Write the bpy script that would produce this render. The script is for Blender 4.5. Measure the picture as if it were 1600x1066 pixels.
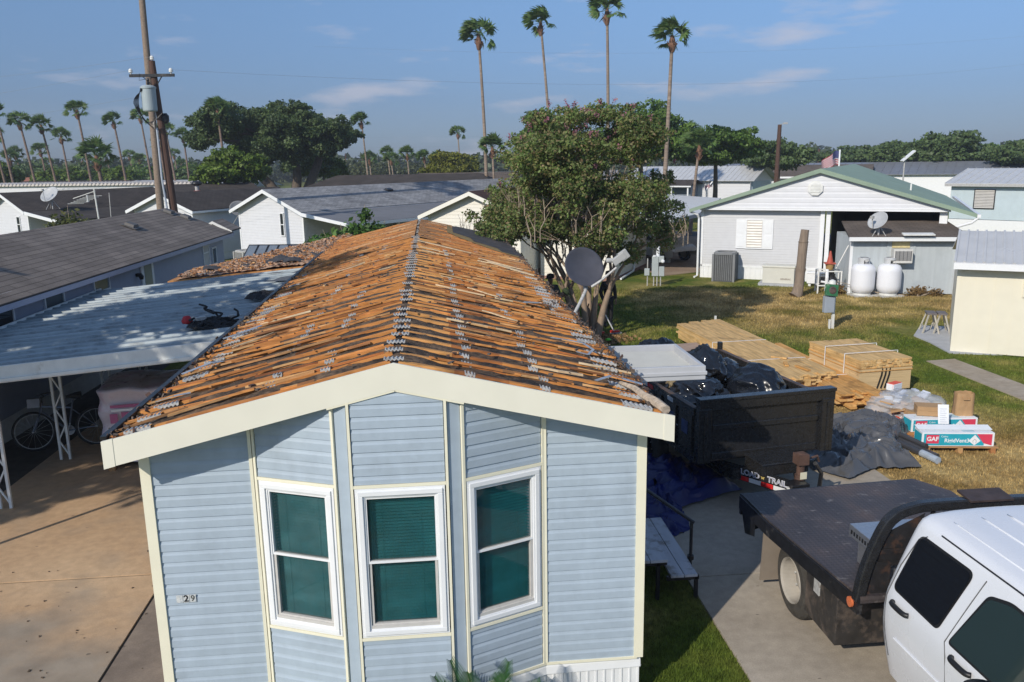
import bpy, bmesh, math, random
import numpy as np
from mathutils import Vector, Matrix, noise as mnoise
R = math.radians
for o in list(bpy.data.objects): bpy.data.objects.remove(o)
S = bpy.context.scene
COL = S.collection
random.seed(7)
# ------------------------------------------------------------------ camera
YAW, PITCH, ROLL, FPX = 0.0930, 0.2151, -0.0166, 1297.4
CAM = Vector((0.3443, -6.8222, 5.0412))
cy_, sy_, cp_, sp_ = math.cos(YAW), math.sin(YAW), math.cos(PITCH), math.sin(PITCH)
Fv = Vector((sy_*cp_, cy_*cp_, -sp_)); Rv0 = Vector((cy_, -sy_, 0)); Uv0 = Rv0.cross(Fv)
Rv = Rv0*math.cos(ROLL)+Uv0*math.sin(ROLL); Uv = -Rv0*math.sin(ROLL)+Uv0*math.cos(ROLL)
cam = bpy.data.cameras.new('camera'); camo = bpy.data.objects.new('camera', cam); COL.objects.link(camo)
cam.sensor_width = 36; cam.lens = FPX/1600*36; cam.clip_start = .05; cam.clip_end = 4000
camo.matrix_world = Matrix(((Rv.x, Uv.x, -Fv.x, CAM.x), (Rv.y, Uv.y, -Fv.y, CAM.y), (Rv.z, Uv.z, -Fv.z, CAM.z), (0, 0, 0, 1)))
S.camera = camo
# ------------------------------------------------------------------ light
SUN_AZ, SUN_EL = R(41+180), R(31.5)      # bearing of the sun itself (clockwise from +Y)
sun = bpy.data.lights.new('sun', 'SUN'); suno = bpy.data.objects.new('sun', sun); COL.objects.link(suno)
sun.energy = 3.3; sun.angle = R(.5); sun.color = (1.0, .93, .82)
sdir = Vector((math.sin(SUN_AZ)*math.cos(SUN_EL), math.cos(SUN_AZ)*math.cos(SUN_EL), math.sin(SUN_EL)))
suno.rotation_euler = sdir.to_track_quat('Z', 'Y').to_euler()
W = bpy.data.worlds.new('World'); S.world = W; W.use_nodes = True
nt = W.node_tree; nt.nodes.clear()
wo = nt.nodes.new('ShaderNodeOutputWorld'); bg = nt.nodes.new('ShaderNodeBackground')
sky = nt.nodes.new('ShaderNodeTexSky'); sky.sky_type = 'NISHITA'; sky.sun_disc = False
sky.sun_elevation = SUN_EL; sky.sun_rotation = SUN_AZ; sky.air_density = 1.0; sky.dust_density = .35; sky.ozone_density = 3.0; sky.altitude = 0
bg.inputs[1].default_value = .15
tc = nt.nodes.new('ShaderNodeTexCoord'); mp = nt.nodes.new('ShaderNodeMapping'); mp.inputs['Scale'].default_value = (3.2, 3.2, 15)
mp.inputs['Location'].default_value = (3.1, .4, 0.35)
cn = nt.nodes.new('ShaderNodeTexNoise'); cn.inputs['Scale'].default_value = 1.7; cn.inputs['Detail'].default_value = 6; cn.inputs['Roughness'].default_value = .55
cr = nt.nodes.new('ShaderNodeValToRGB'); cr.color_ramp.elements[0].position = .56; cr.color_ramp.elements[1].position = .70
cr.color_ramp.elements[1].color = (.62, .62, .62, 1)
mx = nt.nodes.new('ShaderNodeMixRGB'); mx.inputs[2].default_value = (3.4, 3.4, 3.9, 1)
tint = nt.nodes.new('ShaderNodeMixRGB'); tint.blend_type = 'MULTIPLY'; tint.inputs[0].default_value = 1; tint.inputs[2].default_value = (1.08, .90, .98, 1)
L_ = nt.links.new
L_(tc.outputs['Generated'], mp.inputs[0]); L_(mp.outputs[0], cn.inputs['Vector']); L_(cn.outputs[0], cr.inputs[0])
L_(cr.outputs[0], mx.inputs[0]); sg = nt.nodes.new('ShaderNodeSeparateXYZ'); L_(tc.outputs['Generated'], sg.inputs[0]); gr = nt.nodes.new('ShaderNodeValToRGB'); L_(sg.outputs[2], gr.inputs[0])
ge = gr.color_ramp.elements; ge[0].position = 0; ge[0].color = (.20, .262, .45, 1); ge[1].position = 1; ge[1].color = (1, .98, .94, 1)
for p_, c_ in ((.07, (.25, .308, .46)), (.2, (.45, .52, .62)), (.4, (.78, .82, .84))):
    e_ = ge.new(p_); e_.color = (*c_, 1)
L_(gr.outputs[0], tint.inputs[2]); L_(sky.outputs[0], tint.inputs[1]); L_(tint.outputs[0], mx.inputs[1]); L_(mx.outputs[0], bg.inputs[0]); L_(bg.outputs[0], wo.inputs[0])
S.view_settings.view_transform = 'Standard'; S.view_settings.look = 'None'; S.view_settings.exposure = .22; S.view_settings.gamma = 1

# ------------------------------------------------------------------ helpers
class MB:
    """collects geometry, links it as one mesh object"""
    def __init__(s): s.v = []; s.f = []; s.m = []; s.uv = []
    def face(s, pts, m=0, uv=None):
        b = len(s.v); s.v += [tuple(p) for p in pts]; s.f.append(tuple(range(b, b+len(pts)))); s.m.append(m)
        s.uv.append(uv if uv else [(0, 0)]*len(pts))
    def box(s, c, d, rot=None, m=0, taper=1.0):
        c = Vector(c); x, y, z = d[0]/2, d[1]/2, d[2]/2; P = []
        for sz in (-1, 1):
            k = taper if sz > 0 else 1
            for sx, sy in ((-1, -1), (1, -1), (1, 1), (-1, 1)):
                p = Vector((sx*x*k, sy*y*k, sz*z))
                if rot is not None: p = rot @ p
                P.append(c+p)
        b = len(s.v); s.v += [tuple(p) for p in P]
        for f in ((3, 2, 1, 0), (4, 5, 6, 7), (0, 1, 5, 4), (1, 2, 6, 5), (2, 3, 7, 6), (3, 0, 4, 7)):
            s.f.append(tuple(b+i for i in f)); s.m.append(m); s.uv.append([(0, 0), (1, 0), (1, 1), (0, 1)])
    def bb(s, x0, x1, y0, y1, z0, z1, m=0): s.box(((x0+x1)/2, (y0+y1)/2, (z0+z1)/2), (abs(x1-x0), abs(y1-y0), abs(z1-z0)), m=m)
    def bar(s, p0, p1, w, h, m=0, up=(0, 0, 1), roll=0):
        p0 = Vector(p0); p1 = Vector(p1); d = p1-p0; L = d.length
        if L < 1e-6: return
        y = d/L; u = Vector(up)
        if abs(y.dot(u)) > .98: u = Vector((1, 0, 0))
        x = y.cross(u).normalized(); z = x.cross(y)
        rot = Matrix((x, y, z)).transposed()
        if roll: rot = rot @ Matrix.Rotation(roll, 3, 'Y')
        s.box((p0+p1)/2, (w, L, h), rot, m)
    def tube(s, pts, r, n=8, m=0, cap=True, ph=0):
        pts = [Vector(p) for p in pts]; rr = r if isinstance(r, (list, tuple)) else [r]*len(pts)
        b = len(s.v); px = None
        for i, p in enumerate(pts):
            d = (pts[min(i+1, len(pts)-1)]-pts[max(i-1, 0)])
            d = d.normalized() if d.length > 1e-9 else Vector((0, 0, 1))
            if px is None:
                a = Vector((1, 0, 0)) if abs(d.x) < .8 else Vector((0, 1, 0)); px = d.cross(a).normalized()
            else: px = (px-d*px.dot(d)).normalized()
            py = d.cross(px)
            for k in range(n):
                a = 2*math.pi*k/n+ph; s.v.append(tuple(p+(px*math.cos(a)+py*math.sin(a))*rr[i]))
        for i in range(len(pts)-1):
            for k in range(n):
                k2 = (k+1) % n; s.f.append((b+i*n+k, b+i*n+k2, b+(i+1)*n+k2, b+(i+1)*n+k)); s.m.append(m)
                s.uv.append([(k/n, i), ((k+1)/n, i), ((k+1)/n, i+1), (k/n, i+1)])
        if cap:
            for f in (tuple(b+k for k in reversed(range(n))), tuple(b+(len(pts)-1)*n+k for k in range(n))):
                s.f.append(f); s.m.append(m); s.uv.append([(0, 0)]*n)
    def lathe(s, prof, n=24, m=0, c=(0, 0, 0), sx=1, sy=1, rot=None, cap=True):
        c = Vector(c); b = len(s.v)
        for r, z in prof:
            for k in range(n):
                a = 2*math.pi*k/n; p = Vector((r*math.cos(a)*sx, r*math.sin(a)*sy, z))
                if rot is not None: p = rot @ p
                s.v.append(tuple(c+p))
        for i in range(len(prof)-1):
            for k in range(n):
                k2 = (k+1) % n; s.f.append((b+i*n+k, b+i*n+k2, b+(i+1)*n+k2, b+(i+1)*n+k)); s.m.append(m); s.uv.append([(0, 0)]*4)
        for f in (tuple(b+k for k in reversed(range(n))), tuple(b+(len(prof)-1)*n+k for k in range(n))) if cap else ():
            s.f.append(f); s.m.append(m); s.uv.append([(0, 0)]*n)
    def prism(s, poly, fn, d, m=0):
        """poly (a,b) list; fn(a,b,t) -> point; extruded t 0..d"""
        n = len(poly); A = [fn(a, b, 0) for a, b in poly]; B = [fn(a, b, d) for a, b in poly]
        s.face(A, m); s.face(B[::-1], m)
        for i in range(n):
            j = (i+1) % n; s.face([A[j], A[i], B[i], B[j]], m)
    def build(s, name, mats, parent=None, smooth=False, loc=None, bevel=0, rotz=0):
        me = bpy.data.meshes.new(name); me.from_pydata([tuple(v) for v in s.v], [], s.f)
        if not isinstance(mats, (list, tuple)): mats = [mats]
        for mm in mats: me.materials.append(mm)
        me.polygons.foreach_set('material_index', s.m)
        ul = me.uv_layers.new(name='UVMap'); flat = []
        for u in s.uv:
            for q in u: flat += [q[0], q[1]]
        ul.data.foreach_set('uv', flat)
        if smooth:
            me.polygons.foreach_set('use_smooth', [True]*len(me.polygons))
        me.update(); o = bpy.data.objects.new(name, me); COL.objects.link(o)
        if parent: o.parent = parent
        if loc: o.location = loc
        if rotz: o.rotation_euler.z = rotz
        if bevel:
            b = o.modifiers.new('bevel', 'BEVEL'); b.width = bevel; b.segments = 2; b.limit_method = 'ANGLE'; b.angle_limit = R(35)
            w = o.modifiers.new('wn', 'WEIGHTED_NORMAL') if smooth else None
        return o
def split(mb, name, mats, parent=None):
    """one object for every separate piece"""
    key = {}; par = {}
    def find(a):
        while par[a] != a: par[a] = par[par[a]]; a = par[a]
        return a
    vid = []
    for v in mb.v:
        k = (round(v[0], 4), round(v[1], 4), round(v[2], 4)); key.setdefault(k, len(key)); vid.append(key[k]); par.setdefault(key[k], key[k])
    for f in mb.f:
        r0 = find(vid[f[0]])
        for i in f[1:]: par[find(vid[i])] = r0; r0 = find(r0)
    groups = {}
    for j, f in enumerate(mb.f): groups.setdefault(find(vid[f[0]]), []).append(j)
    out = []
    for js in groups.values():
        p = MB()
        for j in js: p.face([mb.v[i] for i in mb.f[j]], mb.m[j], mb.uv[j])
        out.append(p.build(name, mats, parent))
    return out
def tag(o, label=None, cat=None, group=None, kind=None):
    if label: o['label'] = label
    if cat: o['category'] = cat
    if group: o['group'] = group
    if kind: o['kind'] = kind
    return o
def thing(name, label, cat, loc=(0, 0, 0), rz=0, group=None):
    o = bpy.data.objects.new(name, None); COL.objects.link(o); o.location = loc; o.rotation_euler.z = rz
    o.empty_display_size = .3
    return tag(o, label, cat, group)
def copy_tree(o, parent=None):
    c = o.copy(); COL.objects.link(c); c.parent = parent
    for ch in list(o.children): copy_tree(ch, c)
    return c
def fastmesh(name, V, F, mats, parent=None, mi=None, smooth=False):
    me = bpy.data.meshes.new(name); V = np.asarray(V, np.float32); F = np.asarray(F, np.int32); k = F.shape[1]
    me.vertices.add(len(V)); me.vertices.foreach_set('co', V.ravel())
    me.loops.add(F.size); me.loops.foreach_set('vertex_index', F.ravel())
    me.polygons.add(len(F)); me.polygons.foreach_set('loop_start', np.arange(0, F.size, k, dtype=np.int32))
    me.polygons.foreach_set('loop_total', np.full(len(F), k, np.int32))
    if not isinstance(mats, (list, tuple)): mats = [mats]
    for m in mats: me.materials.append(m)
    if mi is not None: me.polygons.foreach_set('material_index', np.asarray(mi, np.int32))
    if smooth: me.polygons.foreach_set('use_smooth', np.ones(len(F), bool))
    me.update(calc_edges=True); me.validate()
    o = bpy.data.objects.new(name, me); COL.objects.link(o)
    if parent: o.parent = parent
    return o
def grid(name, nu, nv, fn, mats, parent=None, smooth=True, mfn=None):
    V = [fn(i/(nu-1), j/(nv-1)) for j in range(nv) for i in range(nu)]
    F = [(j*nu+i, j*nu+i+1, (j+1)*nu+i+1, (j+1)*nu+i) for j in range(nv-1) for i in range(nu-1)]
    mi = [mfn((i+.5)/(nu-1), (j+.5)/(nv-1)) for j in range(nv-1) for i in range(nu-1)] if mfn else None
    return fastmesh(name, V, F, mats, parent, mi, smooth)

# ------------------------------------------------------------------ materials
def newmat(name):
    m = bpy.data.materials.new(name); m.use_nodes = True; t = m.node_tree; b = t.nodes['Principled BSDF']; return m, t, b
def nz(t, scale, detail=4, coord='Object', stretch=None, rough=.55):
    c = t.nodes.new('ShaderNodeTexCoord'); n = t.nodes.new('ShaderNodeTexNoise'); n.inputs['Scale'].default_value = scale
    n.inputs['Detail'].default_value = detail; n.inputs['Roughness'].default_value = rough
    src = c.outputs[coord]
    if coord == 'World':
        pass
    if stretch:
        mp = t.nodes.new('ShaderNodeMapping'); mp.inputs['Scale'].default_value = stretch; t.links.new(src, mp.inputs[0]); src = mp.outputs[0]
    t.links.new(src, n.inputs['Vector']); return n.outputs[0]
def wnz(t, scale, detail=4, off=(0, 0, 0), stretch=(1, 1, 1)):
    g = t.nodes.new('ShaderNodeNewGeometry'); mp = t.nodes.new('ShaderNodeMapping'); mp.inputs['Location'].default_value = off; mp.inputs['Scale'].default_value = stretch
    n = t.nodes.new('ShaderNodeTexNoise'); n.inputs['Scale'].default_value = scale; n.inputs['Detail'].default_value = detail
    t.links.new(g.outputs['Position'], mp.inputs[0]); t.links.new(mp.outputs[0], n.inputs['Vector']); return n.outputs[0]
def ramp(t, src, stops):
    r = t.nodes.new('ShaderNodeValToRGB'); e = r.color_ramp.elements
    while len(e) < len(stops): e.new(.5)
    for k, (p, c) in enumerate(stops):
        e[k].position = p; e[k].color = (*c, 1) if isinstance(c, tuple) else (c, c, c, 1)
    t.links.new(src, r.inputs[0]); return r.outputs[0]
def mixc(t, a, b, f, mode='MIX'):
    m = t.nodes.new('ShaderNodeMixRGB'); m.blend_type = mode
    for i, v in ((0, f), (1, a), (2, b)):
        if isinstance(v, (int, float)): m.inputs[i].default_value = v if i == 0 else (v, v, v, 1)
        elif isinstance(v, tuple): m.inputs[i].default_value = (*v, 1)
        else: t.links.new(v, m.inputs[i])
    return m.outputs[0]
def mth(t, op, a, b=None):
    m = t.nodes.new('ShaderNodeMath'); m.operation = op
    for i, v in ((0, a), (1, b)):
        if v is None: continue
        if isinstance(v, (int, float)): m.inputs[i].default_value = v
        else: t.links.new(v, m.inputs[i])
    return m.outputs[0]
def bump(t, b, h, strength=.3, dist=.01):
    n = t.nodes.new('ShaderNodeBump'); n.inputs['Strength'].default_value = strength; n.inputs['Distance'].default_value = dist
    t.links.new(h, n.inputs['Height']); t.links.new(n.outputs[0], b.inputs['Normal'])
MC = {}
def P(name, col, rough=.6, var=.12, scale=6, metal=0, bmp=0, bscale=40, dirt=None, dscale=2.5, dthr=.6, stretch=None, spec=.5, coat=0):
    """painted / plain surface with slight mottling, optional dirt colour in patches"""
    if name in MC: return MC[name]
    m, t, b = newmat(name); n = nz(t, scale, 5, stretch=stretch)
    lo = tuple(max(0, c*(1-var)) for c in col); hi = tuple(min(1, c*(1+var)) for c in col)
    c = ramp(t, n, [(.3, lo), (.7, hi)])
    if dirt:
        d = nz(t, dscale, 8, rough=.7); c = mixc(t, c, dirt, ramp(t, d, [(dthr-.08, 0.), (dthr+.1, 1.)]))
    t.links.new(c, b.inputs['Base Color']); b.inputs['Metallic'].default_value = metal; b.inputs['Specular IOR Level'].default_value = spec
    rr = ramp(t, nz(t, scale*1.7, 4), [(.3, max(0, rough-.08)), (.7, min(1, rough+.08))]); t.links.new(rr, b.inputs['Roughness'])
    if coat: b.inputs['Coat Weight'].default_value = coat; b.inputs['Coat Roughness'].default_value = .08
    if bmp: bump(t, b, nz(t, bscale, 6), bmp, .01)
    MC[name] = m; return m
def shingle(name, c1, c2, row=.14, wid=.33, mort=.45):
    m, t, b = newmat(name); u = t.nodes.new('ShaderNodeUVMap'); br = t.nodes.new('ShaderNodeTexBrick')
    br.inputs['Scale'].default_value = 1; br.inputs['Brick Width'].default_value = wid; br.inputs['Row Height'].default_value = row
    br.inputs['Mortar Size'].default_value = .014; br.inputs['Mortar Smooth'].default_value = .3; br.inputs['Bias'].default_value = 0
    br.inputs['Color1'].default_value = (*c1, 1); br.inputs['Color2'].default_value = (*c2, 1); br.inputs['Mortar'].default_value = (*[c*mort for c in c1], 1)
    t.links.new(u.outputs[0], br.inputs['Vector'])
    c = mixc(t, br.outputs[0], ramp(t, nz(t, 1.2, 6), [(.3, .72), (.7, 1.2)]), 1., 'MULTIPLY')
    c = mixc(t, c, ramp(t, nz(t, 60, 3), [(.3, .75), (.7, 1.25)]), .8, 'MULTIPLY')
    t.links.new(c, b.inputs['Base Color']); b.inputs['Roughness'].default_value = .95; b.inputs['Specular IOR Level'].default_value = .2
    bump(t, b, br.outputs['Fac'], -.5, .01); return m
def glass(name, col, rough=.05):
    m, t, b = newmat(name); b.inputs['Base Color'].default_value = (*col, 1); b.inputs['Roughness'].default_value = rough
    b.inputs['Specular IOR Level'].default_value = .6; return m
def leafmat(name, cols, trans=.25, rough=.5):
    """foliage: colour per leaf island"""
    m, t, b = newmat(name); g = t.nodes.new('ShaderNodeNewGeometry'); k = len(cols)
    c = ramp(t, g.outputs['Random Per Island'], [(i/(k-1) if k > 1 else 0, cc) for i, cc in enumerate(cols)])
    big = wnz(t, .9, 2); c = mixc(t, c, ramp(t, big, [(.35, .75), (.65, 1.25)]), 1., 'MULTIPLY')
    t.links.new(c, b.inputs['Base Color']); b.inputs['Roughness'].default_value = rough; b.inputs['Specular IOR Level'].default_value = .3
    tr = t.nodes.new('ShaderNodeBsdfTranslucent'); t.links.new(c, tr.inputs[0]); ad = t.nodes.new('ShaderNodeMixShader'); ad.inputs[0].default_value = trans
    t.links.new(b.outputs[0], ad.inputs[1]); t.links.new(tr.outputs[0], ad.inputs[2]); t.links.new(ad.outputs[0], t.nodes['Material Output'].inputs[0]); return m
def wood(name, cols, stretch=(1, 14, 14), scale=3, rough=.75):
    m, t, b = newmat(name); g = t.nodes.new('ShaderNodeNewGeometry')
    isl = ramp(t, g.outputs['Random Per Island'], [(i/(len(cols)-1), c) for i, c in enumerate(cols)])
    n = nz(t, scale, 6, stretch=stretch); c = mixc(t, isl, ramp(t, n, [(.3, .62), (.65, 1.2)]), .85, 'MULTIPLY')
    k = nz(t, 1.7, 5); c = mixc(t, c, (.055, .03, .018), ramp(t, k, [(.6, 0.), (.78, .75)]))
    t.links.new(c, b.inputs['Base Color']); b.inputs['Roughness'].default_value = rough; b.inputs['Specular IOR Level'].default_value = .2
    bump(t, b, n, .3, .006); return m

m_siding = P('blue_vinyl_siding', (.39, .465, .54), .55, .04, 9, dirt=(.33, .39, .45), dscale=1.3, dthr=.62)
t = m_siding.node_tree; b = t.nodes['Principled BSDF']; lk = b.inputs['Base Color'].links[0].from_socket
t.links.new(mixc(t, mixc(t, lk, ramp(t, nz(t, 1.1, 7, stretch=(3.5, 3.5, .5), rough=.7), [(.3, .93), (.7, 1.04)]), 1., 'MULTIPLY'), ramp(t, nz(t, 2.6, 3, stretch=(.25, .25, 3.8)), [(.35, .97), (.65, 1.02)]), 1., 'MULTIPLY'), b.inputs['Base Color'])
m_cream = P('cream_paint', (.83, .79, .62), .45, .03, 5, dirt=(.66, .61, .47), dscale=3, dthr=.72)
m_white = P('white_vinyl', (.80, .81, .82), .4, .03, 6)
m_whited = P('weathered_white', (.72, .72, .69), .55, .08, 5, dirt=(.45, .42, .36), dscale=3, dthr=.66)
m_sill = P('grey_sill', (.55, .53, .5), .5, .1, 9)
m_galv = P('galvanised_steel', (.46, .455, .44), .55, .2, 30, metal=.1, dirt=(.16, .12, .09), dscale=14, dthr=.62)
m_black = P('black_paint', (.014, .014, .016), .38, .3, 12, dirt=(.09, .085, .08), dscale=6, dthr=.66)
m_blackm = P('black_steel', (.020, .020, .021), .26, .2, 14, dirt=(.055, .05, .05), dscale=22, dthr=.68, spec=.6)
m_rust = P('rusty_steel', (.10, .055, .04), .8, .35, 12)
m_conc = None
def concrete(name, base, stains, scale=.55, greyfront=False):
    m, t, b = newmat(name)
    c = ramp(t, wnz(t, scale, 8), [(.34, stains[0]), (.5, base), (.66, stains[1])])
    c = mixc(t, c, ramp(t, wnz(t, 9, 8), [(.3, .88), (.7, 1.08)]), 1., 'MULTIPLY')
    c = mixc(t, c, ramp(t, wnz(t, 70, 3), [(.3, .9), (.7, 1.1)]), 1., 'MULTIPLY')
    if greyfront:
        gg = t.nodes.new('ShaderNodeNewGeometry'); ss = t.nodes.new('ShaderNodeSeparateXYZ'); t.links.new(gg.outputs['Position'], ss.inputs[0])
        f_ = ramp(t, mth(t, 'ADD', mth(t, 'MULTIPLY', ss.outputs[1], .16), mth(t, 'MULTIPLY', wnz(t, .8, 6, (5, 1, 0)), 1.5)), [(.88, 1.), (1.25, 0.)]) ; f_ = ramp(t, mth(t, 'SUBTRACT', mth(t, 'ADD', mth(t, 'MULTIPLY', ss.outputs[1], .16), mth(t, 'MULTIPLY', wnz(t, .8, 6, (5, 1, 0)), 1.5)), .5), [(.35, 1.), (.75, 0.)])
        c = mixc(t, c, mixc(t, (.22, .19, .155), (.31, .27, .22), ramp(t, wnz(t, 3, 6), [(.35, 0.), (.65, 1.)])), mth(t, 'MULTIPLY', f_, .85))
    sp = wnz(t, 5.5, 2, (3, 3, 0), (1, 1.8, 1)); c = mixc(t, c, (.06, .05, .045), ramp(t, sp, [(.735, 0.), (.77, .6)]))
    t.links.new(c, b.inputs['Base Color']); b.inputs['Roughness'].default_value = .9; b.inputs['Specular IOR Level'].default_value = .25
    bump(t, b, wnz(t, 45, 6), .15, .01); return m
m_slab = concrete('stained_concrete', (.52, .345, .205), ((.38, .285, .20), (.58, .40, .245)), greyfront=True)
m_slab2 = concrete('grey_brown_concrete', (.235, .185, .145), ((.19, .15, .12), (.28, .22, .17)), 1.3)
m_drive = concrete('pale_concrete', (.40, .345, .275), ((.34, .29, .23), (.45, .39, .32)))
m_path = concrete('path_concrete', (.37, .31, .24), ((.33, .27, .2), (.42, .36, .29)), 1.2)
def grassnodes(t):
    """world-space lawn colour: green near the stacks, dry brown and straw patches"""
    n1 = wnz(t, .16, 5, (11.3, 4.2, 0)); n2 = wnz(t, .9, 6, (2, 7, 0)); n3 = wnz(t, 9, 5)
    green = mixc(t, (.085, .125, .018), (.16, .175, .035), ramp(t, n2, [(.35, 0.), (.65, 1.)]))
    dry = mixc(t, (.23, .14, .05), (.50, .37, .16), ramp(t, n2, [(.3, 0.), (.7, 1.)]))
    g = t.nodes.new('ShaderNodeNewGeometry'); sx = t.nodes.new('ShaderNodeSeparateXYZ'); t.links.new(g.outputs['Position'], sx.inputs[0])
    def band(src, a, b, w):
        up = t.nodes.new('ShaderNodeMapRange'); up.interpolation_type = 'SMOOTHSTEP'; up.inputs[1].default_value = a-w; up.inputs[2].default_value = a+w; t.links.new(src, up.inputs[0])
        dn = t.nodes.new('ShaderNodeMapRange'); dn.interpolation_type = 'SMOOTHSTEP'; dn.inputs[1].default_value = b-w; dn.inputs[2].default_value = b+w; dn.inputs[3].default_value = 1; dn.inputs[4].default_value = 0; t.links.new(src, dn.inputs[0])
        return mth(t, 'MULTIPLY', up.outputs[0], dn.outputs[0])
    X, Y = sx.outputs[0], sx.outputs[1]
    d1 = mth(t, 'MULTIPLY', band(Y, -3, 7.2, 1.2), band(X, 5.5, 30, .6))       # straw by the truck
    d2 = mth(t, 'MULTIPLY', band(Y, 16.6, 24, 1.3), band(X, 8, 24, 2.2))      # brown strip before the green roofed house
    d3 = mth(t, 'MULTIPLY', band(Y, 6.5, 10.5, .8), band(X, 6.3, 10.2, .7))
    dd = mth(t, 'MAXIMUM', mth(t, 'MAXIMUM', d1, mth(t, 'MULTIPLY', d2, .62)), mth(t, 'MULTIPLY', d3, .8))
    f = mth(t, 'ADD', mth(t, 'MULTIPLY', ramp(t, n1, [(.45, 0.), (.62, 1.)]), .3), mth(t, 'ADD', mth(t, 'MULTIPLY', dd, .85), mth(t, 'MULTIPLY', mth(t, 'SUBTRACT', n2, .5), 1.1)))
    f = ramp(t, f, [(.05, 0.), (.8, 1.)])
    c = mixc(t, green, dry, f)
    far = t.nodes.new('ShaderNodeMapRange'); far.inputs[1].default_value = 34; far.inputs[2].default_value = 60; t.links.new(Y, far.inputs[0])
    return mixc(t, c, ramp(t, n3, [(.25, .6), (.75, 1.3)]), 1., 'MULTIPLY')
m_ground, t, b = newmat('lawn_ground'); t.links.new(grassnodes(t), b.inputs['Base Color']); b.inputs['Roughness'].default_value = 1; b.inputs['Specular IOR Level'].default_value = .1
bump(t, b, wnz(t, 28, 6), .6, .03)
m_blade, t, b = newmat('grass_blade'); g = t.nodes.new('ShaderNodeNewGeometry')
c = mixc(t, grassnodes(t), ramp(t, g.outputs['Random Per Island'], [(0, .65), (1, 1.5)]), 1., 'MULTIPLY'); t.links.new(c, b.inputs['Base Color']); b.inputs['Roughness'].default_value = .8; b.inputs['Specular IOR Level'].default_value = .15

# ------------------------------------------------------------------ setting
def plane(name, pts, z, m, thick=0):
    mb = MB()
    if thick:
        mb.prism(pts, lambda a, b, t: (a, b, z-t), thick)
    else: mb.face([(x, y, z) for x, y in pts])
    return tag(mb.build(name, m), kind='structure')
plane('ground', [(-900, -300), (900, -300), (900, 1500), (-900, 1500)], 0, m_ground)
m_dirt = P('dark_soil', (.05, .042, .034), .95, .3, 5, bmp=.5, bscale=15)
plane('soil', [(-8.0, -4), (-6.62, -4), (-6.5, 26), (-7.4, 26)], .008, m_dirt)
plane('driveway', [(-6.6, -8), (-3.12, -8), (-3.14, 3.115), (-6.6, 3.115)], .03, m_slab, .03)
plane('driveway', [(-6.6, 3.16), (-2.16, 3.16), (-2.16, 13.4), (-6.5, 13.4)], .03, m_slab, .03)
plane('soil', [(-6.6, 3.0), (-2.16, 3.0), (-2.16, 3.3), (-6.6, 3.3)], .012, m_dirt); plane('soil', [(-3.2, -8), (-3.02, -8), (-3.02, 3.0), (-3.2, 3.0)], .012, m_dirt)
plane('walkway', [(-3.1, -8), (-2.155, -8), (-2.155, 3.14), (-3.1, 3.14)], .032, m_slab2, .03)
plane('driveway', [(3.31, -9), (7.4, -9), (7.4, 2.2), (3.28, 2.2)], .03, m_drive, .03)
plane('driveway', [(3.28, 2.215), (7.4, 2.215), (7.3, 9), (2.3, 9), (2.3, 3.5), (3.27, 3.5)], .032, m_drive, .03)
plane('path', [(12.38, 3), (13.25, 3), (13.16, 12.13), (12.38, 12.05)], .02, m_path, .02)
plane('shed_pad', [(13.72, 14.85), (14.7, 16.15), (16.5, 15.3), (15.0, 12.9), (18.5, 11.3), (18.4, 11.0), (13.42, 12.72), (13.66, 14.0)], .03, P('pad_concrete', (.42, .43, .45), .9, .1, 3), .03)
m_pink = concrete('carport_slab_concrete', (.33, .25, .19), ((.28, .2, .15), (.38, .29, .22)))
plane('driveway', [(10.3, 28.2), (12.6, 29.3), (20.6, 43.5), (16, 46), (9.2, 33)], .03, m_pink, .03)
m_road = P('asphalt', (.075, .073, .075), .9, .15, 3, bmp=.2)
plane('road', [(10, 46), (70, 16), (73, 21), (13, 52)], .006, m_road)
# grass blades where the lawn is close enough to show them
rng = np.random.default_rng(3)
def blades(n, x0, x1, y0, y1, hmin, hmax, w, skip):
    x = rng.uniform(x0, x1, n); y = rng.uniform(y0, y1, n); k = ~skip(x, y); x = x[k]; y = y[k]; n = len(x)
    h = rng.uniform(hmin, hmax, n); a = rng.uniform(0, 6.283, n); ln = rng.uniform(-.6, .6, (n, 2))*h[:, None]
    V = np.zeros((n, 3, 3), np.float32)
    V[:, 0] = np.c_[x-np.cos(a)*w, y-np.sin(a)*w, np.zeros(n)]; V[:, 1] = np.c_[x+np.cos(a)*w, y+np.sin(a)*w, np.zeros(n)]
    V[:, 2] = np.c_[x+ln[:, 0], y+ln[:, 1], h]; return V.reshape(-1, 3)
sk1 = lambda x, y: (x > 3.28) | (x < 2.2)
V1 = blades(46000, 2.17, 3.3, -3.2, 3.3, .02, .055, .0035, sk1)
sk2 = lambda x, y: (x < 7.45) & (y < 9) | ((x > 12.3) & (x < 13.3) & (y < 12.2)) | ((x > 13.3) & (y > 10.9+(18-x)*.42) & (y < 16.2))
V2 = blades(150000, 5.9, 18, 3.2, 13.5, .02, .06, .006, sk2)
V3 = blades(90000, 3.5, 20, 13.5, 25, .03, .08, .010, lambda x, y: (x < 2.5) | ((x > 13.5) & (y < 16.2)))
V = np.concatenate([V1, V2, V3]); tag(fastmesh('lawn_grass', V, np.arange(len(V)).reshape(-1, 3), m_blade), 'short patchy green and straw coloured lawn grass', 'grass', kind='stuff')
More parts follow.
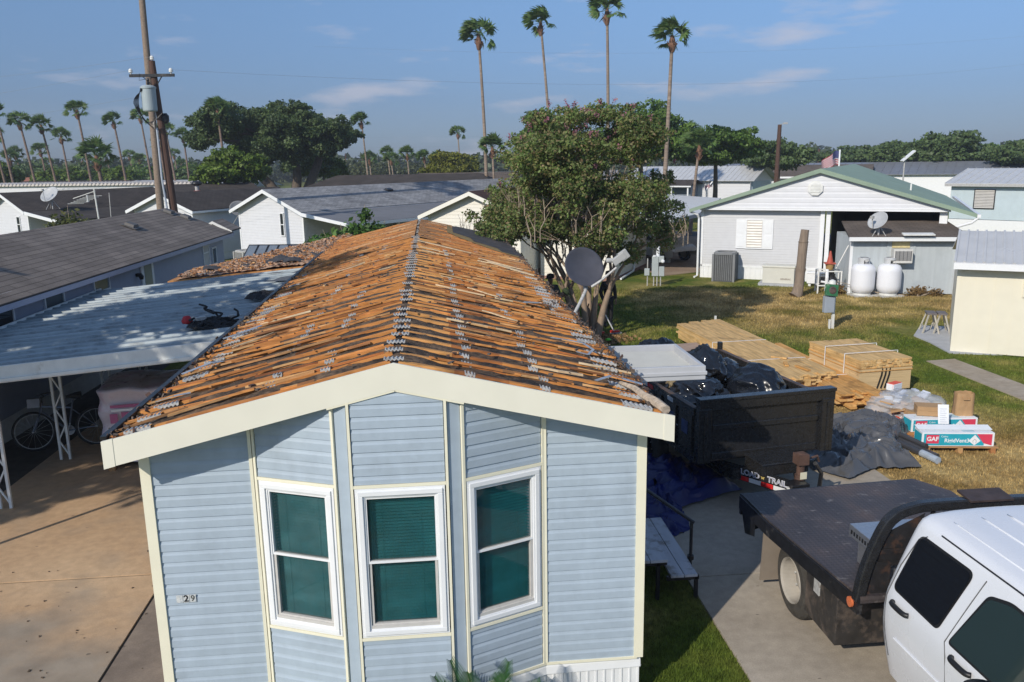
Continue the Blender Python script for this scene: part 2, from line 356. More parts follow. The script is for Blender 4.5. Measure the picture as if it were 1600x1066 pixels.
# ------------------------------------------------------------------ siding
def clip(poly, lo, hi):
    def half(P, z, keep):
        out = []
        for i in range(len(P)):
            a, b = P[i], P[(i+1) % len(P)]; ia, ib = keep(a[1]-z), keep(b[1]-z)
            if ia: out.append(a)
            if ia != ib:
                t = (z-a[1])/(b[1]-a[1]); out.append((a[0]+t*(b[0]-a[0]), z))
        return out
    P = half(poly, lo, lambda d: d >= 0)
    return half(P, hi, lambda d: d <= 0) if P else P
LAP = ((0, .014, .62, .013), (.62, .013, .76, .0085), (.76, .0085, 1, .003))
LAP1 = ((0, .016, 1, .002),)
def siding(mb, o, d, nrm, poly, course=.101, prof=LAP, m=0, z0=None):
    """lapped boards over polygon poly [(u,z)], wall origin o, direction d, outward normal nrm"""
    o = Vector((o[0], o[1], 0)); d = Vector((d[0], d[1], 0)).normalized(); n = Vector((nrm[0], nrm[1], 0)).normalized()
    zs = [p[1] for p in poly]; z = min(zs) if z0 is None else z0
    while z < max(zs)-1e-4:
        for a, oa, b, ob in prof:
            za, zb = z+a*course, z+b*course
            Q = clip(poly, za, zb)
            if len(Q) >= 3:
                mb.face([o+d*u+n*(oa+(ob-oa)*(zz-za)/(zb-za))+Vector((0, 0, zz)) for u, zz in Q], m)
        Q = clip(poly, z, z+1e-4)
        if len(Q) >= 2:
            u0, u1 = min(q[0] for q in Q), max(q[0] for q in Q)
            mb.face([o+d*u0+n*.002+Vector((0, 0, z)), o+d*u1+n*.002+Vector((0, 0, z)), o+d*u1+n*prof[0][1]+Vector((0, 0, z)), o+d*u0+n*prof[0][1]+Vector((0, 0, z))], m)
        z += course
def text_mesh(s, size, name, mat, parent, loc, rot, ext=.002, align='CENTER', bold=0, sx=1):
    cu = bpy.data.curves.new('txt', 'FONT'); cu.body = s; cu.size = size; cu.extrude = ext; cu.align_x = align; cu.align_y = 'CENTER'; cu.offset = bold; cu.resolution_u = 3
    to = bpy.data.objects.new('txt', cu); COL.objects.link(to); bpy.context.view_layer.update()
    me = bpy.data.meshes.new_from_object(to.evaluated_get(bpy.context.evaluated_depsgraph_get())); bpy.data.objects.remove(to)
    me.materials.clear(); me.materials.append(mat); o = bpy.data.objects.new(name, me); COL.objects.link(o)
    if parent: o.parent = parent
    o.location = loc; o.rotation_euler = rot; o.scale = (sx, 1, 1); return o

# ------------------------------------------------------------------ the stripped mobile home
HW, XE, OV, ZT, ZP, FW, HL = 2.15, 2.294, .36, 2.9324, 3.4788, .2206, 16.3
SL = (ZP-ZT)/XE
rz_ = lambda x: ZP-SL*abs(x)
H = thing('mobile_home', 'pale blue mobile home with bay window and its roof stripped down to bare orange rafters', 'mobile home')
mb = MB(); ux = HW
topz = lambda x: rz_(x)-FW-.004
siding(mb, (0, 0), (1, 0), (0, -1), [(-2.07, .5), (-1.25, .5), (-1.25, topz(1.25)), (-2.07, topz(2.07))])
siding(mb, (0, 0), (1, 0), (0, -1), [(1.25, .5), (2.07, .5), (2.07, topz(2.07)), (1.25, topz(1.25))])
siding(mb, (HW, 0), (0, 1), (1, 0), [(.06, .5), (HL, .5), (HL, 2.72), (.06, 2.72)])
siding(mb, (-HW, 0), (0, 1), (-1, 0), [(.06, .5), (HL, .5), (HL, 2.72), (.06, 2.72)])
mb.bb(-HW+.01, HW-.01, .012, HL, .45, 2.66)
mb.face([(-HW, HL, .5), (HW, HL, .5), (HW, HL, 2.9), (0, HL, ZP-.02), (-HW, HL, 2.9)])
mb.build('wall', m_siding, H)
# bay: facet corner points (plan)
BL0, BL1, BC0, BC1, BR1, BR0 = (-1.225, 0), (-.50, -.305), (-.405, -.335), (.41, -.335), (.51, -.305), (1.24, 0)
def facet(a, b): a = Vector(a); b = Vector(b); d = (b-a); L = d.length; d = d/L; return a, d, Vector((d.y, -d.x)), L
mb = MB(); tb = MB(); ZB, ZTW = 1.075, 2.43
def ztop(x, y=-.34): return rz_(x)-FW-.004
for a_, b_, cs in ((BL0, BL1, 0), (BC0, BC1, 1), (BR1, BR0, 2)):
    a, d, n, L = facet(a_, b_); t_ = .035
    xa, xb = a.x, b_[0]
    siding(mb, a, d, n, [(t_, .5), (L-t_, .5), (L-t_, ZB-.03), (t_, ZB-.03)])
    za, zb = ztop(a.x+d.x*t_), ztop(a.x+d.x*(L-t_))
    up = [(t_, ZTW+.03), (L-t_, ZTW+.03), (L-t_, zb), (t_, za)]
    if cs == 1: up = [(t_, ZTW+.03), (L-t_, ZTW+.03), (L-t_, zb), (-a.x, ztop(0)), (t_, za)]
    siding(mb, a, d, n, up, z0=ZTW+.005)
    # backing sheet
    A = Vector((a.x, a.y, 0))-Vector((n.x, n.y, 0))*.0; D = Vector((d.x, d.y, 0)); Nn = Vector((n.x, n.y, 0))
    def q(u, z, o): return A+D*u+Nn*o+Vector((0, 0, z))
    mb.face([q(0, .45, -.004), q(L, .45, -.004), q(L, ZB+.02, -.004), q(0, ZB+.02, -.004)])
    mb.face([q(0, ZTW-.02, -.004), q(L, ZTW-.02, -.004), q(L, zb, -.004), q(0, za, -.004)])
    # trims
    for u in (.0175, L-.0175):
        zz = ztop(a.x+d.x*u); p0 = q(u, .5, .008); p1 = q(u, zz, .008); tb.bar(p0, p1, .022, .034, up=(n.x, n.y, 0))
        p0 = q(u, .5, .016); p1 = q(u, zz, .016); tb.bar(p0, p1, .012, .012, up=(n.x, n.y, 0))
    for z in (ZB-.014, ZTW+.014): tb.bar(q(.03, z, .010), q(L-.03, z, .010), .026, .026)
    tb.bar(q(.0, .487, .010), q(L, .487, .010), .026, .026)
# corner strips of plain blue between facets
for a_, b_ in ((BL1, BC0), (BC1, BR1)):
    a = Vector((*a_, 0)); b_ = Vector((*b_, 0)); mb.face([a+Vector((0, 0, .45)), b_+Vector((0, 0, .45)), b_+Vector((0, 0, ztop(b_.x))), a+Vector((0, 0, ztop(a.x)))])
mb.build('bay_siding', m_siding, H)
# rake trims under the fascia on the bay, wall corners, starter strip
for s in (-1, 1):
    tb.bar((0, -.352, ztop(0)+.004), (s*.55, -.352, ztop(.55)+.004), .014, .03)
    tb.bb(s*2.07, s*2.155, -.028, .07, .49, topz(2.15)); 
    tb.bar((s*1.25, -.01, .487), (s*2.1, -.01, .487), .026, .026)
    tb.bb(s*1.235, s*1.262, -.026, .0, .5, topz(1.25))
    for x0, x1 in ((1.25, 2.07),): tb.bar((s*x0, -.008, topz(x0)+.002), (s*x1, -.008, topz(x1)+.002), .02, .02)
tb.build('trim', m_cream, H)
mb = MB()    # soffit
for s in (-1, 1):
    mb.face([(0, -OV+.02, ztop(0)+.012), (s*XE, -OV+.02, ztop(XE)+.012), (s*XE, 0.02, ztop(XE)+.012), (0, .02, ztop(0)+.012)])
    mb.face([(s*XE, 0, ztop(XE)+.012), (s*HW, 0, ztop(XE)+.012), (s*HW, HL, ztop(XE)+.012), (s*XE, HL, ztop(XE)+.012)])
mb.build('soffit', m_white, H)
mb = MB()    # barge board
for s in (-1, 1):
    P4 = [(0, ZP), (s*(XE-.0), ZT), (s*XE, ZT-FW), (0, ZP-FW)]
    mb.prism(P4, lambda a, b, t: (a, -OV+t, b), .02)
    mb.prism([(s*(XE-.085), rz_(XE-.085)+.004), (s*(XE+.004), ZT+.003), (s*(XE+.004), ZT-FW-.004), (s*(XE-.085), rz_(XE-.085)-FW-.002)], lambda a, b, t: (a, -OV-.004+t, b), .02)
mb.build('fascia', P('cream_fascia', (.80, .77, .65), .4, .03, 3, dirt=(.68, .64, .53), dscale=2.2, dthr=.72), H)
mb = MB()
for s in (-1, 1): mb.bb(s*(XE-.02), s*(XE+.004), -OV, HL, ZT-.17, ZT-.012)
mb.build('eave_board', P('dirty_eave', (.16, .13, .11), .8, .3, 9, dirt=(.04, .035, .03), dscale=8, dthr=.5), H)
# windows
m_pane, t, b = newmat('teal_window_glass')
tcn = t.nodes.new('ShaderNodeTexCoord'); wv = t.nodes.new('ShaderNodeTexWave'); wv.bands_direction = 'Z'; wv.inputs['Scale'].default_value = 12.5; t.links.new(tcn.outputs['Object'], wv.inputs['Vector'])
c = ramp(t, wv.outputs[0], [(.0, (.004, .050, .058)), (.35, (.005, .072, .080)), (1, (.006, .082, .09))])
c = mixc(t, c, ramp(t, nz(t, 1.6, 3), [(.35, .75), (.7, 1.15)]), 1., 'MULTIPLY')
t.links.new(c, b.inputs['Base Color']); b.inputs['Roughness'].default_value = .42; b.inputs['Specular IOR Level'].default_value = .35; b.inputs['Coat Weight'].default_value = .55; b.inputs['Coat Roughness'].default_value = .03
m_blind = P('teal_blind', (.014, .25, .28), .5, .08, 3)
m_glz, t, b = newmat('dusty_window_glass'); b.inputs['Base Color'].default_value = (.01, .05, .055, 1); b.inputs['Roughness'].default_value = .03; b.inputs['Specular IOR Level'].default_value = .9
t.links.new(ramp(t, nz(t, 2.5, 6, stretch=(1, 1, 2)), [(.35, .28), (.7, .42)]), b.inputs['Alpha'])
def window(a_, b_, nm):
    a, d, n, L = facet(a_, b_); w = L-.075; ang = math.atan2(d.y, d.x); h = ZTW-ZB
    o = Vector((a.x+d.x*L/2, a.y+d.y*L/2, ZB))
    f = MB(); x = w/2
    def ring(x0, x1, z0, z1, t, y0, y1):
        f.bb(x0, x1, y0, y1, z0, z0+t); f.bb(x0, x1, y0, y1, z1-t, z1); f.bb(x0, x0+t, y0, y1, z0+t, z1-t); f.bb(x1-t, x1, y0, y1, z0+t, z1-t)
    ring(-x, x, .002, h-.002, .05, -.02, .02); ring(-x+.022, x-.022, .024, h-.024, .042, -.034, -.0201); ring(-x+.052, x-.052, .054, h-.054, .028, -.019, .012)
    fr = f.build('window', m_white, H, loc=o, rotz=ang, bevel=.004)
    f = MB(); x -= .072; z0, z1 = .082, h-.078; mid = (z0+z1)/2
    ring(-x, x, mid, z1, .02, -.010, .03); fo = f.build('upper_sash', m_white, fr)
    f = MB(); ring(-x+.012, x-.012, z0+.02, mid+.022, .022, -.004, .035); f.bb(-x, x, -.016, .03, z0-.006, z0+.028); f.build('lower_sash', m_sill, fr)
    f = MB(); f.bb(-x+.005, x-.005, .012, .016, mid+.01, z1-.01); f.bb(-x+.01, x-.01, .020, .024, z0+.02, mid+.01); f.build('pane', m_glz, fr)
    f = MB(); k = int((z1-z0)/.028)
    for i in range(k):
        zz = z0+(i+.5)*(z1-z0)/k; f.face([(-x+.005, .060, zz-.011), (x-.005, .060, zz-.011), (x-.005, .072, zz+.0105), (-x+.005, .072, zz+.0105)])
    for u in (-.55, .55): f.bb(u*x-.0008, u*x+.0008, .0575, .0585, z0, z1)
    f.bb(-x, x, .10, .105, z0-.02, z1+.02)
    f.build('blind', m_blind, fr)
window(BL0, BL1, 0); window(BC0, BC1, 1); window(BR1, BR0, 2)
# skirting
mb = MB(); segs = [((-2.14, .02), (-1.24, .0)), ((-1.24, .0), (-.5, -.33)), ((-.5, -.33), (.5, -.33)), ((.5, -.33), (1.245, .0)), ((1.245, 0), (2.13, .02)), ((2.13, .02), (2.13, HL)), ((-2.13, .02), (-2.13, HL))]
for p, q_ in segs:
    a, d, n, L = facet(p, q_); 
    if p[0] < 0 and p[0] == q_[0]: n = -n
    k = max(1, int(L/.075))
    for i in range(k):
        u0, u1 = L*i/k, L*(i+1)/k; um = u0+(u1-u0)*.8
        f3 = lambda u, z, o: (a.x+d.x*u+n.x*o, a.y+d.y*u+n.y*o, z)
        mb.face([f3(u0, .0, .0), f3(um, .0, .0), f3(um, .39, .0), f3(u0, .39, .0)]); mb.face([f3(um, .0, .008), f3(u1, .0, .008), f3(u1, .39, .008), f3(um, .39, .008)])
        mb.face([f3(um, .0, .0), f3(um, .0, .008), f3(um, .39, .008), f3(um, .39, .0)])
    mb.face([f3(-.01, .375, .02), f3(L+.01, .375, .02), f3(L+.01, .445, .012), f3(-.01, .445, .012)]); mb.face([f3(-.01, .375, .02), f3(L+.01, .375, .02), f3(L, .375, 0), f3(0, .375, 0)])
    mb.face([f3(-.01, .445, .012), f3(L+.01, .445, .012), f3(L, .478, .002), f3(0, .478, .002)])
mb.build('skirting', m_white, H)
# house number: faded first tile, 2, worn 9
t_h = MB(); 
for k in range(3): t_h.bb(-1.975+k*.056, -1.923+k*.056, -.0235, -.0205, 1.335, 1.405)
nb = t_h.build('number_tile', P('worn_tile', (.62, .63, .62), .5, .1, 60, dirt=(.36, .42, .47), dscale=70, dthr=.55), H)
text_mesh('2', .085, 'digit', m_black, nb, (-1.893, -.0245, 1.370), (R(90), 0, 0), .001, bold=.002)
text_mesh('9', .075, 'digit', P('faded_print', (.07, .07, .06), .7, .5, 60), nb, (-1.838, -.0245, 1.370), (R(90), 0, 0), .001, bold=.001)

# ---------------- stripped roof
m_raft = wood('orange_rafter', [(.58, .235, .060), (.66, .29, .085), (.52, .20, .052), (.68, .34, .115), (.40, .14, .042)], stretch=(1.2, 9, 9))
m_raft_end = m_raft
m_splint = wood('splintered_wood', [(.56, .22, .058), (.64, .30, .10), (.40, .14, .044), (.66, .40, .18), (.20, .075, .034), (.58, .25, .075), (.27, .13, .07)], stretch=(1.5, 9, 9), scale=4)
m_pale = wood('pale_new_splinter', [(.66, .50, .30), (.72, .56, .36), (.6, .42, .24)], stretch=(1, 9, 9))
m_insul = P('blown_insulation', (.15, .095, .055), .98, .6, 22, bmp=1.0, bscale=60, dirt=(.018, .012, .008), dscale=4.2, dthr=.50)
rd = random.Random(11)
sp = .33; NT = 50; NPL = [0]; PLR = MB()
for k in range(NT):
    y = -.22+k*sp+rd.uniform(-.015, .015)
    if y > HL-.1: break
    mb = MB()
    for s in (-1, 1):
        x0 = .03; seg = 5; dz0 = rd.uniform(-.012, .006); prev = None
        for i in range(seg+1):
            x = x0+(2.27-x0)*i/seg; z = rz_(x)-.026+dz0+rd.uniform(-.006, .006); p = Vector((s*x, y+rd.uniform(-.008, .008), z))
            if prev is not None: mb.bar(prev, p, .052, .045, up=(0, 0, 1))
            prev = p
    tr = mb.build('rafter', m_raft, H)
    pl = MB(); near_t = k < 16
    def plate(xc, w, yw, m=0, ribs=5, tilt=0):
        s = 1 if xc >= 0 else -1
        n = ribs*4; q5 = []; sk = .012 if abs(xc) < .05 else .024
        for i in range(n+1):
            xa = xc-w/2+w*i/n; za = (ZP+.012 if abs(xc) < .05 else rz_(xa)+.006)+.007*math.sin(i*math.pi/2+.6); q5.append((xa, tilt*(xa-xc), za))
        for i in range(n):
            (xa, oa, za), (xb, ob, zb_) = q5[i], q5[i+1]; pl.face([(xa, y-yw/2+oa, za), (xb, y-yw/2+ob, zb_), (xb, y+yw/2+ob, zb_), (xa, y+yw/2+oa, za)]); pl.face([(xa, y-yw/2+oa, za-sk), (xb, y-yw/2+ob, zb_-sk), (xb, y-yw/2+ob, zb_), (xa, y-yw/2+oa, za)])
        if near_t and NPL[0] < 100: pl.build('tie_plate', m_galv, tr); pl.__init__(); NPL[0] += 1
    thin = y > 11.3
    if rd.random() < .85: plate(rd.uniform(-.02, .02), rd.uniform(.12, .17) if not thin else .05, .07 if y < 6 else .045 if not thin else .025)
    for xc in (.6, 1.23, -.62, -1.08):
        if rd.random() < ((.85 if xc > 0 else .6) if not thin else .5): plate(xc+rd.uniform(-.03, .03), .085 if not thin else .05, .06 if not thin else .04, ribs=3, tilt=rd.uniform(-.2, .2))
    for s in (-1, 1):
        if y < 10.5 and rd.random() < .88: plate(s*(2.03+rd.uniform(-.03, .04)), rd.uniform(.2, .27), .085, ribs=6, tilt=rd.uniform(-.25, .25))
    PLR.v += []
    b0 = len(PLR.v); PLR.v += pl.v; PLR.f += [tuple(i+b0 for i in f) for f in pl.f]; PLR.m += pl.m; PLR.uv += pl.uv
tag(PLR.build('tie_plate', m_galv, H), kind='stuff')
# short blocks under the first rafters and cross noggins
mb = MB()
for s in (-1, 1):
    for x in (.16, .62, 1.18, 1.8):
        mb.box((s*x, -.06, rz_(x)-.075), (.09, .34, .035), Matrix.Rotation(s*math.atan(SL), 3, 'Y')); 
        for j in range(12): 
            if rd.random() < .6: mb.box((s*(x+rd.uniform(-.05, .05)), rd.uniform(0, 12), rz_(x)-.08), (.06, .28, .05), Matrix.Rotation(s*math.atan(SL), 3, 'Y'))
split(mb, 'block', m_splint, H)
# torn remnants of decking lying along the rafters
mb = MB(); pale = MB()
for i in range(1700):
    s = rd.choice((-1, 1)); y = -.2+16.4*rd.random(); 
    dens = .2 if y < 3.5 else (.4 if y < 7 else .9)
    if rd.random() > dens: continue
    k = round((y+.22)/sp); near = y < 9
    yc = -.22+k*sp+rd.gauss(0, .035 if y < 4 else .07 if near else .13); x = rd.uniform(.05, 2.2); L = rd.uniform(.2, 1.3)*(1 if near else 1.4); w = rd.uniform(.012, .05)*(1 if near else 1.9)
    x1 = min(x+L, 2.27); a = rd.gauss(0, .05); zz = .004+rd.uniform(0, .012)
    tgt = pale if rd.random() < .03 else mb
    xs = [x, x+(x1-x)*.5, x1]; ws = [w*rd.uniform(.1, 1), w, w*rd.uniform(.0, .8)]; off = [0, rd.gauss(0, .022), a*(x1-x)*1.6]
    T = [[(s*xx, yc+oo+ww/2, rz_(xx)+zz), (s*xx, yc+oo-ww/2, rz_(xx)+zz+rd.uniform(0, .006))] for xx, ww, oo in zip(xs, ws, off)]
    for q_ in (0, 1):
        A, B = T[q_], T[q_+1]; tgt.face([A[0], B[0], B[1], A[1]]); tgt.face([A[1], B[1], (B[1][0], B[1][1], B[1][2]-.02), (A[1][0], A[1][1], A[1][2]-.02)])
dr = mb.build('decking_remnant', m_splint, H)
tag(dr, kind='stuff')
for (xa, ya, xb, yb, w) in ((.05, 9.9, 1.1, 9.6, .07), (.1, 8.8, .75, 8.65, .05), (1.35, 8.6, 2.15, 7.9, .09), (.15, 8.3, .6, 8.2, .03), (.8, 4.6, 1.2, 4.3, .02), (.9, 2.9, 1.3, 2.65, .02), (-1.5, 7.6, -.9, 7.9, .04), (-1.9, 2.4, -1.5, 2.7, .02), (1.2, 8.9, 2.0, 8.5, .035), (-.5, 6.2, -.25, 6.3, .03)):
    n_ = 6; prev = None
    for i in range(n_+1):
        t_ = i/n_; p = Vector((xa+(xb-xa)*t_, ya+(yb-ya)*t_+.02*math.sin(t_*7), rz_(xa+(xb-xa)*t_)+.03))
        if prev is not None: pale.bar(prev, p, w*(1-.6*abs(t_-.5)), .012)
        prev = p
split(pale, 'pale_splinter', m_pale, H)
# insulation just under the rafters
def insf(u, v):
    x = (u*2-1)*2.26; y = -.3+v*16.4; n = mnoise.noise((x*3.1, y*3.1, 0))*.05+mnoise.noise((x*9, y*9, 3))*.03+mnoise.noise((x*23, y*23, 5))*.014
    d = .026 if y < 11 else .02
    return (x, y, rz_(x)-d+min(n*.42, .022))
grid('insulation', 120, 520, insf, m_insul, H, smooth=False)
# closed decking toward the far end, plus dark felt on its right corner
m_osb = P('weathered_decking', (.50, .235, .075), .85, .3, 3, dirt=(.24, .10, .04), dscale=7, dthr=.55, stretch=(1, 5, 1), bmp=.5)
mb = MB()
for s in (-1, 1):
    y = 11.0
    while y < HL:
        w = rd.uniform(.16, .32); x = .04
        while x < 2.2:
            L = rd.uniform(.5, 1.3); x1 = min(2.27, x+L)
            if rd.random() < .93: mb.face([(s*x, y, rz_(x)+.006+rd.uniform(0, .006)), (s*x1, y, rz_(x1)+.006), (s*x1, y+w*.97, rz_(x1)+.006), (s*x, y+w*.97, rz_(x)+.006+rd.uniform(0, .006))][::s])
            x = x1+.008
        y += w
mb.build('decking', m_osb, H)
m_felt = P('dark_roof_felt', (.055, .052, .056), .85, .3, 3, dirt=(.13, .10, .085), dscale=4, dthr=.6, bmp=.4)
mb = MB()
mb.face([(x, y, rz_(x)+.03) for x, y in ((.88, 15.9), (.85, 13.9), (1.25, 13.3), (1.3, 12.5), (1.8, 12.0), (1.85, 11.4), (2.28, 11.1), (2.28, 16.25), (1.0, 16.25))])
mb.face([(x, y, rz_(x)+.025) for x, y in ((.75, 16.1), (.7, 13.6), (1.05, 12.6), (1.7, 11.4), (2.2, 10.8), (2.2, 11.5), (1.2, 13.9))], 1)
mb.build('roof_felt', [m_felt, P('olive_paper', (.28, .19, .07), .9, .2, 4)], H)
# eave debris
m_deb = P('eave_debris', (.13, .10, .08), .95, .5, 20)
mb = MB()
for s in (-1, 1):
    for i in range(900 if s > 0 else 500):
        y = rd.uniform(-.3, 16); x = 2.23+rd.gauss(0, .05); w = rd.uniform(.006, .024)
        mb.box((s*x, y, rz_(x)+rd.uniform(-.01, .03)), (w*rd.uniform(.6, 2), w*rd.uniform(.8, 3), w*.5), Matrix.Rotation(rd.uniform(0, 3), 3, (rd.random(), rd.random(), rd.random()+.01)), m=0 if rd.random() < .7 else 1)
for i in range(700):      # nails, chips and dark crumbs over the roof
    s = rd.choice((-1, 1)); x = rd.uniform(0, 2.2); y = rd.uniform(-.2, 15.8); w = rd.uniform(.008, .03)
    mb.box((s*x, y, rz_(x)+.015), (w*rd.uniform(.6, 2.5), w, w*.5), Matrix.Rotation(rd.uniform(0, 3), 3, 'Z'), m=rd.choice((0, 0, 1, 2)))
tag(mb.build('roof_debris', [m_deb, m_rust, m_splint], H), kind='stuff')
# black edge strip on the left eave, split fascia wood at the right front corner
mb = MB(); mb.bar((-2.30, -.3, ZT+.012), (-2.30, 13.4, ZT+.012), .05, .03); mb.build('drip_edge', m_black, H)
mb = MB(); mb.tube([(2.0, .42, 3.03), (2.1, .22, 3.02), (2.14, .05, 3.0), (2.2, -.1, 2.985), (2.24, -.3, 2.97)], [.015, .03, .035, .045, .04], 7); mb.build('split_board', wood('grey_split_wood', [(.42, .33, .25), (.5, .42, .33)]), H)
m_strap = P('loose_metal_strip', (.55, .56, .57), .3, .2, 12, metal=.6)
mb = MB()
def strip(mb, pts, w, th=.004):
    for a, b in zip(pts, pts[1:]): mb.bar(a, b, w, th)
strip(mb, [(1.6, 2.0, 3.13), (1.75, 1.8, 3.14), (1.9, 1.7, 3.12), (1.98, 1.55, 3.08), (1.9, 1.42, 3.06), (1.78, 1.45, 3.09)], .03)
strip(mb, [(1.75, .25, 3.1), (1.9, .32, 3.12), (2.02, .4, 3.07), (2.2, .35, 3.02)], .045)
strip(mb, [(1.55, 4.3, 3.14), (1.75, 4.2, 3.14), (1.85, 4.35, 3.09)], .08); strip(mb, [(-2.2, 1.5, 3.0), (-1.95, 1.65, 3.07), (-1.85, 1.75, 3.06)], .05)
strip(mb, [(-2.15, .55, 2.99), (-1.98, .5, 3.05), (-1.85, .55, 3.06)], .04); strip(mb, [(-2.2, 3.2, 3.0), (-1.95, 3.3, 3.06), (-1.8, 3.5, 3.09)], .05)
split(mb, 'bent_flashing', m_strap, H)

# ---------------- addition with its own stripped roof
AD = [(-5.35, 13.5), (-2.3, 13.5), (-2.3, 21.3), (-5.2, 15.6)]
mb = MB()
def adz(x, y): return 2.40+(x+5.3)*.085
def adf(u, v):
    xl = -5.75+.0*v; x = xl+u*(-2.3-xl); yb = 13.45; yt = 14.3+(x+5.9)/3.6*7.1
    y = yb+v*(yt-yb); n = mnoise.noise((x*2.2, y*2.2, 9))*.04+mnoise.noise((x*9, y*9, 2))*.035+abs(mnoise.noise((x*23, y*23, 4)))*.05
    edge = min(1, u*5)*min(1, (1-v)*6); return (x, y, adz(x, y)+.02+max(0, n+.03)*edge)
m_adins = P('pinkish_insulation', (.56, .36, .235), .98, .3, 9, bmp=1, bscale=40, dirt=(.30, .19, .13), dscale=2.6, dthr=.52)
grid('addition_debris', 90, 110, adf, m_adins, H, smooth=False)
mb.prism([(-5.95, 13.42), (-2.3, 13.42), (-2.3, 21.6), (-5.95, 14.4)], lambda a, b, t: (a, b, adz(a, b)-.12+t), .125); mb.build('addition_roof', m_osb, H)
mb = MB(); mb.bar((-5.9, 14.45, adz(-5.9, 0)+.02), (-2.35, 21.5, adz(-2.35, 0)+.02), .05, .04); mb.build('edge_board', m_pale, H)
mb = MB(); mb.prism([(-5.3, 13.6), (-2.2, 13.6), (-2.2, 20.9), (-5.3, 15.2)], lambda a, b, t: (a, b, .1+t), 2.4); mb.build('addition_wall', m_siding, H)
mb = MB()
for i in range(4200):
    x = rd.uniform(-5.7, -2.4); yb = 13.5; yt = 14.3+(x+5.9)/3.6*7.1; y = rd.uniform(yb, yt); w = rd.uniform(.012, .055)
    mb.box((x, y, adz(x, y)+rd.uniform(.06, .12)), (w*rd.uniform(.7, 2.2), w, w*rd.uniform(.2, .6)), Matrix.Rotation(rd.uniform(0, 6.3), 3, 'Z')@Matrix.Rotation(rd.uniform(-.9, .9), 3, 'X'), m=rd.choice((0, 0, 0, 1, 2, 2, 3)))
tag(mb.build('addition_scraps', [m_adins, m_deb, m_splint, P('dull_brown_scrap', (.22, .15, .11), .95, .4, 12)], H), kind='stuff')
m_shg = P('torn_shingle', (.05, .05, .055), .9, .3, 10)
mb = MB()
for (cx, cy, L, w, a) in ((-4.6, 14.0, 1.3, .25, .1), (-3.0, 14.3, 1.6, .35, .2), (-2.7, 13.9, 1.2, .3, .1), (-3.2, 16.2, .5, .15, .5), (-3.6, 15.3, .8, .2, .3), (-2.5, 14.9, .5, .4, .6)):
    n_ = 10
    for i in range(n_):
        u0, u1 = i/n_-.5, (i+1)/n_-.5; f4 = lambda u, v: (cx+u*L*math.cos(a)-v*w*math.sin(a), cy+u*L*math.sin(a)+v*w*math.cos(a), adz(cx, cy)+.10+.05*math.sin(u*9+cx*3)+.06*v)
        mb.face([f4(u0, -.5), f4(u1, -.5), f4(u1, .5*rd.uniform(.6, 1)), f4(u0, .5)])
mb.build('shingle_scrap', m_shg, H)

# ---------------- things on the roof
D = thing('satellite_dish', 'dark grey satellite dish on a bent mast at the right eave of the stripped roof', 'satellite dish', (2.27, 4.42, 2.93))
mb = MB(); mb.tube([(0, 0, 0), (.10, .10, .14), (.2, .2, .3)], .024, 10); mb.bb(-.07, .05, -.06, .06, -.01, .01); mb.build('mast', m_galv, D)
m_dish = P('dish_grey', (.075, .075, .09), .42, .12, 7, dirt=(.16, .16, .18), dscale=9, dthr=.72)
dn = Vector((.30, -.9, .42)).normalized(); dq = dn.to_track_quat('Z', 'Y').to_matrix()
dc = Vector((.17, .30, .60))
mb = MB(); RR = .29; prof = [(0.001, 0)]+[(RR*i/10, .06*(i/10)**2) for i in range(1, 11)]+[(RR+.004, .058), (RR, .05), (RR*.6, .012), (.001, -.01)]
mb.lathe(prof, 36, c=dc, rot=dq, sx=1.04, sy=.98); mb.build('reflector', m_dish, D, smooth=True)
mb = MB(); bot = dc+dq@Vector((.05, -RR*.97, .06)); 
lnb = Vector((.62, -.12, .78)); lnb2 = dc+Vector((.47, -.22, .14))
mb.tube([dc+dq@Vector((0, -.05, -.05)), dc+dq@Vector((.0, -.25, -.04)), Vector((.2, .2, .3))], .03, 8); mb.tube([bot+Vector((0, 0, -.02)), bot+Vector((.12, -.02, .06)), lnb2+Vector((-.03, 0, -.12))], [.018, .018, .016], 8); mb.build('arm', m_galv, D)
mb = MB(); q3 = Matrix.Rotation(R(-35), 3, 'Y'); mb.box(lnb2, (.20, .07, .10), q3); mb.box(lnb2+Vector((.07, 0, .05)), (.13, .06, .13), q3); mb.lathe([(.028, -.05), (.034, -.03), (.034, .03), (.02, .045)], 14, c=lnb2+Vector((-.13, 0, -.02)), rot=Matrix.Rotation(R(90), 3, 'Y')); mb.build('receiver', P('lnb_grey', (.42, .42, .40), .5, .06, 5), D, bevel=.008)
# awning over the side door
A_ = thing('door_awning', 'white ribbed aluminium awning over the side door beside the trash trailer', 'awning', (2.3, 3.2, 2.45))
mb = MB(); x0, x1, y0, y1 = .0, 1.20, -.58, .56
mb = MB()
n_ = 12
for i in range(n_):
    ya = y0+(y1-y0)*i/n_; yb = y0+(y1-y0)*(i+1)/n_; z = .04
    mb.face([(x0, ya, z), (x1, ya, z-.03), (x1, yb-.035, z-.03), (x0, yb-.035, z)]); mb.face([(x0, yb-.035, z), (x1, yb-.035, z-.03), (x1, yb-.02, z+.015), (x0, yb-.02, z+.045)]); mb.face([(x0, yb-.02, z+.045), (x1, yb-.02, z+.015), (x1, yb, z-.03), (x0, yb, z)])
mb.build('panel', P('awning_panel', (.44, .45, .44), .5, .05, 4), A_)
m_alu = P('painted_aluminium', (.50, .51, .53), .4, .05, 4, dirt=(.45, .45, .45), dscale=3, dthr=.7)
mb = MB()
